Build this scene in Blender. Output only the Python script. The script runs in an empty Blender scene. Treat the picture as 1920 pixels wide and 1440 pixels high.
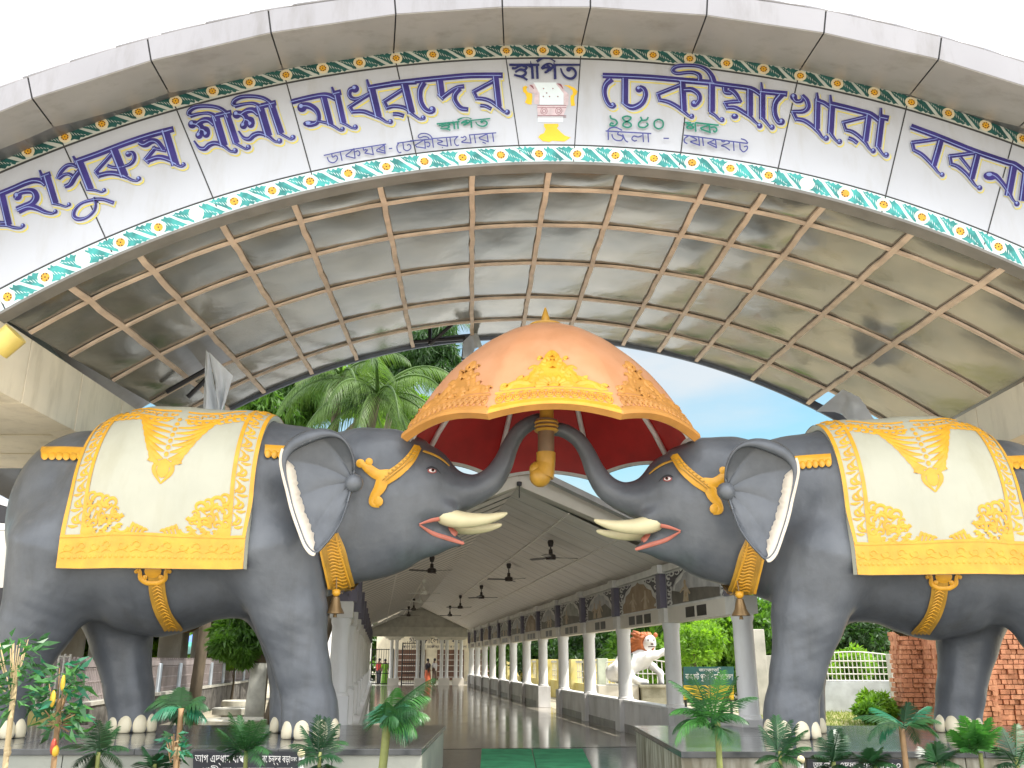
import bpy, bmesh, math, random
import numpy as np
from mathutils import Vector, Matrix, noise as mnoise
R = math.radians
rnd = random.Random(7)
sc = bpy.context.scene
COL = sc.collection

# ------------------------------------------------------------------ camera, sky, sun, exposure
F, PITCH, EYE = 1650.0, R(17.4), 1.6
CP, SP = math.cos(PITCH), math.sin(PITCH)
cam_d = bpy.data.cameras.new('camera')
cam = bpy.data.objects.new('camera', cam_d)
COL.objects.link(cam)
cam.location = (0, 0, EYE)
cam.rotation_euler = (R(90) + PITCH, 0, 0)
cam_d.sensor_width = 36
cam_d.lens = 36 * F / 1920
cam_d.clip_end = 2000
sc.camera = cam

SUN_EL, SUN_AZ = R(58), R(108)       # azimuth clockwise from +Y: high on the right, a little behind the camera
SKY_TINT = (.66, .88, .84)
w = bpy.data.worlds.new('World')
sc.world = w
w.use_nodes = True
nt = w.node_tree
bg = nt.nodes['Background']
sky = nt.nodes.new('ShaderNodeTexSky')
sky.sky_type = 'NISHITA'
sky.sun_disc = False
sky.sun_elevation = SUN_EL
sky.sun_rotation = SUN_AZ
sky.air_density = 1.3
sky.dust_density = 1.5
sky.ozone_density = 1.0
# procedural clouds mixed over the clear sky by direction; a clear blue gap lies low behind the gate
def N_(t, **k):
    n = nt.nodes.new(t)
    for a, v in k.items(): setattr(n, a, v)
    return n
def LK(a, b): nt.links.new(a, b)
tc = N_('ShaderNodeTexCoord'); mp = N_('ShaderNodeMapping'); nz = N_('ShaderNodeTexNoise'); rp = N_('ShaderNodeValToRGB')
mp.inputs['Scale'].default_value = (1.0, 1.0, 3.4); mp.inputs['Location'].default_value = (0.35, 0.1, 0.25)
nz.inputs['Scale'].default_value = 2.0; nz.inputs['Detail'].default_value = 8; nz.inputs['Roughness'].default_value = 0.5
rp.color_ramp.elements[0].position = 0.40; rp.color_ramp.elements[1].position = 0.64
LK(tc.outputs['Generated'], mp.inputs['Vector']); LK(mp.outputs['Vector'], nz.inputs['Vector']); LK(nz.outputs['Fac'], rp.inputs['Fac'])
sp = N_('ShaderNodeSeparateXYZ'); LK(tc.outputs['Generated'], sp.inputs['Vector'])
def ramp(v, lo, hi):
    n = N_('ShaderNodeMapRange'); n.interpolation_type = 'SMOOTHSTEP'; n.inputs['From Min'].default_value = lo; n.inputs['From Max'].default_value = hi
    LK(v, n.inputs['Value']); return n.outputs['Result']
def mul(a, b):
    n = N_('ShaderNodeMath', operation='MULTIPLY'); LK(a, n.inputs[0]); LK(b, n.inputs[1]); return n.outputs[0]
gap = mul(ramp(sp.outputs['Y'], .25, .6), ramp(sp.outputs['Z'], .62, .36))     # 1 inside the clear gap
def mix(f, a, b, bt='MIX'):
    n = N_('ShaderNodeMixRGB', blend_type=bt)
    for s_, v in ((n.inputs['Fac'], f), (n.inputs['Color1'], a), (n.inputs['Color2'], b)):
        if hasattr(v, 'is_linked') or hasattr(v, 'links'): LK(v, s_)
        elif isinstance(v, (int, float)): s_.default_value = v
        else: s_.default_value = (*v, 1)
    return n.outputs['Color']
cloud = mix(gap, (12.0, 12.2, 12.6), (3.6, 3.65, 3.7))
clear = mix(gap, sky.outputs['Color'], mix(1.0, sky.outputs['Color'], SKY_TINT, 'MULTIPLY'))
addc = N_('ShaderNodeMath', operation='ADD'); LK(rp.outputs['Color'], addc.inputs[0]); addc.inputs[1].default_value = .5
fm = N_('ShaderNodeMath', operation='MULTIPLY_ADD'); LK(gap, fm.inputs[0]); fm.inputs[1].default_value = -.70; LK(addc.outputs[0], fm.inputs[2]); fm.use_clamp = True
LK(mix(fm.outputs[0], clear, cloud), bg.inputs['Color'])
bg.inputs['Strength'].default_value = 0.13

sd = bpy.data.lights.new('sun', 'SUN')
sun = bpy.data.objects.new('sun', sd)
COL.objects.link(sun)
sd.energy = 3.6
sd.angle = R(0.6)
sd.color = (1.0, 0.95, 0.87)
sdir = Vector((math.sin(SUN_AZ) * math.cos(SUN_EL), math.cos(SUN_AZ) * math.cos(SUN_EL), math.sin(SUN_EL)))
sun.rotation_euler = sdir.to_track_quat('Z', 'Y').to_euler()
sun.location = sdir * 60

sc.view_settings.view_transform = 'Standard'
sc.view_settings.look = 'None'
sc.view_settings.exposure = 0.92
sc.view_settings.gamma = 1
sc.render.engine = 'CYCLES'
sc.cycles.use_denoising = True
sc.cycles.max_bounces = 7
sc.cycles.diffuse_bounces = 4
sc.cycles.glossy_bounces = 3
sc.cycles.transmission_bounces = 3
sc.cycles.sample_clamp_indirect = 6

# ------------------------------------------------------------------ helpers
def U(u, v, y):
    X = (u - 960) / F; Y = (720 - v) / F
    k = y / (CP - Y * SP)
    return Vector((X * k, y, EYE + (SP + Y * CP) * k))
def UZ(u, v, z):
    X = (u - 960) / F; Y = (720 - v) / F
    k = (z - EYE) / (SP + Y * CP)
    return Vector((X * k, (CP - Y * SP) * k, z))
def pxs(P):                       # metres per photo pixel at a world point
    return (P[1] * CP + (P[2] - EYE) * SP) / F

MATS = {}
def mat(name, col, rough=0.55, metal=0.0, var=0.12, vs=3.0, bump=0.0, bs=25.0, coat=0.0, col2=None, stretch=None,
        trans=0.0, detail=5.0, ramp=(0.35, 0.65), spec=0.5, rvar=0.0, stain=0.0):
    if name in MATS: return MATS[name]
    m = bpy.data.materials.new(name); m.use_nodes = True
    t = m.node_tree; b = t.nodes['Principled BSDF']
    b.inputs['Roughness'].default_value = rough
    b.inputs['Metallic'].default_value = metal
    b.inputs['Coat Weight'].default_value = coat
    b.inputs['Specular IOR Level'].default_value = spec
    co = t.nodes.new('ShaderNodeTexCoord'); mpn = t.nodes.new('ShaderNodeMapping')
    if stretch: mpn.inputs['Scale'].default_value = stretch
    t.links.new(co.outputs['Object'], mpn.inputs['Vector'])
    n = t.nodes.new('ShaderNodeTexNoise'); n.inputs['Scale'].default_value = vs; n.inputs['Detail'].default_value = detail
    t.links.new(mpn.outputs['Vector'], n.inputs['Vector'])
    r = t.nodes.new('ShaderNodeValToRGB')
    r.color_ramp.elements[0].position, r.color_ramp.elements[1].position = ramp
    c2 = col2 or tuple(min(1, c * (1 + var)) for c in col)
    c1 = col if col2 else tuple(c * (1 - var) for c in col)
    r.color_ramp.elements[0].color = (*c1, 1); r.color_ramp.elements[1].color = (*c2, 1)
    t.links.new(n.outputs['Fac'], r.inputs['Fac']); t.links.new(r.outputs['Color'], b.inputs['Base Color'])
    if stain:                      # vertical drips and blotches of old dirt
        ms_ = t.nodes.new('ShaderNodeMapping'); ms_.inputs['Scale'].default_value = (1, 1, .22); t.links.new(co.outputs['Object'], ms_.inputs['Vector'])
        ns = t.nodes.new('ShaderNodeTexNoise'); ns.inputs['Scale'].default_value = 2.6; ns.inputs['Detail'].default_value = 9; ns.inputs['Roughness'].default_value = .65
        t.links.new(ms_.outputs['Vector'], ns.inputs['Vector'])
        rs_ = t.nodes.new('ShaderNodeValToRGB'); rs_.color_ramp.elements[0].position = .5; rs_.color_ramp.elements[1].position = .78
        k = 1 - stain; rs_.color_ramp.elements[0].color = (1, 1, 1, 1); rs_.color_ramp.elements[1].color = (k, k * .97, k * .9, 1)
        t.links.new(ns.outputs['Fac'], rs_.inputs['Fac'])
        mm = t.nodes.new('ShaderNodeMixRGB'); mm.blend_type = 'MULTIPLY'; mm.inputs['Fac'].default_value = 1
        t.links.new(r.outputs['Color'], mm.inputs['Color1']); t.links.new(rs_.outputs['Color'], mm.inputs['Color2']); t.links.new(mm.outputs['Color'], b.inputs['Base Color'])
    if rvar:
        mr = t.nodes.new('ShaderNodeMapRange'); mr.inputs['To Min'].default_value = max(0.02, rough - rvar); mr.inputs['To Max'].default_value = rough + rvar
        n3 = t.nodes.new('ShaderNodeTexNoise'); n3.inputs['Scale'].default_value = vs * 2.3
        t.links.new(mpn.outputs['Vector'], n3.inputs['Vector']); t.links.new(n3.outputs['Fac'], mr.inputs['Value'])
        t.links.new(mr.outputs['Result'], b.inputs['Roughness'])
    if bump:
        n2 = t.nodes.new('ShaderNodeTexNoise'); n2.inputs['Scale'].default_value = bs; n2.inputs['Detail'].default_value = 6
        t.links.new(mpn.outputs['Vector'], n2.inputs['Vector'])
        bp = t.nodes.new('ShaderNodeBump'); bp.inputs['Strength'].default_value = bump; bp.inputs['Distance'].default_value = 0.03
        t.links.new(n2.outputs['Fac'], bp.inputs['Height']); t.links.new(bp.outputs['Normal'], b.inputs['Normal'])
    if trans:
        tr = t.nodes.new('ShaderNodeBsdfTranslucent'); ms = t.nodes.new('ShaderNodeMixShader'); ms.inputs['Fac'].default_value = trans
        mc = t.nodes.new('ShaderNodeMixRGB'); mc.blend_type = 'MULTIPLY'; mc.inputs['Fac'].default_value = 1; mc.inputs['Color2'].default_value = (1.6, 1.7, 0.7, 1)
        t.links.new(r.outputs['Color'], mc.inputs['Color1']); t.links.new(mc.outputs['Color'], tr.inputs['Color'])
        t.links.new(b.outputs['BSDF'], ms.inputs[1]); t.links.new(tr.outputs['BSDF'], ms.inputs[2])
        t.links.new(ms.outputs['Shader'], t.nodes['Material Output'].inputs['Surface'])
    MATS[name] = m
    return m

def tag(o, label=None, cat=None, group=None, kind=None):
    if label: o['label'] = label
    if cat: o['category'] = cat
    if group: o['group'] = group
    if kind: o['kind'] = kind
    return o
def thing(name, label, cat, loc=(0, 0, 0), group=None, kind=None):
    o = bpy.data.objects.new(name, None); o.location = loc; o.empty_display_size = 0.2
    COL.objects.link(o)
    return tag(o, label, cat, group, kind)
def wloc(o):
    v = Vector((0, 0, 0))
    while o is not None:
        v += o.location; o = o.parent
    return v
def copy_tree(o, parent=None):
    c = o.copy(); COL.objects.link(c)
    if parent: c.parent = parent
    for ch in list(o.children): copy_tree(ch, c)
    return c

def frame_of(d):
    d = Vector(d).normalized()
    a = Vector((0, 0, 1)) if abs(d.z) < 0.9 else Vector((1, 0, 0))
    x = d.cross(a).normalized(); return x, x.cross(d).normalized()

def cr(pts, n=6, closed=False):
    """Catmull-Rom samples through tuples"""
    P = [np.array(p, float) for p in pts]
    if len(P) < 3 and not closed: 
        return [P[0] + (P[-1] - P[0]) * k / n for k in range(n + 1)]
    if closed: Q = [P[-1]] + P + P[:2]
    else: Q = [2 * P[0] - P[1]] + P + [2 * P[-1] - P[-2]]
    out = []
    for i in range(1, len(Q) - 2):
        a, b, c, d = Q[i - 1:i + 3]
        for k in range(n):
            t = k / n
            out.append(0.5 * (2 * b + (c - a) * t + (2 * a - 5 * b + 4 * c - d) * t * t + (3 * b - a - 3 * c + d) * t ** 3))
    if not closed: out.append(P[-1])
    return out

class MB:
    def __init__(s): s.v = []; s.f = []; s.smooth = False
    def add(s, vs, fs):
        n = len(s.v); s.v.extend([tuple(p) for p in vs]); s.f.extend([tuple(i + n for i in f) for f in fs]); return s
    def box(s, lo, hi, rot=None, at=None):
        x0, y0, z0 = lo; x1, y1, z1 = hi
        vs = [Vector(p) for p in ((x0, y0, z0), (x1, y0, z0), (x1, y1, z0), (x0, y1, z0), (x0, y0, z1), (x1, y0, z1), (x1, y1, z1), (x0, y1, z1))]
        if rot is not None: vs = [rot @ p for p in vs]
        if at is not None: vs = [p + Vector(at) for p in vs]
        return s.add(vs, [(0, 3, 2, 1), (4, 5, 6, 7), (0, 1, 5, 4), (1, 2, 6, 5), (2, 3, 7, 6), (3, 0, 4, 7)])
    def hexa(s, b, t):           # eight free corners: bottom loop, top loop
        return s.add(list(b) + list(t), [(0, 3, 2, 1), (4, 5, 6, 7), (0, 1, 5, 4), (1, 2, 6, 5), (2, 3, 7, 6), (3, 0, 4, 7)])
    def quad(s, a, b, c, d): return s.add([a, b, c, d], [(0, 1, 2, 3)])
    def poly(s, pts): return s.add(pts, [tuple(range(len(pts)))])
    def tube(s, pts, rad, n=8, cap=True, flat=1.0):
        pts = [Vector(p) for p in pts]; m = len(pts)
        if not hasattr(rad, '__len__'): rad = [rad] * m
        base = len(s.v); ref = None
        for i, p in enumerate(pts):
            d = (pts[min(i + 1, m - 1)] - pts[max(i - 1, 0)])
            if d.length < 1e-9: d = Vector((0, 0, 1))
            d.normalize()
            if ref is None: x, y = frame_of(d)
            else:
                x = (ref - d * ref.dot(d))
                x = x.normalized() if x.length > 1e-6 else frame_of(d)[0]
                y = d.cross(x) * -1
            ref = x
            for k in range(n):
                a = 2 * math.pi * k / n
                s.v.append(tuple(p + x * (rad[i] * math.cos(a)) + y * (rad[i] * flat * math.sin(a))))
        for i in range(m - 1):
            for k in range(n):
                a = base + i * n + k; b = base + i * n + (k + 1) % n
                s.f.append((a, b, b + n, a + n))
        if cap:
            s.f.append(tuple(base + k for k in range(n))[::-1]); s.f.append(tuple(base + (m - 1) * n + k for k in range(n)))
        return s
    def lathe(s, prof, c=(0, 0, 0), n=20, sx=1, sy=1, axis='z'):
        base = len(s.v); c = Vector(c)
        for r, z in prof:
            for k in range(n):
                a = 2 * math.pi * k / n
                s.v.append(tuple(c + Vector((r * math.cos(a) * sx, r * math.sin(a) * sy, z))))
        for i in range(len(prof) - 1):
            for k in range(n):
                a = base + i * n + k; b = base + i * n + (k + 1) % n
                s.f.append((a, b, b + n, a + n))
        s.f.append(tuple(base + k for k in range(n))[::-1]); s.f.append(tuple(base + (len(prof) - 1) * n + k for k in range(n)))
        return s
    def ball(s, c, r, n=12, m=8, rot=None):
        r = Vector((r, r, r)) if not hasattr(r, '__len__') else Vector(r); c = Vector(c)
        vs = []
        for i in range(1, m):
            t = math.pi * i / m
            for k in range(n):
                a = 2 * math.pi * k / n
                vs.append(Vector((r.x * math.sin(t) * math.cos(a), r.y * math.sin(t) * math.sin(a), r.z * math.cos(t))))
        vs.append(Vector((0, 0, r.z))); vs.append(Vector((0, 0, -r.z)))
        if rot is not None: vs = [rot @ p for p in vs]
        vs = [p + c for p in vs]
        fs = []
        for i in range(m - 2):
            for k in range(n):
                fs.append((i * n + k, (i + 1) * n + k, (i + 1) * n + (k + 1) % n, i * n + (k + 1) % n))
        T, B = len(vs) - 2, len(vs) - 1
        for k in range(n):
            fs.append((T, k, (k + 1) % n)); fs.append((B, (m - 2) * n + (k + 1) % n, (m - 2) * n + k))
        return s.add(vs, fs)
    def ribbon(s, pts, w, mapf, off=0.0, smooth=True, ridge=0.0, n=6, shift=(0, 0), grow=0.0, wscale=1.0):
        """flat (or ridged) stroke through 2-D points, laid on a surface by mapf(u, v, off)"""
        P = [(p[0] + shift[0], p[1] + shift[1]) for p in pts]
        Q = cr(P, n) if smooth else [np.array(p, float) for p in P]
        m = len(Q)
        if not hasattr(w, '__len__'): w = [w] * 2
        wq = np.interp(np.linspace(0, 1, m), np.linspace(0, 1, len(w)), w) * wscale + grow
        base = len(s.v); cols = 3 if ridge else 2
        for i in range(m):
            d = Q[min(i + 1, m - 1)] - Q[max(i - 1, 0)]
            L = math.hypot(d[0], d[1]) or 1
            nx, ny = -d[1] / L, d[0] / L
            h = wq[i] / 2
            k = 1.0
            if not smooth and 0 < i < m - 1:
                a = Q[i] - Q[i - 1]; la = math.hypot(*a) or 1
                k = 1 / max(0.5, abs((-a[1] * nx + a[0] * ny) / la))
            h *= k
            if ridge:
                s.v.append(tuple(mapf(Q[i][0] + nx * h, Q[i][1] + ny * h, off)))
                s.v.append(tuple(mapf(Q[i][0], Q[i][1], off + ridge * min(1, max(.25, wq[i] / max(w))))))
                s.v.append(tuple(mapf(Q[i][0] - nx * h, Q[i][1] - ny * h, off)))
            else:
                s.v.append(tuple(mapf(Q[i][0] + nx * h, Q[i][1] + ny * h, off)))
                s.v.append(tuple(mapf(Q[i][0] - nx * h, Q[i][1] - ny * h, off)))
        for i in range(m - 1):
            for c in range(cols - 1):
                a = base + i * cols + c
                s.f.append((a, a + 1, a + cols + 1, a + cols))
        return s
    def disc(s, c, r, mapf, off=0.0, n=16, ry=None, dome=0.0, rot=0.0):
        ry = ry or r; base = len(s.v); cr_, sr_ = math.cos(rot), math.sin(rot)
        s.v.append(tuple(mapf(c[0], c[1], off + dome)))
        for k in range(n):
            a = 2 * math.pi * k / n; x, y = r * math.cos(a), ry * math.sin(a)
            s.v.append(tuple(mapf(c[0] + x * cr_ - y * sr_, c[1] + x * sr_ + y * cr_, off)))
        for k in range(n): s.f.append((base, base + 1 + k, base + 1 + (k + 1) % n))
        return s
    def build(s, name, m, parent=None, smooth=None, bevel=0.0, solid=0.0, soff=-1.0, recalc=False, angle=None):
        o_ = wloc(parent) if parent else Vector((0, 0, 0))
        me = bpy.data.meshes.new(name)
        me.from_pydata([(p[0] - o_.x, p[1] - o_.y, p[2] - o_.z) for p in s.v], [], s.f)
        me.validate(); me.update()
        if recalc:
            bm = bmesh.new(); bm.from_mesh(me); bmesh.ops.recalc_face_normals(bm, faces=bm.faces); bm.to_mesh(me); bm.free()
        if isinstance(m, (list, tuple)):
            for x in m: me.materials.append(x)
        else: me.materials.append(m)
        ob = bpy.data.objects.new(name, me); COL.objects.link(ob)
        if parent: ob.parent = parent
        if (s.smooth if smooth is None else smooth):
            me.polygons.foreach_set('use_smooth', [True] * len(me.polygons))
            if angle: me.set_sharp_from_angle(angle=R(angle))
        if bevel:
            bv = ob.modifiers.new('bevel', 'BEVEL'); bv.width = bevel; bv.segments = 2; bv.limit_method = 'ANGLE'
        if solid:
            so = ob.modifiers.new('solid', 'SOLIDIFY'); so.thickness = solid; so.offset = soff
        return ob

def text_mesh(body, res=2):
    """flat mesh of a line of writing in the built-in font: verts (x, y) with x from 0, faces"""
    c = bpy.data.curves.new('writing', 'FONT'); c.body = body; c.resolution_u = res
    o = bpy.data.objects.new('writing', c); COL.objects.link(o)
    dg = bpy.context.evaluated_depsgraph_get(); me = o.evaluated_get(dg).to_mesh()
    vs = [(v.co.x, v.co.y) for v in me.vertices]; fs = [tuple(p.vertices) for p in me.polygons]
    o.evaluated_get(dg).to_mesh_clear()
    bpy.data.objects.remove(o); bpy.data.curves.remove(c)
    x0 = min(v[0] for v in vs); x1 = max(v[0] for v in vs)
    return [((x - x0) / (x1 - x0), y) for x, y in vs], fs
def write(mb, body, a, b, height, mapf, off=0.0, res=2):
    """lay writing along the headline a->b (surface coordinates, y down); the letters hang below it by height"""
    vs, fs = text_mesh(body, res)
    a = np.array(a, float); b = np.array(b, float); d = b - a; L = np.hypot(*d); e = d / L; n_ = np.array([-e[1], e[0]])
    mb.add([mapf(*(a + d * x + n_ * (0.62 - y) / 0.62 * height), off) for x, y in vs], fs)

# ------------------------------------------------------------------ common materials
M_white = mat('white_paint', (0.78, 0.77, 0.74), 0.45, var=0.05, vs=1.5, bump=0.05, stain=.15)
M_cream = mat('cream_paint', (0.66, 0.62, 0.52), 0.55, var=0.08, vs=1.2, bump=0.05)
M_black = mat('black_line', (0.02, 0.02, 0.022), 0.5)
M_gold = mat('gold_paint', (0.74, 0.38, 0.035), 0.38, var=0.12, vs=4, bump=0.12, bs=14)
M_gold_dark = mat('dark_gold_paint', (0.50, 0.27, 0.035), 0.4, var=0.15, vs=4, bump=0.1, bs=14)  # darker gold tone; on the belly strap it stands in for shade
M_darkmetal = mat('dark_metal', (0.03, 0.028, 0.03), 0.4, metal=0.3)
# ------------------------------------------------------------------ gateway: hood, sign board, vaulted ceiling
YS = 11.2                                     # plane of the sign
YH = 9.8                                      # front of the hood
def zc(x, c, r): return c[1] + math.sqrt(max(0.01, r * r - (x - c[0]) ** 2))
CB, RB = (0.606, -5.054), 13.531              # lower edge of the sign
CT, RT = (0.421, -6.563), 17.079              # upper edge of the sign
CH, RH = (0.462, -6.187), 16.20               # lower edge of the hood fascia
gate = thing('gateway', 'wide arched gateway with a lettered white sign and a silver vaulted ceiling above the elephants', 'gateway', (0.6, YS, 0))

seam_top = [-320, -105, 108, 320, 530, 738, 945, 1090, 1298, 1500, 1705, 1905, 2110, 2330]
seam_bot = [-200, 10, 213, 413, 592, 787, 978, 1075, 1273, 1452, 1653, 1843, 2020, 2230]
seam_hood = [-420, -175, 60, 283, 508, 742, 942, 1107, 1325, 1545, 1760, 1978, 2200, 2450]
def px_on(c, r, px, y):                       # point of a circle in the plane y seen in pixel column px
    x = (px - 960) / F * y
    for _ in range(12):
        z = zc(x, c, r)
        dep = y * CP + (z - EYE) * SP
        x = (px - 960) / F * dep
    return x
XT = [px_on(CT, RT, p, YS) for p in seam_top]
XB = [px_on(CB, RB, p, YS) for p in seam_bot]
XH = [px_on(CH, RH, p, YH) for p in seam_hood]
NS = len(XT)
def SG(a, t, off=0.0):                        # sign surface: a = seam index, t = 0 bottom .. 1 top
    xb = np.interp(a, range(NS), XB); xt = np.interp(a, range(NS), XT)
    zb, zt = zc(xb, CB, RB), zc(xt, CT, RT)
    return Vector((xb + (xt - xb) * t, YS - off, zb + (zt - zb) * t))
def SP_(u, v, off=0.0):                       # photo pixel -> point of the sign plane
    p = U(u, v, YS); p.y -= off; return p

M_acp = mat('sign_panel_white', (0.50, 0.515, 0.55), 0.3, var=0.03, vs=0.8, stain=.13)
M_hood = mat('hood_panel', (0.275, 0.268, 0.28), 0.33, var=0.05, vs=0.8, stain=.3)
M_soff = mat('hood_soffit', (0.36, 0.34, 0.31), 0.4, var=0.08, vs=0.9, stain=.3)
M_seam = mat('panel_gap', (0.05, 0.05, 0.05), 0.8)

mb = MB()
for i in range((NS - 1) * 4):
    a0, a1 = i / 4, (i + 1) / 4
    mb.quad(SG(a0, 0), SG(a1, 0), SG(a1, 1), SG(a0, 1))
board = mb.build('sign_board', M_acp, gate)

# seams and border lines of the board
mb = MB()
BT0, BT1 = 0.138, 0.875                        # border bands
for k in range(NS):
    mb.add([SG(k - 0.006, 0, .004), SG(k + 0.006, 0, .004), SG(k + 0.006, 1, .004), SG(k - 0.006, 1, .004)], [(0, 1, 2, 3)]) if 0 < k < NS - 1 else None
for t, wd in ((BT0, .006), (BT1, .008)):
    for i in range((NS - 1) * 6):
        a0, a1 = i / 6, (i + 1) / 6
        mb.quad(SG(a0, t - wd, .0035), SG(a1, t - wd, .0035), SG(a1, t + wd, .0035), SG(a0, t + wd, .0035))
mb.build('panel_seams', M_seam, board)

# floral border bands
M_leafd = mat('painted_leaf_dark', (0.018, 0.095, 0.085), 0.5, var=0.25, vs=6)
M_leaft = mat('painted_leaf_teal', (0.045, 0.31, 0.29), 0.5, var=0.4, vs=5)
M_bandb = mat('band_ground_pale', (0.55, 0.56, 0.50), 0.5, var=0.1, vs=3)
M_bandt = mat('band_ground_mint', (0.66, 0.78, 0.76), 0.5, var=0.08, vs=3)
M_petal = mat('painted_petal', (0.72, 0.62, 0.42), 0.5, var=0.1)
M_petalw = mat('painted_petal_white', (0.80, 0.78, 0.66), 0.5, var=0.1)
M_yel = mat('painted_yellow', (0.75, 0.38, 0.03), 0.5, var=0.15)
M_brown = mat('painted_brown', (0.06, 0.02, 0.01), 0.6)
def lens_table(t):
    aa = np.linspace(0, NS - 1, 400); P = [SG(a, t) for a in aa]
    L = np.concatenate([[0], np.cumsum([(P[i + 1] - P[i]).length for i in range(len(P) - 1)])])
    return aa, L
def band(name, t0, t1, mg, ml, mpet):
    tm = (t0 + t1) / 2; aa, L = lens_table(tm)
    hgt = (SG(6, t1) - SG(6, t0)).length
    def mp_(s, q, off=0.0): return SG(float(np.interp(s, L, aa)), tm + (t1 - t0) / 2 * q / (hgt / 2), off)
    g = MB()
    for i in range((NS - 1) * 6):
        a0, a1 = i / 6, (i + 1) / 6
        g.quad(SG(a0, t0, .0025), SG(a1, t0, .0025), SG(a1, t1, .0025), SG(a0, t1, .0025))
    bo = g.build('border_band', mg, board)
    h = hgt / 2; P = 0.555; lf = MB(); st = MB(); pe = MB(); ye = MB(); dt = MB()
    s0 = float(np.interp(1.0, aa, L)) + 0.1; n = int((float(np.interp(NS - 2, aa, L)) - s0) / P)
    for i in range(n):
        s = s0 + i * P
        sx = lambda x: s + x * P
        # two scalloped leaf masses either side of a slanting pale stem
        A = [(.09, -.75), (.11, .1), (.13, .80), (.20, .62), (.24, .90), (.29, .66), (.36, .60), (.46, .22), (.58, -.24), (.72, -.86), (.62, -.76), (.56, -.92), (.49, -.70), (.43, -.94), (.36, -.70), (.30, -.95), (.2, -.74)]
        B = [(.91, .75), (.89, -.1), (.87, -.85), (.80, -.66), (.76, -.50), (.65, -.10), (.54, .28), (.40, .88), (.47, .74), (.53, .94), (.59, .70), (.65, .95), (.71, .70), (.77, .94), (.84, .74)]
        jit = lambda p, k: (p[0] + rnd.uniform(-.012, .012), p[1] + rnd.uniform(-.07, .07))
        for k, poly in enumerate((A, B)):
            lf.poly([mp_(sx(x), y * h, .005 + k * .0004) for x, y in (jit(q, 0) for q in poly)])
        st.ribbon([(sx(.33), .78 * h), (sx(.52), .0 * h), (sx(.74), -.86 * h)], [.012, .02, .028], mp_, .0065)
        for j in range(5):
            x = .18 + j * .07; st.ribbon([(sx(x), (.35 - .22 * j) * h), (sx(x + .05), (-.25 - .1 * j) * h)], [.004, .012, .003], mp_, .0068 + j * 1e-4, n=3)
            x = .82 - j * .07; st.ribbon([(sx(x), (-.35 + .22 * j) * h), (sx(x - .05), (.25 + .1 * j) * h)], [.004, .012, .003], mp_, .0074 + j * 1e-4, n=3)
        pe.disc((s, 0), h * .78, mp_, .0085, 14, dome=.004)
        wear = rnd.random()
        if not (mpet is M_petalw and wear < .07):
            ye.disc((s, -.02 * h), h * .46, mp_, .0135, 12)
            for k in range(9):
                if mpet is M_petalw and rnd.random() < .3: continue
                a = k * math.pi / 4
                rr = 0 if k == 8 else .36
                dt.disc((s + rr * h * math.cos(a), -.02 * h + rr * h * math.sin(a)), h * .085, mp_, .015, 7)
    lf.build('leaf_pattern', ml, board); st.build('stem_pattern', mg, board)
    pe.build('petal_pattern', mpet, board); ye.build('flower_pattern', M_yel, board); dt.build('dot_pattern', M_brown, board)
band('upper', BT1 + .008, 1.0, M_bandb, M_leafd, M_petal)
band('lower', 0.0, BT0 - .006, M_bandt, M_leaft, M_petalw)

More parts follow.
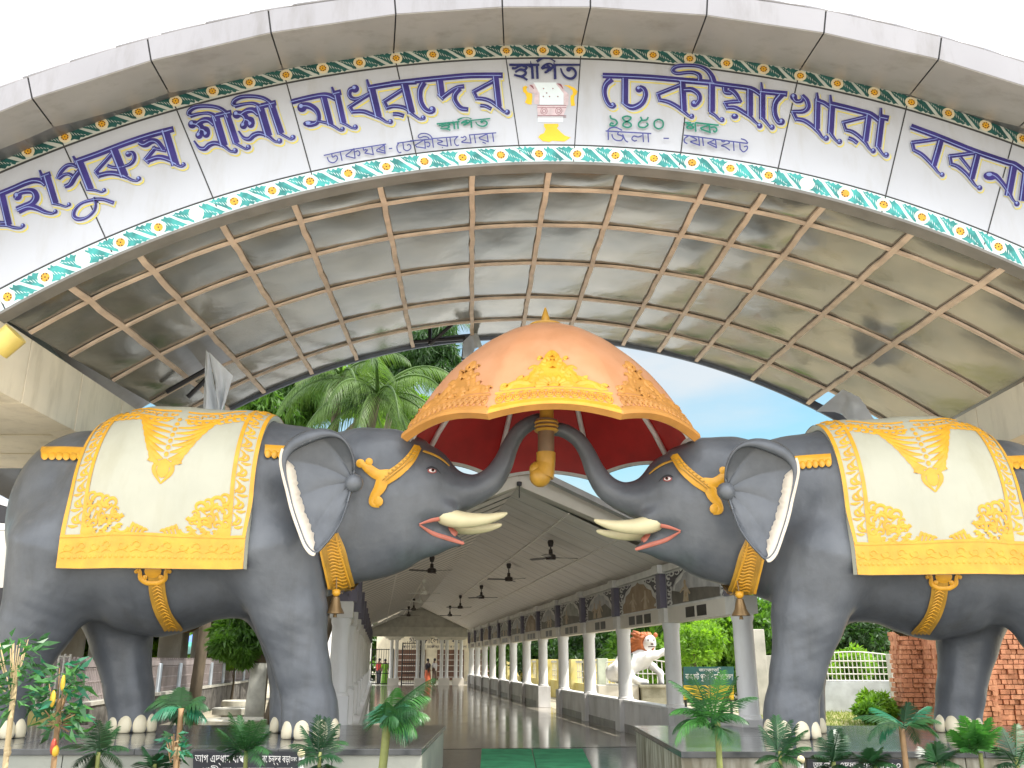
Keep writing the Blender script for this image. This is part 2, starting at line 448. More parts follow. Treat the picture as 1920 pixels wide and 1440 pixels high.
# --- lettering traced as brush strokes; (ox, oy, scale) gives the crop each stroke was read in
def C_(o): return lambda p: (o[0] + p[0] / o[2], o[1] + p[1] / o[2])
CRA, CR1, CRB, CRC, CRD, CRE, CRF, CRG, CRHH, CRI = (0, 200, 6), (0, 0, 3), (320, 120, 6), (540, 100, 8), (740, 100, 8), (1100, 100, 8), (1280, 110, 8), (1480, 150, 8), (1680, 210, 8), (940, 80, 12)
WORDS = [
 # word 1
 [(CRA, 'c', [(-40, 1008), (150, 930), (300, 865), (400, 838), (480, 850), (525, 885)], 60), (CRA, 's', [(28, 1010), (105, 1340)], 75),
  (CRA, 'c', [(-25, 1345), (80, 1345), (170, 1368), (240, 1372), (275, 1350)], [26, 34, 22]), (CRA, 'o', (266, 1345), 26), (CRA, 's', [(-20, 1305), (95, 1312)], 30),
  (CRA, 'o', (205, 1015), 50), (CRA, 'c', [(190, 1050), (230, 985), (310, 958), (385, 965), (412, 1025), (375, 1085), (300, 1120), (195, 1165)], [45, 50, 62, 75, 60, 58]),
  (CRA, 'c', [(215, 1180), (330, 1135), (420, 1150), (520, 1195), (600, 1207), (645, 1185)], [70, 62, 36, 22]), (CRA, 'o', (632, 1188), 26),
  (CRA, 's', [(455, 722), (490, 830)], [24, 50]), (CRA, 's', [(530, 780), (628, 1098)], 75), (CRA, 's', [(490, 795), (578, 762)], 52),
  (CRA, 'c', [(590, 1095), (680, 1112), (750, 1132), (800, 1105)], [30, 24, 20]), (CRA, 'o', (785, 1108), 24),
  (CRA, 's', [(830, 565), (880, 660)], [24, 60]), (CRA, 's', [(895, 620), (1022, 940)], 82), (CRA, 'c', [(985, 938), (1080, 950), (1150, 970), (1195, 945)], [34, 24, 20]), (CRA, 'o', (1180, 948), 24),
  (CRA, 'c', [(880, 690), (830, 665), (760, 675), (690, 745), (655, 825)], [40, 40, 50, 45]), (CRA, 'c', [(670, 820), (735, 775), (790, 770), (850, 810)], [40, 34, 44]), (CRA, 'c', [(905, 730), (850, 800), (800, 880), (735, 910)], [55, 60, 45]),
  (CRA, 'c', [(1068, 1025), (1085, 1110), (1060, 1190), (980, 1258), (890, 1275), (838, 1240), (850, 1170), (920, 1100), (1030, 1062), (1160, 1052), (1290, 1092)], [22, 34, 30, 46, 40, 30, 36, 38]),
  (CRA, 'c', [(880, 622), (1100, 545), (1400, 430), (1700, 330), (1960, 262)], 62), (CRA, 's', [(1285, 490), (1405, 795)], 88), (CRA, 's', [(1290, 515), (1082, 745)], 46), (CRA, 's', [(1080, 732), (1140, 808)], 46),
  (CRA, 'c', [(1120, 785), (1240, 758), (1340, 768), (1440, 800)], 52), (CRA, 'c', [(1215, 672), (1290, 695), (1380, 690)], 34), (CRA, 'c', [(1400, 780), (1480, 830), (1550, 845), (1590, 815)], [40, 26, 20]), (CRA, 'o', (1570, 820), 28),
  (CRA, 'c', [(1390, 690), (1480, 652), (1520, 590), (1500, 530), (1440, 545)], [30, 44, 44, 30]), (CRA, 'o', (1452, 545), 34),
  (CR1, 's', [(930, 735), (990, 935)], 42), (CR1, 'c', [(785, 805), (818, 818), (858, 800), (890, 805), (925, 848)], [26, 36, 26, 24]), (CR1, 's', [(882, 832), (820, 905)], 24), (CR1, 's', [(815, 893), (847, 922)], 22),
  (CR1, 'c', [(832, 910), (900, 890), (960, 905), (1003, 928)], 26), (CR1, 's', [(860, 838), (940, 855)], 18), (CR1, 'c', [(975, 918), (1010, 938), (1030, 942), (1048, 930)], [22, 13, 10]), (CR1, 'o', (1036, 931), 13), (CR1, 's', [(940, 745), (976, 733)], 30)],
 # word 2 (drawn twice)
 *[[(CRB, 'c', [(250 + dx, 588 + dy), (208 + dx, 570 + dy), (228 + dx, 525 + dy), (300 + dx, 490 + dy), (420 + dx, 482 + dy), (540 + dx, 500 + dy), (625 + dx, 550 + dy), (660 + dx, 610 + dy)], [30, 50, 50, 42, 40, 40, 60]),
   (CRB, 'c', [(225 + dx, 595 + dy), (330 + dx, 570 + dy), (430 + dx, 562 + dy), (500 + dx, 595 + dy), (530 + dx, 650 + dy)], [44, 32, 40, 70]), (CRB, 's', [(520 + dx, 592 + dy), (690 + dx, 553 + dy)], 56),
   (CRB, 's', [(500 + dx, 590 + dy), (602 + dx, 930 + dy)], 84), (CRB, 's', [(635 + dx, 580 + dy), (742 + dx, 902 + dy)], 74),
   (CRB, 'o', (248 + dx, 688 + dy), 48), (CRB, 'c', [(240 + dx, 680 + dy), (310 + dx, 685 + dy), (355 + dx, 735 + dy), (325 + dx, 815 + dy)], [70, 60, 60, 70]), (CRB, 'c', [(300 + dx, 690 + dy), (370 + dx, 645 + dy), (440 + dx, 642 + dy), (500 + dx, 690 + dy)], 60),
   (CRB, 'c', [(345 + dx, 735 + dy), (400 + dx, 755 + dy), (412 + dx, 805 + dy)], [50, 80, 70]), (CRB, 'o', (325 + dx, 812 + dy), 42), (CRB, 'o', (405 + dx, 800 + dy), 42),
   (CRB, 'c', [(268 + dx, 872 + dy), (325 + dx, 948 + dy), (390 + dx, 962 + dy), (440 + dx, 920 + dy), (510 + dx, 900 + dy), (600 + dx, 930 + dy), (680 + dx, 990 + dy), (750 + dx, 998 + dy)], [16, 34, 52, 56, 48, 40, 28, 20]), (CRB, 'o', (730 + dx, 985 + dy), 32),
   (CRB, 'c', [(720 + dx, 895 + dy), (800 + dx, 940 + dy), (860 + dx, 968 + dy), (900 + dx, 945 + dy)], [30, 26, 20]), (CRB, 'o', (880 + dx, 945 + dy), 30)] for dx, dy in ((0, 0), (500, -110))],
 # word 3
 [(CRC, 'c', [(58, 742), (250, 692), (450, 650), (560, 637), (640, 652), (725, 695)], 74), (CRC, 's', [(660, 515), (700, 640)], [30, 60]), (CRC, 's', [(700, 618), (802, 592)], 76), (CRC, 's', [(535, 670), (640, 1085)], 90), (CRC, 's', [(735, 630), (832, 1060)], 90),
  (CRC, 'o', (215, 825), 72), (CRC, 'c', [(200, 800), (320, 800), (420, 860), (465, 950), (450, 1040), (380, 1070), (300, 1072)], [90, 90, 80, 60, 60, 80, 90]), (CRC, 'e', (325, 1068), (95, 48)),
  (CRC, 'c', [(460, 1030), (600, 1062), (700, 1112), (790, 1168), (845, 1160)], [36, 46, 34, 22]), (CRC, 'o', (822, 1148), 36), (CRC, 'c', [(790, 1045), (880, 1085), (960, 1130), (1035, 1140)], [44, 36, 24]), (CRC, 'o', (1014, 1118), 40),
  (CRC, 'o', (1008, 545), 62), (CRC, 'c', [(1010, 530), (940, 560), (922, 630), (965, 690), (1060, 695), (1220, 615)], [60, 70, 64, 60, 50, 44]), (CRC, 's', [(1185, 405), (1230, 580)], [34, 64]),
  (CRC, 'c', [(1225, 530), (1500, 482), (1700, 455), (1930, 440)], 76), (CRC, 's', [(1240, 615), (905, 830)], 56), (CRC, 's', [(925, 815), (985, 912)], 56), (CRC, 'c', [(970, 890), (1130, 885), (1260, 930), (1390, 985), (1480, 1042), (1560, 1055)], [56, 60, 56, 40, 24]), (CRC, 's', [(1255, 550), (1355, 970)], 104), (CRC, 'o', (1540, 1040), 40),
  (CRC, 's', [(1725, 555), (1430, 745)], 60), (CRC, 's', [(1440, 730), (1502, 858)], 54), (CRC, 'c', [(1485, 835), (1600, 808), (1750, 832), (1860, 905)], 56), (CRC, 'c', [(1578, 925), (1660, 928), (1742, 955)], 54),
  (CRD, 's', [(145, 470), (252, 915)], 104), (CRD, 'c', [(220, 890), (300, 950), (380, 1003), (455, 1000)], [50, 36, 24]), (CRD, 'o', (430, 982), 38), (CRD, 'c', [(-40, 470), (300, 430), (700, 388), (1100, 352), (1400, 346), (1622, 346)], 76),
  (CRD, 'c', [(440, 450), (388, 550), (378, 650), (400, 760), (460, 855), (540, 895), (600, 870)], [90, 80, 74, 70, 64, 56]), (CRD, 'o', (565, 862), 54),
  (CRD, 's', [(675, 420), (705, 660)], 96), (CRD, 's', [(660, 620), (745, 705)], 60), (CRD, 'c', [(715, 680), (860, 572), (950, 525), (1045, 512)], [64, 56, 60]), (CRD, 'c', [(975, 540), (912, 620), (898, 700), (945, 790), (1010, 845), (1105, 858)], [84, 74, 66, 66, 58]),
  (CRD, 's', [(1495, 425), (1172, 598)], 60), (CRD, 's', [(1182, 585), (1242, 716)], 52), (CRD, 'c', [(1225, 692), (1340, 702), (1450, 742), (1570, 832), (1640, 892), (1705, 912)], [52, 58, 58, 40, 30]), (CRD, 's', [(1508, 360), (1560, 820)], 88), (CRD, 'o', (1690, 900), 42), (CRD, 'c', [(1285, 800), (1370, 810), (1452, 852)], 50)],
 # word 4
 [(CRE, 'c', [(238, 345), (600, 355), (1000, 376), (1500, 420), (1930, 456)], 74), (CRE, 'c', [(370, 390), (290, 470), (262, 570), (278, 680), (330, 780), (390, 812), (430, 780)], [100, 76, 64, 62, 58, 46]), (CRE, 'o', (390, 788), 42),
  (CRE, 's', [(570, 375), (568, 765)], 90), (CRE, 'c', [(520, 735), (640, 812), (730, 815), (830, 752), (880, 642), (858, 550), (790, 515)], [40, 80, 84, 70, 66, 56]), (CRE, 'o', (782, 550), 54),
  (CRE, 's', [(1428, 425), (1452, 880)], 88), (CRE, 's', [(1425, 478), (1048, 628)], 56), (CRE, 's', [(1060, 610), (1100, 738)], 50), (CRE, 'c', [(1090, 712), (1220, 742), (1340, 802), (1460, 892), (1530, 952), (1600, 975)], [50, 58, 58, 40, 24]), (CRE, 'o', (1570, 957), 40),
  (CRE, 'c', [(1470, 560), (1580, 560), (1670, 622), (1688, 700), (1640, 775)], [70, 70, 64, 60]), (CRE, 'o', (1612, 768), 54), (CRE, 's', [(1870, 440), (1868, 890)], 92),
  (CRE, 'c', [(1690, 420), (1688, 350), (1620, 308), (1520, 300), (1400, 315), (1320, 308), (1285, 262), (1350, 210), (1500, 195), (1680, 210), (1800, 270), (1868, 360), (1895, 445)], [70, 60, 52, 50, 48, 50, 56, 56, 50, 50, 64, 80, 90]),
  (CRF, 'c', [(-40, 342), (400, 380), (700, 420), (950, 452), (1060, 482), (1190, 568)], 72), (CRF, 'c', [(400, 810), (490, 872), (550, 932), (615, 950)], [50, 36, 22]), (CRF, 'o', (583, 928), 40),
  (CRF, 'c', [(625, 440), (640, 515), (730, 530)], [80, 66, 60]), (CRF, 'c', [(690, 470), (790, 545), (870, 672)], [80, 66, 44]), (CRF, 'c', [(868, 655), (760, 660), (612, 675)], [50, 60, 44]), (CRF, 's', [(622, 665), (680, 776)], 54),
  (CRF, 'c', [(660, 748), (780, 752), (880, 802), (1000, 882), (1080, 962), (1165, 1030)], [54, 62, 62, 44, 24]), (CRF, 'o', (1148, 1022), 42), (CRF, 's', [(998, 465), (998, 870)], 92), (CRF, 'e', (775, 880), (52, 42)),
  (CRF, 's', [(1170, 370), (1182, 520)], [30, 56]), (CRF, 's', [(1165, 505), (1562, 545)], 74), (CRF, 's', [(1185, 520), (1185, 925)], 88), (CRF, 'c', [(1180, 895), (1250, 972), (1310, 1045), (1355, 1060)], [50, 36, 22]), (CRF, 'o', (1332, 1044), 42),
  (CRF, 'c', [(1470, 550), (1392, 650), (1365, 760), (1382, 880), (1440, 972), (1500, 968)], [100, 76, 72, 70, 54]), (CRF, 'o', (1474, 962), 52)],
 [(CRG, 'o', (58, 265), 54), (CRG, 'c', [(60, 270), (100, 328), (170, 326), (200, 280), (185, 235)], [70, 56, 56, 44]), (CRG, 'c', [(190, 240), (255, 320), (272, 420), (200, 482), (35, 485)], [50, 70, 70, 64, 48]), (CRG, 's', [(40, 480), (108, 625)], 56),
  (CRG, 'c', [(95, 595), (220, 622), (340, 702), (430, 792), (490, 872), (555, 905)], [56, 62, 58, 40, 24]), (CRG, 'o', (545, 885), 44), (CRG, 's', [(405, 200), (412, 320)], [34, 60]), (CRG, 's', [(415, 290), (405, 745)], 84), (CRG, 'c', [(420, 325), (520, 362), (608, 425)], 64),
  (CRG, 's', [(605, 235), (612, 370)], [34, 60]), (CRG, 's', [(632, 370), (605, 815)], 92), (CRG, 'c', [(600, 790), (660, 880), (720, 942), (775, 950)], [56, 34, 22]), (CRG, 'o', (743, 936), 42), (CRG, 'c', [(615, 375), (850, 430), (1080, 490), (1200, 522), (1280, 572), (1345, 625)], 78),
  (CRG, 's', [(1155, 562), (778, 655)], 52), (CRG, 's', [(795, 635), (845, 784)], 46), (CRG, 'c', [(840, 762), (940, 792), (1040, 862), (1130, 952), (1190, 1042), (1255, 1100)], [48, 56, 56, 40, 22]), (CRG, 'o', (1250, 1076), 40), (CRG, 's', [(1182, 525), (1128, 930)], 88), (CRG, 'c', [(878, 882), (950, 912), (1014, 962)], 54),
  (CRG, 's', [(1365, 430), (1355, 575)], [34, 60]), (CRG, 's', [(1375, 570), (1482, 592)], 78), (CRG, 's', [(1372, 580), (1318, 1020)], 92), (CRG, 'c', [(1300, 990), (1360, 1082), (1420, 1155), (1465, 1160)], [56, 34, 22]), (CRG, 'o', (1444, 1138), 42)],
 # word 5 (runs out of the sign at the right)
 [(CRHH, 'c', [(215, 228), (650, 390), (1150, 592), (1650, 762), (1780, 802), (1960, 930)], 80), (CRHH, 'c', [(625, 412), (420, 445), (222, 470)], 54), (CRHH, 's', [(232, 460), (262, 595)], 50),
  (CRHH, 'c', [(260, 582), (370, 642), (470, 732), (560, 832), (620, 912), (695, 965)], [50, 56, 54, 38, 20]), (CRHH, 'o', (682, 950), 38), (CRHH, 's', [(662, 430), (552, 810)], 88),
  (CRHH, 'c', [(1185, 622), (980, 652), (782, 675)], 56), (CRHH, 's', [(795, 655), (818, 806)], 50), (CRHH, 'c', [(815, 792), (920, 832), (1040, 932), (1120, 1032), (1180, 1112), (1260, 1165)], [50, 56, 54, 38, 20]), (CRHH, 'o', (1244, 1148), 40), (CRHH, 's', [(1212, 640), (1118, 1010)], 88), (CRHH, 's', [(955, 690), (1105, 880)], 46),
  (CRHH, 'e', (1402, 970), (104, 66)), (CRHH, 'c', [(1380, 940), (1480, 970), (1580, 1072), (1680, 1212), (1740, 1322), (1815, 1400)], [50, 76, 60, 56, 36, 20]), (CRHH, 'o', (1800, 1388), 42), (CRHH, 's', [(1752, 820), (1668, 1270)], 104), (CRHH, 's', [(1935, 920), (1878, 1345)], 96)],
]
M_ink = mat('sign_ink_indigo', (0.042, 0.032, 0.17), 0.35, var=0.25, vs=2.5)
M_inkl = mat('sign_ink_pale_blue', (0.26, 0.32, 0.62), 0.35, var=0.1)
M_inky = mat('sign_ink_yellow', (0.72, 0.62, 0.14), 0.4, var=0.08)
M_navy = mat('sign_ink_navy', (0.025, 0.03, 0.12), 0.4)
M_green = mat('sign_ink_green', (0.01, 0.20, 0.13), 0.4)
M_blue = mat('sign_ink_blue', (0.05, 0.055, 0.22), 0.4)
def draw(strokes, main, light=None, white=None, yellow=None, off=0.004, xf=None):
    for i, (o, md, pts, wd) in enumerate(strokes):
        c = C_(o); s = o[2]; e = off + i * 2.5e-4
        if xf: c = xf
        if md in 'cs':
            P = [c(p) for p in pts]; W = [x * 1.12 / s for x in (wd if hasattr(wd, '__len__') else [wd, wd])]; sm = md == 'c'
            main.ribbon(P, W, SP_, e + .016, sm)
            if light and max(W) > 5:
                W2 = [max(.7, x * .15) for x in W]; hx = np.mean(W) * .27
                light.ribbon(P, W2, SP_, e + .0245, sm, shift=(-hx, hx * .35))
            if yellow:
                yellow.ribbon(P, W, SP_, e, sm, shift=(2.6, 2.2), grow=5.2)
                white.ribbon(P, W, SP_, e + .008, sm, shift=(1.0, .9), grow=4.2)
        else:
            r = (wd, wd) if md == 'o' else wd; q = c(pts); r = (r[0] / s, r[1] / s)
            main.disc(q, r[0], SP_, e + .016, 16, ry=r[1])
            if light: light.disc((q[0] - r[0] * .2, q[1] - r[1] * .25), r[0] * .42, SP_, e + .0245, 10, ry=r[1] * .42)
            if yellow:
                yellow.disc((q[0] + 2.4, q[1] + 2.0), r[0] + 2.6, SP_, e, 16, ry=r[1] + 2.6)
                white.disc((q[0] + .8, q[1] + .8), r[0] + 2.0, SP_, e + .008, 16, ry=r[1] + 2.0)
for wd_ in WORDS:
    a, b, c, d = MB(), MB(), MB(), MB()
    draw(wd_, a, b, c, d)
    d.build('letter_shadow', M_inky, board); c.build('letter_outline', M_acp, board)
    a.build('lettering', M_ink, board); b.build('letter_highlight', M_inkl, board)
STHAPITA = [(CRI, 's', [(178, 525), (855, 525)], 50), (CRI, 'o', (262, 602), 30), (CRI, 'c', [(250, 605), (320, 600), (390, 560), (450, 540)], 46), (CRI, 'c', [(440, 530), (500, 555), (570, 585), (520, 640), (430, 625), (310, 690)], [40, 44, 46, 40, 44]),
            (CRI, 'c', [(400, 640), (480, 640), (545, 690), (530, 745), (440, 785), (285, 748)], [40, 46, 56, 50, 36]), (CRI, 'c', [(430, 785), (500, 812), (585, 868)], 42), (CRI, 's', [(655, 440), (675, 560)], [14, 40]), (CRI, 's', [(688, 530), (708, 842)], 54), (CRI, 's', [(798, 530), (815, 842)], 50), (CRI, 'c', [(560, 525), (640, 560), (700, 590)], 36),
            (CRI, 'c', [(795, 455), (900, 390), (1010, 372), (1120, 400), (1212, 458)], [62, 44, 22, 26, 34]), (CRI, 'c', [(1180, 560), (1120, 510), (1050, 502), (960, 545), (905, 620)], [40, 34, 46, 56]), (CRI, 'c', [(910, 615), (1000, 585), (1060, 610), (1040, 660), (970, 705)], [44, 40, 44, 44]), (CRI, 'c', [(1010, 520), (1090, 590), (1070, 650), (1000, 700)], 44), (CRI, 's', [(1170, 560), (1080, 650)], 54),
            (CRI, 's', [(1180, 470), (1190, 560)], [16, 36]), (CRI, 's', [(1198, 510), (1210, 852)], 54), (CRI, 's', [(1200, 528), (1765, 528)], 42), (CRI, 'c', [(1330, 605), (1375, 720), (1465, 812), (1570, 838), (1650, 790), (1670, 700), (1620, 622), (1540, 600), (1480, 640)], [32, 40, 46, 56, 50, 50, 48, 44]), (CRI, 'o', (1510, 632), 54)]
a = MB(); draw(STHAPITA, a, off=.012); a.build('founded_lettering', M_navy, board)
a = MB()
def gx(p):
    X = 525 + (p[0] - 180) * .674; Y = 318 - (X - 525) * .0986 + (p[1] - 525) * .45
    return (770 + X / 10.667, 205 + Y / 10.667)
draw([(o, m, p, ([x * .62 for x in wd] if hasattr(wd, '__len__') else wd * .62)) for o, m, p, wd in STHAPITA], a, off=.018, xf=gx)
CRJ, CRK, CRL = (600, 215, 10.667), (770, 205, 10.667), (1120, 205, 6.4)
def simple(o, w, *ls): return [(o, 'c' if len(p) > 2 else 's', p, w) for p in ls]
draw(simple(CRL, 18, [(150, 92), (162, 128), (212, 145), (235, 182), (200, 215), (150, 208), (165, 182), (192, 195)],
            [(350, 98), (300, 118), (318, 150), (350, 165), (395, 190), (400, 220), (355, 236), (305, 215), (315, 182), (350, 165), (385, 145), (398, 116), (350, 98)],
            [(512, 108), (528, 145), (492, 185), (500, 228), (560, 236), (602, 205), (585, 180)], [(606, 112), (585, 145), (525, 152)],
            [(730, 137), (682, 165), (684, 225), (730, 253), (778, 228), (780, 165), (730, 137)],
            [(1042, 176), (1120, 182)], [(1062, 192), (1110, 204), (1152, 190)], [(1108, 206), (1066, 232), (1094, 252)], [(1112, 206), (1146, 238), (1098, 254)], [(1165, 180), (1175, 288)], [(1165, 180), (1450, 211)],
            [(1338, 205), (1228, 247)], [(1232, 242), (1256, 272)], [(1244, 260), (1350, 298)], [(1334, 200), (1346, 308)], [(1350, 238), (1400, 234), (1426, 265), (1404, 292), (1382, 274)]), a, off=.024)
a.build('green_lettering', M_green, board)
a = MB()
draw(simple(CRJ, 21, [(85, 846), (600, 736), (1330, 618)], [(155, 882), (190, 960), (270, 992), (340, 950), (360, 885), (322, 852), (262, 880), (246, 812)], [(415, 775), (452, 952)],
            [(690, 715), (520, 848)], [(522, 842), (552, 876)], [(532, 860), (702, 902)], [(686, 702), (712, 910)], [(710, 778), (770, 754), (806, 800), (790, 852), (758, 840)],
            [(872, 690), (884, 742), (930, 722)], [(884, 742), (960, 738), (905, 792)], [(900, 800), (1076, 830)], [(1040, 655), (1078, 842)],
            [(1290, 642), (1136, 742)], [(1138, 738), (1152, 772)], [(1148, 764), (1306, 802)], [(1292, 626), (1312, 814)], [(1190, 728), (1300, 762)], [(1385, 714), (1452, 706)],
            [(1590, 600), (1548, 660), (1558, 750), (1600, 796), (1634, 780)], [(1550, 604), (1930, 552)], [(1664, 588), (1680, 722)], [(1676, 716), (1740, 756), (1812, 720), (1822, 660), (1782, 630), (1748, 652)]), a, off=.024)
draw(simple(CRK, 21, [(-10, 672), (460, 632)], [(440, 626), (960, 584)], [(290, 640), (96, 758)], [(100, 750), (130, 802)], [(118, 790), (296, 816)], [(284, 640), (302, 830)], [(300, 702), (360, 700), (392, 745), (362, 792), (334, 776)],
            [(438, 618), (462, 808)], [(380, 640), (350, 602), (280, 586), (190, 612), (158, 580), (200, 535), (300, 524), (390, 560), (440, 626)],
            [(532, 652), (600, 664), (642, 690), (548, 716), (580, 746), (742, 778)], [(720, 608), (746, 788)], [(632, 806), (650, 806)], [(790, 600), (816, 774)], [(944, 590), (888, 650), (888, 722), (930, 768), (970, 754)],
            [(1006, 598), (1050, 606), (1082, 578)], [(1082, 578), (1112, 610), (1100, 652), (1028, 690), (1052, 706), (1212, 716)], [(1178, 545), (1212, 724)], [(1168, 556), (1714, 513)], [(1275, 550), (1302, 720)],
            [(1525, 540), (1366, 612)], [(1370, 604), (1392, 642)], [(1384, 634), (1552, 692)], [(1528, 534), (1556, 704)], [(1438, 700), (1508, 726)], [(1640, 524), (1662, 696)]), a, off=.036)
draw(simple(CRL, 14, [(118, 286), (150, 256), (210, 245), (292, 282)], [(124, 288), (126, 398)], [(94, 290), (640, 321)], [(245, 304), (240, 332), (272, 342), (302, 362), (280, 402), (222, 402), (182, 372), (168, 328)], [(296, 330), (328, 400), (362, 424)],
            [(444, 414), (408, 388), (430, 352), (482, 362), (530, 346)], [(440, 412), (468, 402)], [(538, 318), (546, 424)], [(600, 324), (606, 428)], [(785, 378), (850, 379)],
            [(1090, 346), (1040, 380), (1034, 420), (1070, 444)], [(1028, 340), (1792, 441)], [(1108, 356), (1150, 374), (1182, 400), (1110, 416), (1132, 432), (1218, 462)], [(1204, 354), (1216, 470)], [(1250, 364), (1262, 470)],
            [(1405, 392), (1306, 437)], [(1312, 438), (1416, 490)], [(1404, 384), (1417, 498)], [(1345, 430), (1412, 456)], [(1474, 410), (1500, 422), (1540, 406), (1570, 436), (1478, 466), (1520, 482), (1578, 524)], [(1620, 414), (1626, 530)],
            [(1694, 424), (1700, 510)], [(1698, 506), (1740, 542), (1782, 510), (1782, 474), (1744, 482)], [(1708, 385), (1760, 402), (1792, 438)]), a, off=.048)
a.build('blue_lettering', M_blue, board)

# painted seat-and-scarf emblem in the middle panel
def EM(p): return (940 + p[0] / 12, 80 + p[1] / 12)
M_ey = mat('emblem_yellow', (0.80, 0.50, 0.03), 0.5, var=0.12); M_ep = mat('emblem_pink', (0.62, 0.50, 0.52), 0.5, var=0.12, vs=12)
M_ec = mat('emblem_cloth', (0.72, 0.80, 0.82), 0.5, var=0.04); M_er = mat('emblem_maroon', (0.28, 0.10, 0.12), 0.5)
a = MB()
for k, pl in enumerate(([(480, 1010), (540, 970), (590, 1000), (560, 1050), (590, 1120), (690, 1150), (700, 1230), (680, 1400), (600, 1390), (530, 1350), (575, 1250), (540, 1150), (490, 1110)],
                        [(1400, 960), (1520, 965), (1640, 1020), (1715, 1100), (1690, 1170), (1640, 1210), (1640, 1300), (1660, 1420), (1570, 1430), (1555, 1300), (1560, 1200), (1610, 1160), (1600, 1080), (1500, 1000)],
                        [(960, 1830), (1280, 1830), (1290, 1880), (1250, 1930), (1330, 2010), (1420, 2090), (1560, 2140), (1420, 2230), (1150, 2210), (1080, 2240), (930, 2220), (830, 2130), (880, 2070), (960, 2040), (1000, 1950), (960, 1900)])):
    a.poly([SP_(*EM(p), .006) for p in pl][::-1])
a.build('emblem', M_ey, board)
a = MB()
a.poly([SP_(*EM(p), .005) for p in [(720, 900), (1230, 900), (1400, 1130), (1400, 1400), (860, 1400), (860, 1150)]][::-1]); a.quad(*[SP_(*EM(p), .005) for p in [(820, 1660), (820, 1790), (1390, 1790), (1390, 1660)]])
a.build('emblem_cloth', M_ec, board)
a = MB()
for pl in ([(600, 960), (740, 930), (860, 1150), (850, 1400), (740, 1380), (750, 1160), (640, 1110)], [(1220, 920), (1390, 960), (1420, 1080), (1520, 1170), (1500, 1420), (1400, 1400), (1400, 1150)]):
    a.poly([SP_(*EM(p), .0065) for p in pl][::-1])
a.quad(*[SP_(*EM(p), .007) for p in [(800, 1425), (820, 1640), (1400, 1640), (1480, 1425)]])
a.build('emblem_scarf', M_ep, board)
a = MB()
for y_ in (1420, 1470, 1650, 1680): a.ribbon([EM((810, y_)), EM((1460, y_))], 1.0, SP_, .0085, False)
for q in ((960, 1545), (1290, 1545)):
    for rr in (75, 40): a.ribbon([EM((q[0] + rr * math.cos(t), q[1] + rr * math.sin(t))) for t in np.linspace(0, 6.28, 12)], .9, SP_, .009, False)
for q in ((950, 1040), (1160, 1040), (1020, 1140), (945, 1220), (1085, 1220), (1270, 1220)): a.disc(EM(q), 1.3, SP_, .009, 6)
a.ribbon([EM((1260, 930)), EM((1330, 960)), EM((1390, 1050))], [1, 4, 1], SP_, .009); a.ribbon([EM((640, 960)), EM((690, 990)), EM((730, 1050))], [1, 3, 1], SP_, .009)
a.build('emblem_lines', M_er, board)

# hood: sloping soffit panels, fascia panels, dark gap behind them
def HD(k, off=0.0): return Vector((XH[k], YH, zc(XH[k], CH, RH)))
def inset(q, d):
    c = sum(q, Vector()) / len(q)
    out = []
    for p in q:
        e = (c - p); out.append(p + e * min(.3, d / max(e.length, 1e-3)))
    return out
FZ = 0.36
back = MB(); so = MB(); fa = MB()
hood = None
for k in range(NS - 1):
    q = [HD(k), HD(k + 1), SG(k + 1, 1.0, .002), SG(k, 1.0, .002)]
    up = Vector((0, 0.012, .02))
    back.quad(*[p + up for p in q])
    so.quad(*inset(q, .015))
    tz = lambda p: Vector((p.x + (p.x - .5) * .018, p.y, p.z + FZ))
    q2 = [HD(k), HD(k + 1), tz(HD(k + 1)), tz(HD(k))]
    back.quad(*[p + Vector((0, .02, 0)) for p in q2])
    q3 = inset(q2, .012); fa.hexa([p + Vector((0, .018, 0)) for p in q3], q3)
hood = thing('hood', None, None, gate.location); hood.parent = gate; hood.location = (0, 0, 0)
back.build('panel_gap', M_seam, hood); so.build('soffit_panel', M_soff, hood, solid=.01); fa.build('fascia_panel', M_hood, hood, recalc=True)
# outer roof shell
rf = MB(); nx = 40
for i in range(nx):
    for (ya, yb, da, db) in ((YH, YS, FZ, FZ + .15), (YS, 19.2, FZ + .15, FZ - .7)):
        xs = [-11 + 23 * i / nx, -11 + 23 * (i + 1) / nx]
        rf.quad(*[Vector((x, y, zc(x, CH, RH) + d + .01)) for x, y, d in ((xs[0], ya, da), (xs[1], ya, da), (xs[1], yb, db), (xs[0], yb, db))])
rf.build('roof_sheet', M_hood, gate, smooth=True, solid=.03, soff=1)

# vaulted ceiling of foil sheets between painted battens
YV0, YV1 = 11.25, 18.9
XL, XR = -7.05, 8.37
def VA(x, y, off=0.0):
    t = (y - YV0) / (YV1 - YV0)
    cx = .606 + (.275 - .606) * t; cz = -5.054 + (-4.78 + 5.054) * t; r = 13.531 + (13.45 - 13.531) * t
    d = (x - cx) / r
    n_ = Vector((d, 0, math.sqrt(max(.01, 1 - d * d))))
    return Vector((cx, y, cz)) + n_ * (r - off)
arcs = [YV0 + .12, 12.0, 13.2, 14.75, 16.45, 17.75, YV1]
lon = [px_on(CB, RB, p, YS) for p in (118, 248, 408, 543, 710, 885, 1032, 1170, 1335, 1442, 1555, 1723)]
lon = [XL] + [x for x in lon if XL + .55 < x < XR - .2]
while lon[-1] + 1.25 < XR - .3: lon.append(lon[-1] + 1.2)
lon.append(XR)
def drift(x, y): return x - (y - YV0) * .045 * min(1, max(0, (x - XL) / 2.5)) * min(1, max(0, (XR - x) / 1.0))   # ribs lean slightly to the left going back
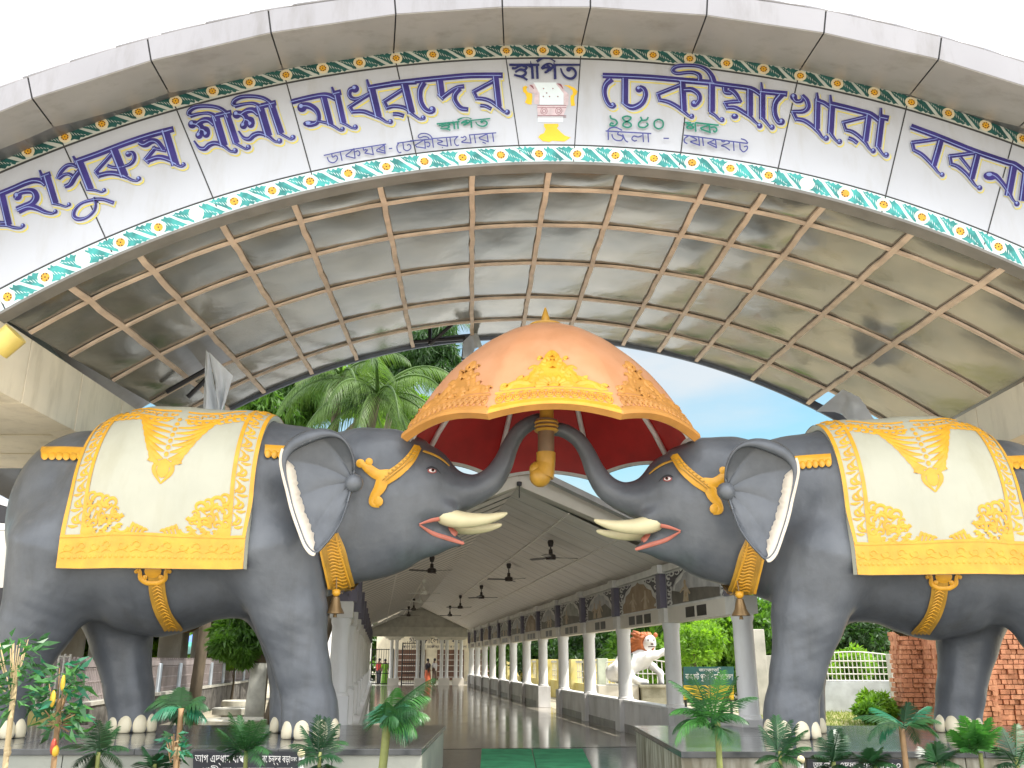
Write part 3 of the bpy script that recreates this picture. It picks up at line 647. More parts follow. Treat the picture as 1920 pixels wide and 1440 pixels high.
M_foil = mat('foil_sheet', (0.245, 0.252, 0.235), 0.2, metal=0.72, col2=(0.38, 0.36, 0.305), vs=0.9, bump=0.5, bs=1.5, ramp=(.3, .7), rvar=.1)
M_tan = mat('batten_tan', (0.62, 0.48, 0.36), 0.6, var=0.15, vs=3, bump=.1)
holes = [(830, 612), (352, 700), (1600, 772)]
def proj(P):
    d = P - Vector((0, 0, EYE)); fw = d.y * CP + d.z * SP; up = -d.y * SP + d.z * CP
    return 960 + F * d.x / fw, 720 - F * up / fw
vm = MB(); torn = []
for i in range(len(lon) - 1):
    for j in range(len(arcs) - 1):
        g = [(lon[i], arcs[j]), (lon[i + 1], arcs[j]), (lon[i + 1], arcs[j + 1]), (lon[i], arcs[j + 1])]
        pp = [proj(VA(drift(x, y), y)) for x, y in g]
        cxp, cyp = sum(p[0] for p in pp) / 4, sum(p[1] for p in pp) / 4
        hit = False
        for h_ in holes:
            ins = True
            for k in range(4):
                a, b = pp[k], pp[(k + 1) % 4]
                if ((b[0] - a[0]) * (h_[1] - a[1]) - (b[1] - a[1]) * (h_[0] - a[0])) * ((b[0] - a[0]) * (cyp - a[1]) - (b[1] - a[1]) * (cxp - a[0])) < 0: ins = False
            if ins: hit = True
        if hit: torn.append((i, j)); continue
        nn = 5; base = len(vm.v); ph = rnd.uniform(0, 9); sag = rnd.uniform(.02, .07)
        for a in range(nn + 1):
            for b in range(nn + 1):
                x = lon[i] + (lon[i + 1] - lon[i]) * a / nn; y = arcs[j] + (arcs[j + 1] - arcs[j]) * b / nn
                s = math.sin(math.pi * a / nn) * math.sin(math.pi * b / nn)
                wob = sag * s + .035 * s * mnoise.noise(Vector((x * 1.6 + ph, y * 1.6, ph)))
                vm.v.append(tuple(VA(drift(x, y), y, -.012 + wob)))
        for a in range(nn):
            for b in range(nn):
                k = base + a * (nn + 1) + b; vm.f.append((k, k + 1, k + nn + 2, k + nn + 1))
vault = vm.build('vaulted_ceiling', M_foil, gate, smooth=True)
def batten(pts, wd, nrm_off=0.03):
    b = MB()
    for k in range(len(pts) - 1):
        (x0, y0), (x1, y1) = pts[k], pts[k + 1]
        d = Vector((x1 - x0, y1 - y0)).normalized(); n_ = Vector((-d.y, d.x)) * wd / 2
        q = lambda x, y, s, o: VA(x + n_.x * s, y + n_.y * s, o)
        b.hexa([q(x0, y0, -1, 0), q(x1, y1, -1, 0), q(x1, y1, 1, 0), q(x0, y0, 1, 0)], [q(x0, y0, -1, nrm_off), q(x1, y1, -1, nrm_off), q(x1, y1, 1, nrm_off), q(x0, y0, 1, nrm_off)])
    b.build('batten', M_tan, vault, recalc=True)
for j, y in enumerate(arcs[:-1]):
    xs = np.linspace(XL + .02, XR - .02, 42)
    batten([(drift(x, y) + 0, y + rnd.uniform(-.012, .012)) for x in xs], .068, .034 + .001 * j)
for i, x in enumerate(lon[1:-1]):
    ys_ = np.linspace(arcs[0], YV1 - .02, 24)
    batten([(drift(x, y) + rnd.uniform(-.012, .012), y) for y in ys_], .078, .040 + .0006 * i)
# lower lip of the sign and front edge trim of the vault
tr = MB(); xs = np.linspace(XL - 1.6, XR + 1.6, 60)
for k in range(59):
    a, b = xs[k], xs[k + 1]
    P = lambda x, y, o: Vector((x, y, zc(x, CB, RB) - o))
    tr.hexa([P(a, YS - .03, .05), P(b, YS - .03, .05), P(b, YV0 + .16, .05), P(a, YV0 + .16, .05)], [P(a, YS - .03, .004), P(b, YS - .03, .004), P(b, YV0 + .16, .004), P(a, YV0 + .16, .004)])
tr.build('arch_trim', mat('trim_grey', (0.20, 0.19, 0.17), .6), gate, recalc=True)
eb = MB(); xs = np.linspace(XL, XR, 60)
for k in range(59):
    a, b = drift(xs[k], YV1), drift(xs[k + 1], YV1)
    z0, z1 = VA(a, YV1, .06), VA(b, YV1, .06); t0, t1 = VA(a, YV1, -.12), VA(b, YV1, -.12); d = Vector((0, .06, 0))
    eb.hexa([z0, z1, z1 + d, z0 + d], [t0, t1, t1 + d, t0 + d])
eb.build('edge_strip', mat('edge_strip_blue', (0.16, 0.18, 0.22), .5, metal=.4), gate, recalc=True)
# torn sheets hanging in the openings
M_torn = mat('torn_foil', (0.62, 0.65, 0.67), 0.3, metal=0.15, var=.1, vs=2, bump=.5, bs=3)
def hang(pts_top, pts_bot, y0, y1, seed):
    t = MB(); n = 8; m = 10; base = 0
    for a in range(n + 1):
        for b in range(m + 1):
            f_ = a / n; g_ = b / m
            tp = np.array(pts_top[0]) * (1 - f_) + np.array(pts_top[1]) * f_; bt = np.array(pts_bot[0]) * (1 - f_) + np.array(pts_bot[1]) * f_
            q = tp * (1 - g_) + bt * g_
            p = U(q[0], q[1], y0 + (y1 - y0) * g_)
            p.y += .16 * math.sin(f_ * 9 + seed) * g_ + .05 * mnoise.noise(Vector((f_ * 5, g_ * 5, seed)))
            t.v.append(tuple(p))
    for a in range(n):
        for b in range(m):
            k = a * (m + 1) + b; t.f.append((k, k + 1, k + m + 2, k + m + 1))
    t.build('torn_sheet', M_torn, gate, smooth=True)
hang([(386, 656), (392, 662)], [(376, 768), (414, 776)], 14.9, 14.7, 1)
hang([(392, 660), (437, 705)], [(414, 776), (420, 774)], 14.9, 14.7, 3)
hang([(1580, 730), (1612, 745)], [(1534, 768), (1640, 800)], 16.6, 16.3, 2)
hang([(868, 640), (893, 618)], [(868, 676), (905, 648)], 18.6, 18.4, 5)
# roof steel seen through the openings
t = MB()
for (a, b, y) in (((806, 590), (806, 646), 18.7), ((806, 646), (870, 588), 18.7), ((768, 642), (872, 634), 18.7), ((872, 634), (868, 675), 18.7), ((312, 735), (392, 690), 16.0), ((352, 745), (392, 706), 16.0)):
    t.tube([U(*a, y), U(*b, y)], .045, 6)
t.build('roof_truss', M_darkmetal, gate)
# springing beams at both sides and the low flat canopies outside them
M_pan = mat('side_panel', (0.72, 0.64, 0.48), 0.42, var=0.1, vs=.8, stain=.3, bump=.06, bs=4)
for (x, sgn, name) in ((XL, -1, 'l'), (XR, 1, 'r')):
    b = MB(); z1 = 6.09 if sgn < 0 else 5.95; z0 = 5.12; ys_ = [10.9, 12.15, 13.75, 15.3, 17.0, 19.0]
    for k in range(5):
        b.box((min(x, x + sgn * .5), ys_[k] + .012, z0), (max(x, x + sgn * .5), ys_[k + 1] - .012, z1))
    b.build('springing_beam', M_pan, gate, bevel=.01)
    c = MB(); c.box((min(x + sgn * .03, x + sgn * 6), 10.9, z0 + .05), (max(x + sgn * .03, x + sgn * 6), 16.9, z0 + .4)); 
    for yy in (12.6, 14.2, 15.6): c.box((min(x + sgn * .05, x + sgn * 6), yy, z0 + .035), (max(x + sgn * .05, x + sgn * 6), yy + .03, z0 + .05))
    c.build('side_canopy', M_pan, gate, bevel=.01)
    d = MB()
    d.box((min(x + sgn * 1.6, x + sgn * 2.8), 12.4, -.3), (max(x + sgn * 1.6, x + sgn * 2.8), 13.6, z0 + .05)); d.build('gate_pillar', M_pan, gate, bevel=.02)
lamp = MB(); P0, P1 = U(-6, 655, 11.0), U(30, 625, 11.0)
lamp.tube([P0, P0 * .5 + P1 * .5, P1], .17, 14); lamp.build('wall_lamp_cover', mat('lamp_cover_yellow', (.62, .47, .12), .35), gate, smooth=True, angle=40)
# ------------------------------------------------------------------ elephant statues: one smooth body grown from blended limbs
YE = 13.3                                         # middle plane of the left elephant
PLZ = 0.6                                         # top of the plinths
def smin(a, b, k):
    h = np.clip(.5 + .5 * (b - a) / k, 0, 1)
    return b * (1 - h) + a * h - k * h * (1 - h)
def prep(chain, dy, sy):
    out = []
    for u, v, r in chain:
        P = U(u, v, YE + dy); out.append((np.array(P), r * pxs(P)))
    return out, sy, dy
def d_chain(P, ch):
    pts, sy, dy = ch; best = None
    Q = P.copy(); yc = YE + dy; Q[:, 1] = yc + (P[:, 1] - yc) / sy
    for i in range(max(1, len(pts) - 1)):
        a, ra = pts[i]; b, rb = pts[min(i + 1, len(pts) - 1)]
        ba = b - a; L2 = max(1e-9, ba @ ba)
        t = np.clip(((Q - a) @ ba) / L2, 0, 1)
        d = np.linalg.norm(Q - a - t[:, None] * ba, axis=1) - (ra + (rb - ra) * t)
        best = d if best is None else (np.minimum(best, d) if len(pts) > 10 else smin(best, d, .10))
    return best * (sy if sy < 1 else 1)
def dense(c): return [tuple(p) for p in cr(c, 3)]
CH = []
def ch(chain, dy=0, sy=1.0, k=.2): CH.append((prep(chain, dy, sy), k))
ch([(165, 938, 132), (300, 972, 201), (445, 958, 181), (545, 930, 132), (630, 918, 108)], 0, .80)
ch([(148, 1000, 122), (300, 985, 195)], 0, .80, .25)
ch([(500, 1000, 150), (585, 1015, 105)], 0, .75, .25)
# legs: near hind, far hind, near fore, far fore
ch([(128, 1040, 108), (72, 1165, 66), (18, 1285, 47), (-4, 1345, 45), (-4, 1400, 50)], -.55, 1, .28)
ch([(212, 1090, 84), (228, 1200, 52), (243, 1300, 41), (249, 1345, 39), (250, 1395, 46)], .5, 1, .2)
ch([(515, 1040, 96), (545, 1150, 66), (568, 1258, 49), (581, 1325, 48), (582, 1352, 49), (582, 1405, 60)], -.52, 1, .20)
ch([(508, 1090, 72), (540, 1195, 47), (551, 1260, 44), (553, 1310, 43), (553, 1345, 43), (552, 1398, 50)], .5, 1, .2)
# head
ch([(700, 902, 92), (745, 945, 92), (742, 990, 74)], 0, .86, .22)
ch([(690, 868, 62), (735, 858, 52)], -.26, 1, .22)
ch([(690, 868, 62), (735, 858, 52)], .26, 1, .22)
ch([(615, 985, 112), (690, 1000, 84)], 0, .80, .25)
ch([(735, 985, 76), (805, 1004, 38), (862, 1017, 8)], 0, .85, .10)
TRUNK = [(770, 905, 84), (800, 915, 66), (832, 922, 49), (862, 923, 37), (893, 917, 28), (922, 900, 24), (943, 869, 19.5), (956, 837, 16.5), (974, 808, 15), (1002, 790, 14), (1022, 788, 13)]
TRUNK = dense(TRUNK)
ch(TRUNK, 0, 1, .16)
ch([(800, 948, 36), (838, 958, 22)], -.24, 1, .10)     # tusk sockets
ch([(800, 948, 36), (838, 958, 22)], .24, 1, .10)
def sdf(P):
    P = np.asarray(P, float); d = None
    for c, k in CH:
        e = d_chain(P, c)
        d = e if d is None else smin(d, e, k)
    # creases: trunk rings and leg wrinkles
    for (pts, sy, dy), amp, fr in ((TRK, .0016, 84), ):
        mk = np.nonzero(P[:, 0] > pts[0][0][0] - .3)[0]
        if not len(mk): continue
        Pm = P[mk]; A = np.array([p for p, r in pts]); L = np.concatenate([[0], np.cumsum(np.linalg.norm(np.diff(A, axis=0), axis=1))])
        dd = np.linalg.norm(Pm[:, None, :] - A[None], axis=2); 
        i = np.argmin(dd, axis=1); i0 = np.clip(i, 1, len(A) - 2)
        tang = A[i0 + 1] - A[i0 - 1]; tang /= np.linalg.norm(tang, axis=1)[:, None]
        s = L[i0] + np.einsum('ij,ij->i', Pm - A[i0], tang)
        near = np.exp(-np.clip(dd[np.arange(len(Pm)), i] - .35, 0, 9) * 6) * (s > .5) * np.clip((s - .5) * 2, 0, 1)
        d[mk] = d[mk] - amp * near * (np.abs(np.sin(s * fr / 2)) ** .5 - .7)
    for fx, fv, fr, dy in FOLDS:
        q = P - np.array(fx); r = np.linalg.norm(q, axis=1)
        d = d + .0035 * np.exp(-(r / fv) ** 2) * np.sin((q[:, 2] * .9 + q[:, 0] * .35) * fr)
    return np.maximum(d, PLZ - P[:, 2])
TRK = prep(TRUNK[6:], 0, 1)
FOLDS = [(U(545, 1190, YE - 1.0), .55, 40, 0), (U(580, 1335, YE - .9), .45, 55, 0), (U(90, 1160, YE - 1.0), .5, 38, 0), (U(590, 1090, YE - .8), .4, 40, 0)]

def surface_nets(fn, lo, hi, h):
    n = [int((b - a) / h) + 2 for a, b in zip(lo, hi)]
    ax = [lo[i] + h * np.arange(n[i]) for i in range(3)]
    G = np.stack(np.meshgrid(*ax, indexing='ij'), -1).reshape(-1, 3)
    V = np.concatenate([fn(g) for g in np.array_split(G, 24)]).reshape(n)
    S = V < 0
    acc = np.zeros([k - 1 for k in n] + [3]); cnt = np.zeros([k - 1 for k in n])
    off = [(a, b, c) for a in (0, 1) for b in (0, 1) for c in (0, 1)]
    sl = lambda o: tuple(slice(o[i], n[i] - 1 + o[i]) for i in range(3))
    for a in off:
        for axn in range(3):
            if a[axn]: continue
            b = list(a); b[axn] = 1
            va, vb = V[sl(a)], V[sl(b)]; cross = S[sl(a)] != S[sl(b)]
            den = np.where(np.abs(va - vb) < 1e-12, 1, va - vb); t = np.where(cross, va / den, 0)
            p = np.zeros(acc.shape)
            for i in range(3): p[..., i] = a[i] + (t if i == axn else 0)
            acc += p * cross[..., None]; cnt += cross
    act = cnt > 0; idx = -np.ones(act.shape, int); idx[act] = np.arange(act.sum())
    cell = np.argwhere(act)
    verts = np.array(lo) + h * (cell + acc[act] / cnt[act][:, None])
    faces = []
    for axn in range(3):
        b1, b2 = (axn + 1) % 3, (axn + 2) % 3
        A = S; sA = [slice(0, n[i]) for i in range(3)]; sB = list(sA)
        sA[axn] = slice(0, n[axn] - 1); sB[axn] = slice(1, n[axn])
        E = np.argwhere(A[tuple(sA)] != A[tuple(sB)])
        E = E[(E[:, b1] > 0) & (E[:, b2] > 0) & (E[:, b1] < n[b1] - 1) & (E[:, b2] < n[b2] - 1)]
        q = []
        for d1, d2 in ((1, 1), (0, 1), (0, 0), (1, 0)):
            c = E.copy(); c[:, b1] -= d1; c[:, b2] -= d2
            q.append(idx[c[:, 0], c[:, 1], c[:, 2]])
        q = np.stack(q, 1); inside = A[tuple(E.T)]
        q[~inside] = q[~inside][:, ::-1]
        faces.append(q)
    return verts, np.concatenate(faces)

def cast(uv, off=0.0, ymin=10.5):
    """from photo pixels to points lying off metres above the elephant's skin"""
    uv = np.atleast_2d(np.array(uv, float))
    o = np.array([U(a, b, ymin) for a, b in uv]); e = np.array([U(a, b, 18.) for a, b in uv])
    d = e - o; L = np.linalg.norm(d, axis=1); d /= L[:, None]; t = np.zeros(len(uv))
    for _ in range(70):
        s = sdf(o + d * t[:, None]) - off; t = np.minimum(t + s * .8, L)
    return o + d * t[:, None]
class Caster:
    """collects ribbon points in pixels, then lays them all on the skin at once"""
    def __init__(s): s.mb = MB()
    def ribbon(s, pts, w, off, **k): s.mb.ribbon(pts, w, lambda u, v, o=0: (u, v, o), off, **k)
    def disc(s, c, r, off, **k): s.mb.disc(c, r, lambda u, v, o=0: (u, v, o), off, **k)
    def poly(s, pts, off): s.mb.poly([(u, v, off) for u, v in pts])
    def finish(s, base=.02):
        P = cast([(p[0], p[1]) for p in s.mb.v], base)
        eye = np.array([0, 0, EYE]); out = []
        for q, p in zip(P, s.mb.v):
            e = 1e-3; n_ = np.array([sdf(np.array([q + np.eye(3)[i] * e]))[0] - sdf(np.array([q - np.eye(3)[i] * e]))[0] for i in range(3)])
            n_ /= np.linalg.norm(n_) or 1
            out.append(tuple(q + n_ * (p[2] - base)))
        s.mb.v = out
        bad = sdf(P) > base + .06
        s.mb.f = [f for f in s.mb.f if not any(bad[i] for i in f)]
        return s.mb

M_skin = mat('elephant_grey', (0.097, 0.106, 0.118), 0.36, var=0.10, vs=1.7, bump=0.24, bs=9, col2=(0.142, 0.152, 0.165), stain=.28, rvar=.1, detail=9)
M_ivory = mat('ivory_paint', (0.74, 0.66, 0.40), 0.35, var=0.06)
M_edge = mat('ear_edge_cream', (0.72, 0.64, 0.52), 0.5, var=0.08)
M_pinkm = mat('mouth_pink', (0.62, 0.20, 0.14), 0.4, var=0.1)
M_cloth = mat('saddle_cloth_cream', (0.47, 0.46, 0.355), 0.42, var=0.05, vs=1.5, stain=.10)
M_orn = mat('ornament_gold', (0.74, 0.37, 0.03), 0.36, var=0.10, vs=5, bump=.1, bs=18)
M_nail = mat('nail_cream', (0.76, 0.68, 0.48), 0.4, var=.05)

base = U(330, 1380, YE); EB = Vector((base.x, YE, PLZ))
eleph = thing('elephant_statue', 'grey elephant statue on the left plinth, facing right with its trunk raised to the umbrella', 'elephant statue', EB, 'pair of elephant statues')
VX, FX = surface_nets(sdf, (U(-70, 1300, 12.6).x - .3, YE - 1.9, PLZ - .15), (U(1040, 800, YE).x + .2, YE + 1.9, U(330, 760, YE).z + .3), 0.036)
mb = MB(); mb.v = [tuple(p) for p in VX]; mb.f = [tuple(int(i) for i in q) for q in FX]
body = mb.build('body', M_skin, eleph, smooth=True)
sm_ = body.modifiers.new('smooth', 'SMOOTH'); sm_.factor = .5; sm_.iterations = 2

# near ear traced from the photo, far ear its mirror image
ear_out = [(655, 930), (640, 975), (622, 1005), (605, 1025), (590, 1038), (574, 1024), (560, 990), (548, 955), (540, 922), (532, 890), (528, 862), (535, 838), (552, 820), (580, 808), (612, 806), (640, 818), (658, 845), (664, 880)]
EAR0 = (663, 905)
def ear_pt(a, r, side):
    q = cr(ear_out, 8, True); k = a * len(q); i = int(k) % len(q); f_ = k - int(k)
    P = q[i] * (1 - f_) + q[(i + 1) % len(q)] * f_
    u = EAR0[0] + (P[0] - EAR0[0]) * r; v = EAR0[1] + (P[1] - EAR0[1]) * r
    dist = math.hypot(u - EAR0[0], v - EAR0[1]) / 140
    out = 1.02 + .42 * dist - .07 * math.sin(min(1, r) * math.pi)      # swings away from the neck, dished
    ridge = .042 * (abs(math.sin((math.atan2(v - EAR0[1], u - EAR0[0]) + .35 * r) * 5)) ** .7 - .6) * min(1, r * 1.6) * (1 - r ** 6)
    return u, v, out + ridge
def make_ear():
    e = MB(); na, nr = 120, 16
    top = lambda a: math.exp(-((a - .70) / .125) ** 2)
    for i in range(na):
        a = i / na
        for j in range(nr + 1):
            r = j / nr; u, v, o = ear_pt(a, r, -1); P = U(u, v, YE - o)
            e.v.append(tuple(P))
        # rolled lip along the upper rim
        u, v, o = ear_pt(a, 1.0, -1); tp = top(a)
        for j in range(1, 5):
            an = j / 4 * math.pi * (.75 + .25 * tp); rr = 2.5 + 11 * tp
            uu = u + (EAR0[0] - u) * (rr * (1 - math.cos(an)) * .9) / 140; vv = v + (EAR0[1] - v) * (rr * (1 - math.cos(an)) * .9) / 140
            P = U(uu, vv, YE - o - rr * .0085 * math.sin(an) - .004 * j)
            e.v.append(tuple(P))
    st = nr + 5
    for i in range(na):
        for j in range(st - 1):
            a, b = i * st + j, ((i + 1) % na) * st + j
            e.f.append((a, b, b + 1, a + 1))
    ear = e.build('ear', M_skin, eleph, smooth=True, solid=.035, soff=0)
    g = MB(); seg = np.linspace(.215, .60, 40); rng = random.Random(3)
    for k, a in enumerate(seg):
        u1, v1, o1 = ear_pt(a, 1.035, -1); wd = (.17 if .25 < a < .56 else .09) + rng.uniform(-.02, .02)
        u0, v0, o0 = ear_pt(a, 1.0 - wd * min(1, (a - .205) * 14, (.61 - a) * 14), -1)
        g.v.append(tuple(U(u1, v1, YE - o1 - .055))); g.v.append(tuple(U(u0, v0, YE - o0 - .045)))
    for k in range(len(seg) - 1): g.f.append((2 * k, 2 * k + 1, 2 * k + 3, 2 * k + 2))
    g.build('ear_edge', M_edge, ear, smooth=True, solid=.012, soff=0)
    return ear
ear = make_ear()
kn = MB(); kn.ball(U(664, 906, YE - 1.10), (.13, .12, .13), 16, 10); kn.build('ear_knob', M_skin, ear, smooth=True)
ear2 = ear.copy(); COL.objects.link(ear2); ear2.scale.y = -1     # about the middle plane
for c_ in ear.children:
    c2 = c_.copy(); COL.objects.link(c2); c2.parent = ear2

# tusks, mouth
for dy, pts in ((-.27, [(812, 958, 15), (842, 970, 17.5), (875, 975, 15), (912, 973, 10.5), (940, 966, 6), (951, 962, 2)]), (.27, [(812, 972, 14), (845, 985, 14), (880, 991, 11.5), (912, 990, 8), (935, 985, 4.5), (941, 983, 1.5)])):
    t = MB(); C = cr([(*U(u, v, YE + dy), r * pxs(U(u, v, YE + dy))) for u, v, r in pts], 5)
    t.tube([c[:3] for c in C], [max(.006, c[3]) for c in C], 16); t.build('tusk', M_ivory, eleph, smooth=True)
t = MB(); C = cr([(*U(u, v, YE), r * pxs(U(u, v, YE))) for u, v, r in [(770, 985, 26), (800, 989, 24), (830, 995, 17), (855, 1006, 9)]], 5)
t.tube([c[:3] for c in C], [c[3] for c in C], 14, flat=1); t.build('tongue', M_pinkm, eleph, smooth=True)
c = Caster()
c.ribbon([(786, 984), (812, 1000), (842, 1010), (869, 1019)], [3, 8, 9, 6], .012, ridge=.03); c.ribbon([(786, 983), (808, 976), (824, 973)], [3, 7, 8], .012, ridge=.03)
c.finish(.012).build('lip', M_pinkm, eleph, smooth=True)

# eyes: white, red rim, dark iris
def eye(side):
    c = Caster(); c.disc((810, 883), 8.5, .012, ry=4.6, dome=.02, rot=.12); r = c.finish(.012).build('eye', mat('eye_rim_red', (.30, .05, .04), .4), eleph, smooth=True)
    c = Caster(); c.disc((809.5, 883), 6.2, .03, ry=3.1, dome=.012, rot=.12); c.finish(.012).build('eyeball', mat('eye_white', (.70, .62, .58), .25), r, smooth=True)
    c = Caster(); c.disc((810, 883), 2.7, .046, dome=.004); c.finish(.012).build('iris', mat('eye_iris', (.05, .015, .012), .2), r, smooth=True)
    c = Caster(); c.ribbon([(799, 879), (808, 875.5), (818, 879), (826, 888)], [1, 2.4, 2.4, .8], .015, ridge=.012); c.finish(.012).build('eyelid', mat('eyelid_black', (.02, .02, .022), .4), r, smooth=True)
eye(1)

# toe nails
nails = [((218, 12), .5, 250), ((0, 0), 0, 0)]
def nail_row(cu, dy, angs, rad, sz):
    P0 = U(cu, 1372, YE + dy); P0.z = PLZ
    for a in angs:
        d = Vector((math.sin(R(a)), -math.cos(R(a)), 0)); P = P0 + d * (rad * pxs(P0))
        # settle on the skin
        q = np.array(P + Vector((0, 0, .10)))
        for _ in range(30): q = q - np.array(d) * sdf(np.array([q]))[0] * .7
        n = MB(); n.ball(Vector(q) + d * -.025, (sz * .60, .07, sz * .92), 16, 10, Matrix.Rotation(R(a), 3, 'Z') @ Matrix.Rotation(R(-9), 3, 'X'))
        for i, vv in enumerate(n.v):
            if vv[2] < PLZ + .002: n.v[i] = (vv[0], vv[1], PLZ + .002)
        n.build('toe_nail', M_nail, eleph, smooth=True)
nail_row(-4, -.55, (-30, 8, 48, 80), 50, .17); nail_row(250, .5, (-38, -2, 36, 72), 46, .17)
nail_row(582, -.52, (-42, -6, 32, 70), 62, .18); nail_row(552, .5, (-40, 0, 40, 76), 50, .16)

# ---- saddle cloth: a thick sheet wrapped over the back
zb = U(290, 1066, 11.95).z
axz = U(300, 975, YE).z
def cloth_x(s, q):                                  # q: 0 ridge .. 1 hem
    l0, l1 = U(222, 800, YE).x, U(113, 1063, 12.0).x; r0, r1 = U(522, 800, YE).x, U(460, 1065, 12.0).x
    k = q ** 1.25
    a = l0 + (l1 - l0) * k; b = r0 + (r1 - r0) * k
    return a + (b - a) * s
NS_, NT_ = 40, 30
grid = np.zeros((NS_ + 1, NT_ + 1, 3)); gn = np.zeros_like(grid)
for i in range(NS_ + 1):
    s = i / NS_
    ang = np.linspace(0, R(142), 60)
    # march from outside towards the axis
    P = np.zeros((60, 3)); xx = np.array([cloth_x(s, a / ang[-1]) for a in ang])
    D = np.stack([np.zeros(60), -np.sin(ang), np.cos(ang)], 1); O = np.stack([xx, np.full(60, YE), np.full(60, axz)], 1)
    r = np.full(60, 2.6)
    for _ in range(60): r = r - np.clip(sdf(O + D * r[:, None]) - .03, -.2, .2) * .8
    P = O + D * r[:, None]
    ymin_ = np.minimum.accumulate(P[:, 1]); P[:, 1] = ymin_            # hangs straight below the widest line
    keep = P[:, 2] > zb; k1 = np.argmin(keep) if not keep.all() else 59
    f_ = (P[k1 - 1, 2] - zb) / max(1e-6, P[k1 - 1, 2] - P[k1, 2]); last = P[k1 - 1] + (P[k1] - P[k1 - 1]) * min(1, max(0, f_))
    Q = np.vstack([P[:k1], last]); L = np.concatenate([[0], np.cumsum(np.linalg.norm(np.diff(Q, axis=0), axis=1))])
    tt = np.linspace(0, L[-1], NT_ + 1)
    for k in range(3): grid[i, :, k] = np.interp(tt, L, Q[:, k])
CLH = np.linalg.norm(np.diff(grid[NS_ // 2], axis=0), axis=1).sum(); CLW = abs(grid[-1, NT_ // 2, 0] - grid[0, NT_ // 2, 0])
du = np.gradient(grid, axis=0); dv = np.gradient(grid, axis=1); gn = np.cross(dv, du); gn /= np.linalg.norm(gn, axis=2)[..., None]
if gn[NS_ // 2, NT_ // 2, 1] > 0: gn = -gn
def CLf(side):
    def f(s, t, off=0.0):
        a = min(max(s, 0), 1) * NS_; b = min(max(t, 0), 1) * NT_; i = min(int(a), NS_ - 1); j = min(int(b), NT_ - 1); fa, fb = a - i, b - j
        g = lambda M: M[i, j] * (1 - fa) * (1 - fb) + M[i + 1, j] * fa * (1 - fb) + M[i, j + 1] * (1 - fa) * fb + M[i + 1, j + 1] * fa * fb
        p = g(grid) + g(gn) * (off + .05)
        return Vector((p[0], p[1] if side < 0 else 2 * YE - p[1], p[2]))
    return f
mb = MB(); allg = np.concatenate([grid[:, ::-1], np.stack([grid[:, 1:, 0], 2 * YE - grid[:, 1:, 1], grid[:, 1:, 2]], -1)], 1)
ng = np.concatenate([gn[:, ::-1], np.stack([gn[:, 1:, 0], -gn[:, 1:, 1], gn[:, 1:, 2]], -1)], 1); w_ = allg.shape[1]
for o_ in (.05, -.03):
    for i in range(NS_ + 1):
        for j in range(w_): mb.v.append(tuple(allg[i, j] + ng[i, j] * o_))
N1 = (NS_ + 1) * w_
for i in range(NS_):
    for j in range(w_ - 1):
        k = i * w_ + j
        mb.f.append((k, k + w_, k + w_ + 1, k + 1)); mb.f.append((N1 + k, N1 + k + 1, N1 + k + w_ + 1, N1 + k + w_))
for i in range(NS_):
    for k in (i * w_, i * w_ + w_ - 1): mb.f.append((k, k + w_, N1 + k + w_, N1 + k))
for j in range(w_ - 1):
    for k in (j, NS_ * w_ + j): mb.f.append((k, k + 1, N1 + k + 1, N1 + k))
cloth = mb.build('saddle_cloth', M_cloth, eleph, smooth=True, recalc=True, angle=40)

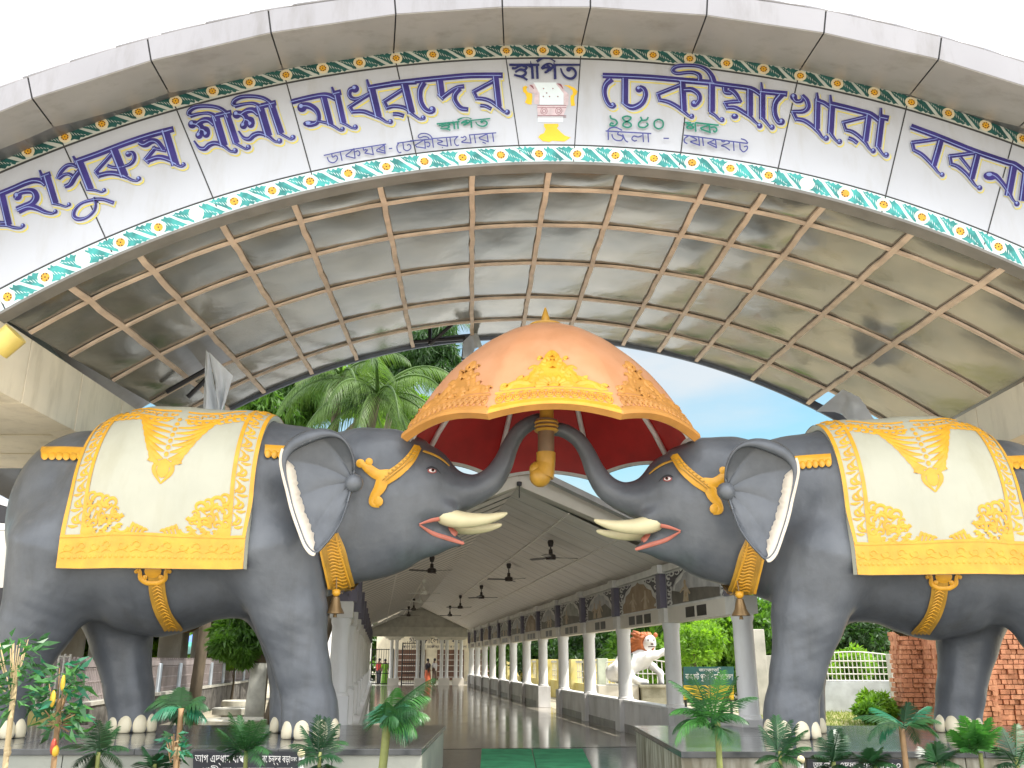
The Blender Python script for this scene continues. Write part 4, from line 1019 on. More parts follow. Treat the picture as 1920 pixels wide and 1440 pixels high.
def spiral(c, r0, turns, a0, n=14, dirn=1, asp=1.0):
    return [(c[0] + r0 * (1 - .8 * k / n) * math.cos(a0 + dirn * turns * 6.283 * k / n), c[1] + asp * r0 * (1 - .8 * k / n) * math.sin(a0 + dirn * turns * 6.283 * k / n)) for k in range(n + 1)]
def cloth_orn(side):
    f = CLf(side)
    def g(x, y, off=0): return f(x / CLW, y / CLH, off)          # metres: x along, y from ridge down
    W, H = CLW, CLH
    bw = .30; hb = .47
    bd = MB(); rim = MB(); lace = MB()
    def strip(m, x0, y0, x1, y1, off, n):
        for k in range(n):
            a, b = k / n, (k + 1) / n
            for c_ in range(4):
                e, f2 = c_ / 4, (c_ + 1) / 4
                if abs(x1 - x0) > abs(y1 - y0): xa, xb = x0 + (x1 - x0) * a, x0 + (x1 - x0) * b; ya, yb = y0 + (y1 - y0) * e, y0 + (y1 - y0) * f2
                else: ya, yb = y0 + (y1 - y0) * a, y0 + (y1 - y0) * b; xa, xb = x0 + (x1 - x0) * e, x0 + (x1 - x0) * f2
                m.add([g(*p, off) for p in ((xa, ya), (xb, ya), (xb, yb), (xa, yb))], [(0, 1, 2, 3)])
    # solid gold rims and inner lines
    strip(bd, 0, H - hb, W, H, .007, 80)
    for x0, x1 in ((0, .055), (bw - .055, bw), (W - .055, W), (W - bw, W - bw + .055)): strip(rim, x0, 0, x1, H - hb, .010, 26)
    strip(rim, 0, H - .11, W, H, .016, 80); strip(rim, 0, H - hb, W, H - hb + .04, .016, 80)
    bd.build('hem_band', M_orn, cloth); 
    # scrolls and leaf teeth in the side bands
    n = int((H - hb) / .24)
    for sx in (0, 1):
        for k in range(n):
            y = .12 + k * .24; xc = .15; X = (lambda x: x) if sx == 0 else (lambda x: W - x)
            lace.ribbon([(X(p[0]), p[1]) for p in spiral((xc + .015, y), .075, .8, .6)], [.05, .035, .02], g, .006, ridge=.016, n=2)
            lace.ribbon([(X(.235), y - .10), (X(.17), y - .02), (X(.235), y + .09)], [.015, .05, .015], g, .005, ridge=.014, n=3)
            lace.ribbon([(X(.07), y + .10), (X(.13), y + .12), (X(.2), y + .11)], [.02, .05, .02], g, .005, ridge=.014, n=3)
    # hem: interlaced scrolls and a row of beads
    n = int(W / .19)
    for k in range(n):
        x = .10 + (W - .2) * k / (n - 1); y = H - .30
        lace.ribbon(spiral((x, y), .068, .9, 1.57 * (k % 2) * 2), [.035, .022, .012], g, .008, ridge=.016, n=2)
        lace.ribbon([(x - .08, y + .09), (x, y + .05), (x + .08, y + .09)], [.01, .028, .01], g, .008, ridge=.014, n=2)
    n = int(W / .075)
    for k in range(n): lace.disc((.06 + (W - .12) * k / (n - 1), H - .155), .026, g, .010, 6, dome=.014)
    # corner fans
    for sx in (0, 1):
        X = (lambda x: x) if sx == 0 else (lambda x: W - x)
        cx_, cy_ = bw + .02, H - hb - .02
        for ring, (rr, sz, m) in enumerate(((.16, .075, 3), (.33, .10, 5), (.51, .105, 7))):
            for k in range(m):
                a = R(6 + 78 * k / max(1, m - 1))
                if ring == 2 and k in (1, 5): rr2 = rr * .9
                else: rr2 = rr
                p = (cx_ + rr2 * math.cos(a), cy_ - rr2 * math.sin(a))
                lace.ribbon([(X(q[0]), q[1]) for q in spiral(p, sz, .85, a + 2 * (k % 2))], [.06, .045, .02], g, .006, ridge=.02, n=2)
                lace.ribbon([(X(cx_ + (rr2 - .13) * math.cos(a)), cy_ - (rr2 - .13) * math.sin(a)), (X(p[0]), p[1])], [.02, .05], g, .005, ridge=.014, n=3)
        lace.disc((X(cx_ + .02), cy_ - .02), .10, g, .008, 12, dome=.02)
        for k in range(4): lace.ribbon([(X(cx_ + .62 + .05 * k), cy_ + .02), (X(cx_ + .66 + .05 * k), cy_ - .10 + .025 * k), (X(cx_ + .70 + .05 * k), cy_ - .01)], [.03, .05, .02], g, .006, ridge=.016, n=3)
    # pendant hanging from the ridge: stem, pairs of leaves, bud
    xm = W / 2 + .02
    for k in range(7):
        y = .98 + k * .115; wd = .54 - .055 * k
        for s_ in (-1, 1):
            lace.ribbon([(xm + s_ * .04, y + .16), (xm + s_ * wd * .45, y + .12), (xm + s_ * wd * .85, y + .02), (xm + s_ * wd, y - .09), (xm + s_ * wd * .86, y - .12)], [.03, .07, .09, .07, .05], g, .006, ridge=.018, n=3)
        lace.disc((xm, y - .03), .032, g, .008, 8, dome=.014, ry=.042)
    for s_ in (-1, 1):
        lace.ribbon([(xm, 1.72), (xm + s_ * .11, 1.82), (xm + s_ * .10, 1.93), (xm, 2.08)], [.03, .06, .06, .02], g, .006, ridge=.018)
        lace.ribbon([(xm + s_ * .06, 1.72), (xm + s_ * .16, 1.70), (xm + s_ * .20, 1.77)], [.03, .07, .07], g, .006, ridge=.018)
        # swags spreading along the ridge
        lace.ribbon([(xm + s_ * .08, .94), (xm + s_ * .42, .90), (xm + s_ * .8, .76), (xm + s_ * 1.1, .58)], [.05, .07, .06, .03], g, .006, ridge=.02)
        lace.ribbon([(xm + s_ * .05, .70), (xm + s_ * .42, .67), (xm + s_ * .85, .50)], [.04, .05, .03], g, .006, ridge=.02)
        for k in range(9):
            x = xm + s_ * (.12 + .105 * k); y = .82 - .012 * k * k * .28
            lace.ribbon(spiral((x, max(.03, y)), .052, .85, k), [.035, .025, .012], g, .007, ridge=.016, n=2)
            lace.ribbon([(x, y + .10), (x + s_ * .04, y + .19), (x + s_ * .11, y + .18)], [.05, .06, .03], g, .006, ridge=.016, n=3)
    lace.disc((xm, 1.87), .08, g, .008, 12, dome=.02, ry=.13)
    lace.build('raised_ornament', M_orn, cloth, smooth=True); rim.build('gold_rim', M_orn, cloth)
cloth_orn(-1); cloth_orn(1)

# ---- bands and fittings traced on the skin
c = Caster()
for pts, wd in (([(783, 838), (768, 862), (745, 884), (722, 898)], [15, 19, 22, 24]), ([(728, 892), (708, 890), (690, 878), (676, 868)], [24, 20, 18, 8]),
                ([(720, 892), (712, 915), (700, 932), (699, 944), (712, 946)], [26, 22, 14, 12, 12])):
    c.ribbon(pts, wd, .03, ridge=.05)
c.disc((676, 869), 8, .04, dome=.03); c.disc((692, 866), 7, .04, dome=.03); c.disc((709, 940), 10, .04, dome=.04); c.disc((690, 880), 7, .04, dome=.03)
hb_ = c.finish().build('headband', M_orn, eleph, smooth=True)
c = Caster()
for dx in (-4, 3): c.ribbon([(779 + dx, 846), (764 + dx, 867), (742 + dx, 886), (722 + dx, 901)], [2.2, 2.6], .075, ridge=.02)
for k in range(9): c.ribbon([(780 - 6 * k, 850 + 5.6 * k), (771 - 6 * k, 848 + 5.6 * k)], [1.5, 3], .07, ridge=.015, n=2)
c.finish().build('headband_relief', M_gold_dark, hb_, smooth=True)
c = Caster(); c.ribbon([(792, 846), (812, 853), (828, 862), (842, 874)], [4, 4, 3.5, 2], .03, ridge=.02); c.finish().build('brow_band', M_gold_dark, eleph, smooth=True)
# collar: an oval band round the neck
c = Caster()
for k in range(7):
    t0 = k / 6 - .5; c.ribbon([(622 + 36 * t0 - 10, 1000), (624 + 38 * t0, 1030), (631 + 42 * t0, 1065), (640 + 46 * t0, 1105)], [8.5, 8.5], .03, ridge=.012)
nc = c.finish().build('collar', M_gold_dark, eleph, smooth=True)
c = Caster()
for k in range(15):
    v = 1012 + k * 6.0; u = 620 + (v - 1000) * .17
    c.ribbon([(u - 14, v + 3), (u - 4, v), (u + 6, v + 3), (u + 15, v)], [1.5, 4, 3, 1.5], .05, ridge=.018, n=3)
for s_ in (-17, 18): c.ribbon([(611 + s_, 1000), (616 + s_ * 1.05, 1030), (625 + s_ * 1.15, 1065), (635 + s_ * 1.25, 1104)], [4.5, 4.5], .045, ridge=.02)
c.finish().build('collar_relief', M_orn, nc, smooth=True)
# belly strap and its bracket
c = Caster()
for k in range(5):
    t0 = (k / 4 - .5) * 24; c.ribbon([(293 + t0, 1080), (296 + t0, 1115), (306 + t0, 1150), (326 + t0 * 1.2, 1182)], [7.5, 7.5], .025, ridge=.008)
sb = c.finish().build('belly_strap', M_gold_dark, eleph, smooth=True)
c = Caster()
for k in range(14):
    v = 1094 + k * 6.2; u = 293 + ((v - 1080) / 100) ** 2 * 33
    c.ribbon([(u - 9, v + 2), (u, v - 3), (u + 9, v + 2)], [1.2, 2.6, 1.2], .04, ridge=.012, smooth=False)
c.finish().build('strap_relief', M_orn, sb, smooth=True)
c = Caster()
for s_ in (-1, 1):
    c.ribbon([(287 + s_ * 30, 1070), (287 + s_ * 27, 1066), (287 + s_ * 24, 1072), (287 + s_ * 23, 1084), (287 + s_ * 12, 1092), (288, 1093)], [5, 6, 7, 9, 9, 8], .035, ridge=.035)
    c.disc((287 + s_ * 31, 1071), 4, .035, dome=.03); c.disc((287 + s_ * 15, 1082), 5, .035, dome=.03)
c.disc((287, 1070), 16, .035, ry=13, dome=.04)
c.finish().build('strap_bracket', M_orn, eleph, smooth=True)
# fringe line along the flanks with round drops
for (ua, va, ub, vb, n) in ((78, 846, 172, 848, 7), (496, 842, 606, 852, 9)):
    c = Caster(); c.ribbon([(ua, va), ((ua + ub) / 2, (va + vb) / 2 - 1), (ub, vb)], [17, 17], .025, ridge=.02)
    for k in range(n):
        t = (k + .5) / n; c.disc((ua + (ub - ua) * t, va + 9 + (vb - va) * t), (ub - ua) / n * .52, .035, ry=8, dome=.05)
    c.finish().build('flank_fringe', M_orn, eleph, smooth=True)
# far side of the straps: mirrored about the middle plane so the bands go all the way round
for nm in ('headband', 'collar', 'belly_strap', 'strap_bracket', 'flank_fringe', 'flank_fringe.001', 'eye'):
    o_ = bpy.data.objects[nm]; m_ = o_.copy(); m_.scale.y = -1; COL.objects.link(m_)
    for c_ in o_.children:
        k_ = c_.copy(); COL.objects.link(k_); k_.parent = m_

# right elephant: the same statue mirrored, slightly nearer and smaller
XM = U(1027, 900, YE).x
e2 = copy_tree(eleph)
e2['label'] = 'grey elephant statue on the right plinth, facing left with its trunk raised to the umbrella'
e2.scale = (-.965, .965, .965)
e2.location = (2 * XM - EB.x - .12, YE - .05, PLZ)
for c_ in e2.children:                                  # its head is turned a little more, so ear and collar sit further forward
    k_ = c_.name.split('.')[0]
    if k_ == 'ear': c_.location.x += .30
    if k_ == 'headband': c_.location.x += .10
    if k_ == 'collar': c_.location.x += .22
# a small brass bell hangs from each collar
M_brass = mat('aged_brass', (.22, .14, .06), .4, metal=.6, var=.2)
def bell(P, label, s=1.0):
    b = thing('bell', label, 'bell', P, 'bells under the collars')
    m = MB(); m.lathe([(.02 * s, 0), (.05 * s, -.01 * s), (.065 * s, -.07 * s), (.085 * s, -.15 * s), (.125 * s, -.22 * s), (.13 * s, -.24 * s), (.11 * s, -.235 * s)], P, 18); m.build('bell_cup', M_brass, b, smooth=True, angle=40)
    m = MB(); m.tube([P + Vector((0, 0, -.16 * s)), P + Vector((0, 0, -.29 * s))], [.012, .03 * s], 8); m.build('clapper', M_brass, b)
    m = MB(); m.lathe([(.03, .10), (.06, .08), (.06, .03), (.03, .0)], P, 12); m.build('bell_boss', M_orn, b, smooth=True)
    m = MB(); m.tube([P + Vector((0, 0, .08)), P + Vector((-.02, .02, .35))], .012, 6); m.build('chain', M_brass, b)
    return b
bell(U(630, 1118, YE - .45), 'small brass bell hanging below the collar of the left elephant')
bell(U(1387, 1122, YE - .45), 'small brass bell hanging below the collar of the right elephant')
# ------------------------------------------------------------------ umbrella held up by both trunks, plinths, carpet
UC = Vector((XM + .01, YE - .12, 0)); UZ0, UZ1 = 4.63, 6.68
umb = thing('ceremonial_umbrella', 'big orange umbrella with gold relief and a red lining, held up between the two trunks', 'umbrella', (UC.x, UC.y, UZ0))
PR = [(2.30, 0.0), (2.19, .23), (2.04, .48), (1.85, .78), (1.64, 1.06), (1.37, 1.35), (1.05, 1.63), (.74, 1.83), (.44, 1.97), (.20, 2.035), (.02, 2.05)]
hL = np.concatenate([[0], np.cumsum([math.dist(PR[i], PR[i + 1]) for i in range(len(PR) - 1)])]); hL /= hL[-1]
def UM(a, h, off=0.0):
    """a in degrees from the front (clockwise seen from above), h from rim 0 to crown 1"""
    r = float(np.interp(h, hL, [p[0] for p in PR])); z = float(np.interp(h, hL, [p[1] for p in PR]))
    ph = ((a + 22.5) % 45) - 22.5
    octa = math.cos(R(22.5)) / math.cos(R(ph)); flat = max(0, 1 - h * 1.15)
    r *= 1 - (1 - octa) * flat * .85
    z += .135 * (1 - (ph / 22.5) ** 2) * max(0, 1 - h * 4) 
    r2 = r + off * (.55 + .3 * (1 - h)); z2 = z + off * (.5 + .4 * h)
    return Vector((UC.x - r2 * math.sin(R(-a)), UC.y - r2 * math.cos(R(a)), UZ0 + z2))
M_orange = mat('umbrella_orange', (0.64, 0.295, 0.14), 0.33, var=.08, vs=1.5, col2=(.70, .35, .185), bump=.05, bs=3, stain=.15)
M_orgold = mat('relief_orange_gold', (0.58, 0.27, 0.065), 0.42, var=.1, vs=4)
M_red = mat('lining_red', (0.50, 0.022, 0.02), 0.5, var=.1)
mb = MB(); na, nh = 160, 30
for i in range(na):
    for j in range(nh + 1): mb.v.append(tuple(UM(360 * i / na, j / nh)))
for i in range(na):
    for j in range(nh):
        a, b = i * (nh + 1) + j, ((i + 1) % na) * (nh + 1) + j
        mb.f.append((a, b, b + 1, a + 1))
can = mb.build('canopy', M_orange, umb, smooth=True, recalc=True)
mb2 = MB(); 
for i in range(na):
    for j in range(nh + 1): mb2.v.append(tuple(UM(360 * i / na, .004 + j / nh * .99, -.07)))
mb2.f = [tuple(reversed(f)) for f in mb.f]; mb2.build('lining', M_red, umb, smooth=True)
mb = MB()
for i in range(na):
    a0, a1 = 360 * i / na, 360 * (i + 1) / na
    for (h0, o0, h1, o1) in ((0, -.075, -.0, .035), (0, .035, .014, .05), (.014, .05, .034, .035), (.034, .035, .036, .0)):
        mb.quad(UM(a0, h0, o0), UM(a1, h0, o0), UM(a1, h1, o1), UM(a0, h1, o1))
mb.build('rim', M_orgold, umb, smooth=True, recalc=True)
mb = MB()
for i in range(20):
    a0, a1 = -22 + 2.2 * i, -22 + 2.2 * (i + 1)
    for (h0, o0, h1, o1) in ((-.0, .037, .014, .053), (.014, .053, .034, .038), (.034, .038, .05, .006)): mb.quad(UM(a0, h0, o0), UM(a1, h0, o0), UM(a1, h1, o1), UM(a0, h1, o1))
mb.build('front_rim', M_orn, umb, smooth=True)
for pnl in range(8):
    c0 = pnl * 45; m_ = MB()
    g = lambda x, h, off=0: UM(c0 + x, h, off)
    A = lambda m: m / 2.1 * 57.3 * .5
    for h0 in (.045, .118): m_.ribbon([(x, h0) for x in np.linspace(-21.5, 21.5, 12)], [.012, .012], g, .004, ridge=.025, n=2)
    for k in range(14):
        x = -19.5 + 39 * k / 13
        m_.ribbon([(x + 1.25 * math.cos(t), .083 + .022 * math.sin(t)) for t in np.linspace(0, 6.28, 10)], [.9, .9], lambda u, v, o=0: g(u, v, o), .006, ridge=.02, n=1) if False else None
        for rr in (1.35, .62):
            ring = [(x + rr * math.cos(t), .082 + rr * .0185 * math.sin(t)) for t in np.linspace(0, 6.283, 13)]
            b = len(m_.v)
            for (u, v) in ring:
                du_, dv_ = (u - x) / rr, (v - .082) / (rr * .0185)
                m_.v.append(tuple(g(u + du_ * .22, v + dv_ * .004, .004))); m_.v.append(tuple(g(u, v, .028))); m_.v.append(tuple(g(u - du_ * .22, v - dv_ * .004, .004)))
            for q in range(12):
                for c_ in (0, 1): m_.f.append((b + q * 3 + c_, b + q * 3 + c_ + 1, b + q * 3 + 4 + c_, b + q * 3 + 3 + c_))
    # crest of scrolls: widths are in metres on the panel, heights in h units (about 3.1 m over the profile)
    def gm(x, y, off=0): return g(x / 2.05 * 57.3, .135 + y / 3.15, off)
    S = []
    for s_ in (-1, 1):
        S += [([(s_ * .72, .03), (s_ * .62, .02), (s_ * .58, .12), (s_ * .46, .15), (s_ * .36, .10), (s_ * .30, .22)], [.04, .06, .07, .08, .07, .06]),
              (spiral((s_ * .69, .07), .055, .9, 0), [.04, .02]), (spiral((s_ * .47, .20), .06, .9, 1), [.05, .02]),
              ([(s_ * .34, .10), (s_ * .30, .30), (s_ * .22, .42), (s_ * .30, .50), (s_ * .38, .44)], [.07, .08, .07, .05, .03]), (spiral((s_ * .19, .40), .07, .9, 2), [.05, .02]),
              (spiral((s_ * .13, .56), .06, .9, 1), [.05, .02]), (spiral((s_ * .24, .30), .07, .9, 1), [.05, .02]),
              ([(s_ * .03, .62), (s_ * .10, .72), (s_ * .04, .82), (0, .86)], [.05, .05, .04, .02]), (spiral((s_ * .22, .66), .045, .9, 0), [.035, .02])]
    S += [([(0, .45), (0, .60)], [.09, .04]), ([(0, .70), (0, .84)], [.07, .03])]
    for k in range(9):
        a = R(180 * k / 8); S.append(([(.10 * math.cos(a), .02 + .10 * math.sin(a)), (.20 * math.cos(a), .02 + .20 * math.sin(a)), (.26 * math.cos(a + .1), .02 + .26 * math.sin(a + .1))], [.02, .07, .05]))
    HW = ([0, .1, .2, .3, .45, .55, .7, .86], [.74, .70, .52, .37, .31, .2, .14, .02])
    for r_ in range(17):
        y0, y1 = .86 * r_ / 17, .86 * (r_ + 1) / 17
        for c_ in range(10):
            q = []
            for (s2, yy) in ((c_ / 5 - 1, y0), ((c_ + 1) / 5 - 1, y0), ((c_ + 1) / 5 - 1, y1), (c_ / 5 - 1, y1)): q.append(gm(s2 * float(np.interp(yy, *HW)) * (1 + .05 * math.sin(yy * 60)), yy, .004))
            m_.quad(*q)
    for pts, wd in S: m_.ribbon(pts, [x * 1.35 for x in wd], gm, .003, ridge=.034, n=3)
    m_.ribbon([(.075 * math.cos(t), .02 + .075 * math.sin(t)) for t in np.linspace(0, 3.14, 8)], [.03, .03], gm, .004, ridge=.03, n=2)
    m_.build('panel_relief', M_orn if pnl == 0 else M_orgold, umb, smooth=True)
    rb = MB(); rb.tube([UM(c0 + 22.5, h, -.11) for h in (.03, .2, .4, .6, .8, .95)], .045, 8); rb.build('rib', M_white, umb, smooth=True)
mb = MB()
for i in range(na):
    a0, a1 = 360 * i / na, 360 * (i + 1) / na; mb.quad(UM(a0, .004, -.085), UM(a1, .004, -.085), UM(a1, .026, -.085), UM(a0, .026, -.085))
mb.build('hem_strip', M_white, umb, smooth=True)
mb = MB(); mb.lathe([(.36, -.10), (.34, -.03), (.27, .0), (.27, .025), (.08, .03), (.065, .08), (.07, .14), (.055, .20), (.035, .27), (.012, .34)], (UC.x - .02, UC.y, UZ1 + .0), 18)
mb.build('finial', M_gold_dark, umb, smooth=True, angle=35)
pw = lambda u, v: U(u, v, YE - .30)
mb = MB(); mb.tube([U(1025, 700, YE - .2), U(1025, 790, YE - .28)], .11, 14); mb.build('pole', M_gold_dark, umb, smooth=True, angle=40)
mb = MB(); mb.tube([pw(1025, 788), pw(1024, 806), pw(1024, 806.5), pw(1023.6, 850)], [.17, .17, .125, .125], 16); 
mb.build('handle_pipe', mat('handle_bronze', (.25, .17, .10), .4, metal=.3), umb, smooth=True, angle=40)
mb = MB()
for v in (793, 800, 807): mb.lathe([(.165, -.025), (.19, 0), (.165, .025)], pw(1024.5, v), 16)
mb.tube([pw(1023.6, 849), pw(1023.6, 861), pw(1023, 876)], [.145, .145, .14], 16)
mb.tube(cr([pw(1023, 870), pw(1021, 884), pw(1016, 890), pw(1009, 884) , pw(1003, 876)], 4)[:0] or [pw(1023, 868), pw(1021, 882), pw(1018, 893)], [.14, .155, .165], 16)
mb.ball(pw(1013, 893), (.165, .165, .165), 16, 10); mb.ball(pw(1007, 881), (.12, .12, .13), 14, 8)
mb.build('handle_crook', M_gold_dark, umb, smooth=True, angle=50)

# plinths with polished black slabs
M_gran = mat('black_granite', (.06, .064, .066), .14, var=.35, vs=3, spec=.6, rvar=.05, bump=.02, bs=8)
M_tile = mat('plinth_stone_tile', (.30, .31, .26), .45, var=.2, vs=1.6, bump=.08, col2=(.40, .40, .33))
M_stain = mat('plinth_tile_stained', (.16, .14, .09), .5, var=.4, vs=2.5, col2=(.42, .40, .32), stretch=(3, 3, .6), bump=.1)
def plinth(x0, x1, y0, y1, label, mside):
    t = thing('plinth', label, 'plinth', ((x0 + x1) / 2, (y0 + y1) / 2, -.6))
    m = MB(); m.box((x0 + .05, y0 + .05, -.6), (x1 - .05, y1 - .05, PLZ - .075)); m.build('plinth_core', M_seam, t)
    m = MB(); n = 8
    for k in range(n):
        a, b = x0 + (x1 - x0) * k / n, x0 + (x1 - x0) * (k + 1) / n
        m.box((a + .006, y0 + .03, -.6), (b - .006, y0 + .056, PLZ - .07))
    xi = x1 if x1 < .5 else x0; s_ = -1 if xi == x1 else 1
    for k in range(4):
        a, b = y0 + .06 + (y1 - y0 - .12) * k / 4, y0 + .06 + (y1 - y0 - .12) * (k + 1) / 4
        m.box((min(xi + s_ * .03, xi + s_ * .056), a + .006, -.6), (max(xi + s_ * .03, xi + s_ * .056), b - .006, PLZ - .07))
    m.build('facing_tile', mside, t)
    m = MB(); n = 5
    for k in range(n):
        for j in range(2):
            a, b = x0 + (x1 - x0) * k / n, x0 + (x1 - x0) * (k + 1) / n; c, d = y0 + (y1 - y0) * j / 2, y0 + (y1 - y0) * (j + 1) / 2
            m.box((a + .002, c + .002, PLZ - .07), (b - .002, d - .002, PLZ))
    m.build('granite_slab', M_gran, t, bevel=.006)
    return t
plinth(-9.5, -1.06, 11.15, 15.1, 'low plinth with a polished black granite top under the left elephant', M_tile)
plinth(1.93, 10.6, 10.85, 15.0, 'low plinth with stained stone sides and a granite top under the right elephant', M_stain)
# ------------------------------------------------------------------ covered walkway running back behind the gate
AA = R(8.23); CA, SA = math.cos(AA), math.sin(AA)
def C(p, q, z=0.0): return Vector((p * CA - q * SA, p * SA + q * CA, z))
ROTC = Matrix.Rotation(AA, 3, 'Z')
def cbox(mb, p0, p1, q0, q1, z0, z1):
    mb.hexa([C(p0, q0, z0), C(p1, q0, z0), C(p1, q1, z0), C(p0, q1, z0)], [C(p0, q0, z1), C(p1, q0, z1), C(p1, q1, z1), C(p0, q1, z1)])
PRT, PLF, PRG = 5.84, -.69, 2.62            # right columns, left columns, ridge
Q0, QE, BAY = 17.5, 60.2, 3.69
M_floor = mat('polished_floor', (.28, .25, .205), .12, var=.25, vs=.9, col2=(.38, .345, .29), spec=.6, rvar=.06, stretch=(1, .35, 1))
M_col = mat('column_white', (.72, .72, .70), .42, var=.05, vs=1.2, bump=.04, stain=.2)
M_base = mat('parapet_grey', (.62, .61, .59), .45, var=.12, vs=1.5, stain=.35)
M_ceil = mat('ceiling_sheet', (.76, .71, .64), .5, var=.12, vs=1.4, col2=(.84, .80, .75), stretch=(1, 3, 1), bump=.05)
M_beam = mat('beam_cream', (.66, .62, .54), .5, var=.08, vs=1)
m = MB(); m.add([C(-.60, 17.85, 0), C(6.1, 17.75, 0), C(6.1, 61.3, 0), C(-.60, 61.3, 0)], [(0, 1, 2, 3)])
tag(m.build('walkway_floor', M_floor), kind='structure')
m = MB(); m.add([(-9.5, 8.6, -.004), (11, 8.6, -.004), (11, 18.9, -.004), (-9.5, 18.9, -.004)], [(0, 1, 2, 3)])
tag(m.build('entrance_floor', M_gran), kind='structure')
cp_ = MB(); a, b, c_, d = UZ(903, 1405, .006), UZ(1092, 1405, .006), UZ(1140, 1500, .006), UZ(896, 1500, .006)
N = 12
for i in range(N):
    for (l0, l1, r0, r1) in ((0, .495, 0, 0), (.505, 1, 0, 0)):
        P = lambda s, t: (a * (1 - s) + b * s) * (1 - t) + (d * (1 - s) + c_ * s) * t
        t0, t1 = i / N, (i + 1) / N
        cp_.hexa([P(l0, t0), P(l1, t0), P(l1, t1), P(l0, t1)], [P(l0, t0) + Vector((0, 0, .012)), P(l1, t0) + Vector((0, 0, .012)), P(l1, t1) + Vector((0, 0, .012)), P(l0, t1) + Vector((0, 0, .012))])
tag(cp_.build('carpet', mat('green_carpet', (.05, .34, .15), .9, var=.2, vs=3, bump=.3, bs=160), recalc=True), 'green carpet runner with a centre seam on the black entrance floor', 'carpet')

walk = thing('covered_walkway', 'long white colonnaded walkway with a gabled ceiling leading away behind the gate', 'walkway', C(PRG, Q0, 0))
# ceiling slopes, seen from below, with sheet laps
for side, pe in ((1, PRT + .05), (-1, PLF - .05)):
    m = MB(); n = int((QE - Q0) / .30)
    for k in range(n):
        q0, q1 = Q0 + .30 * k, Q0 + .30 * (k + 1)
        dz = .0 if k % 3 else (.006 if side > 0 else .018)
        f = [C(PRG, q0, 4.92 - dz), C(pe, q0, 3.465 - dz), C(pe, q1, 3.465), C(PRG, q1, 4.92)]
        m.quad(*(f if side < 0 else f[::-1]))
    for t in (.33, .66):
        p = PRG + (pe - PRG) * t; z = 4.92 + (3.47 - 4.92) * t - .022
        m.hexa([C(p - .02, Q0, z), C(p + .02, Q0, z), C(p + .02, QE, z), C(p - .02, QE, z)], [C(p - .02, Q0, z + .03), C(p + .02, Q0, z + .03), C(p + .02, QE, z + .03), C(p - .02, QE, z + .03)])
    m.build('ceiling', M_ceil, walk)
m = MB()
for (a, b) in (((PLF - 1.2, 3.25), (PRG, 5.25)), ((PRG, 5.25), (PRT + 1.2, 3.25))):
    m.hexa([C(a[0], Q0 - .6, a[1]), C(b[0], Q0 - .6, b[1]), C(b[0], QE + 1, b[1]), C(a[0], QE + 1, a[1])], [C(a[0], Q0 - .6, a[1] + .12), C(b[0], Q0 - .6, b[1] + .12), C(b[0], QE + 1, b[1] + .12), C(a[0], QE + 1, a[1] + .12)])
m.build('roof', mat('roof_sheet_grey', (.4, .4, .4), .5), walk)
# front gable beam
m = MB()
for (a, b) in (((PLF - .6, 3.42), (PRG, 4.95)), ((PRG, 4.95), (PRT + .6, 3.42))):
    m.hexa([C(a[0], Q0 - .35, a[1] - .05), C(b[0], Q0 - .35, b[1] - .05), C(b[0], Q0 + .02, b[1] - .05), C(a[0], Q0 + .02, a[1] - .05)], [C(a[0], Q0 - .35, a[1] + .36), C(b[0], Q0 - .35, b[1] + .36), C(b[0], Q0 + .02, b[1] + .36), C(a[0], Q0 + .02, a[1] + .36)])
m.build('gable_beam', M_beam, walk, bevel=.01)
m = MB(); m.tube([C(PRG, Q0 - .4, 4.98), C(PRG, Q0 - .4, 4.9)], .05, 8); m.tube([C(PRG, Q0 - .4, 4.9), C(PRG, Q0 - .4, 4.66)], .012, 6); m.build('ridge_hook', M_darkmetal, walk)
# columns
def column(p, q, z0=.71, r=.165):
    m = MB(); m.lathe([(r * 1.12, z0), (r * 1.12, z0 + .04), (r, z0 + .06), (r * .97, 2.18), (r * 1.1, 2.24), (r * 1.1, 2.31)], C(p, q), 20)
    o = m.build('column', M_col, walk, smooth=True, angle=35)
    return o
QR = [14.15 + BAY * k for k in range(13)]
QL = [16.64 + BAY * k for k in range(12)]
M_pilas = mat('pilaster_violet', (.15, .14, .185), .5, var=.1)
M_fr = mat('frieze_white', (.66, .65, .61), .5, var=.1)
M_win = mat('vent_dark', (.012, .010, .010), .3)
for k, q in enumerate(QR):
    column(PRT, q)
    m = MB(); cbox(m, PRT - .22, PRT + .22, q - .22, q + .22, 0, .71); m.build('column_pedestal', M_base, walk, bevel=.01)
    m = MB(); cbox(m, PRT - .20, PRT + .20, q - .20, q + .20, 2.31, 2.60); m.build('column_capital', M_fr, walk, bevel=.008)
    m = MB(); cbox(m, PRT - .24, PRT + .1, q - .13, q + .13, 2.60, 3.28); pl = m.build('pilaster', M_pilas, walk)
    m = MB(); cbox(m, PRT - .30, PRT + .1, q - .21, q + .21, 3.28, 3.45); m.build('cornice_block', M_fr, pl, bevel=.008)
for k, q in enumerate(QL):
    column(PLF, q, 1.0)
    m = MB(); cbox(m, PLF - .2, PLF + .2, q - .2, q + .2, 0, 1.0); m.build('column_pedestal', M_col, walk, bevel=.01)
    m = MB(); cbox(m, PLF - .20, PLF + .20, q - .20, q + .20, 2.31, 2.60); m.build('column_capital', M_fr, walk, bevel=.008)
    m = MB(); cbox(m, PLF - .1, PLF + .26, q - .17, q + .17, 2.60, 3.28); m.build('pilaster', M_pilas, walk)
m = MB(); cbox(m, PLF - .35, PLF + .33, 15.4, QE, -.1, .30); m.build('kerb_ledge', M_col, walk, bevel=.01)
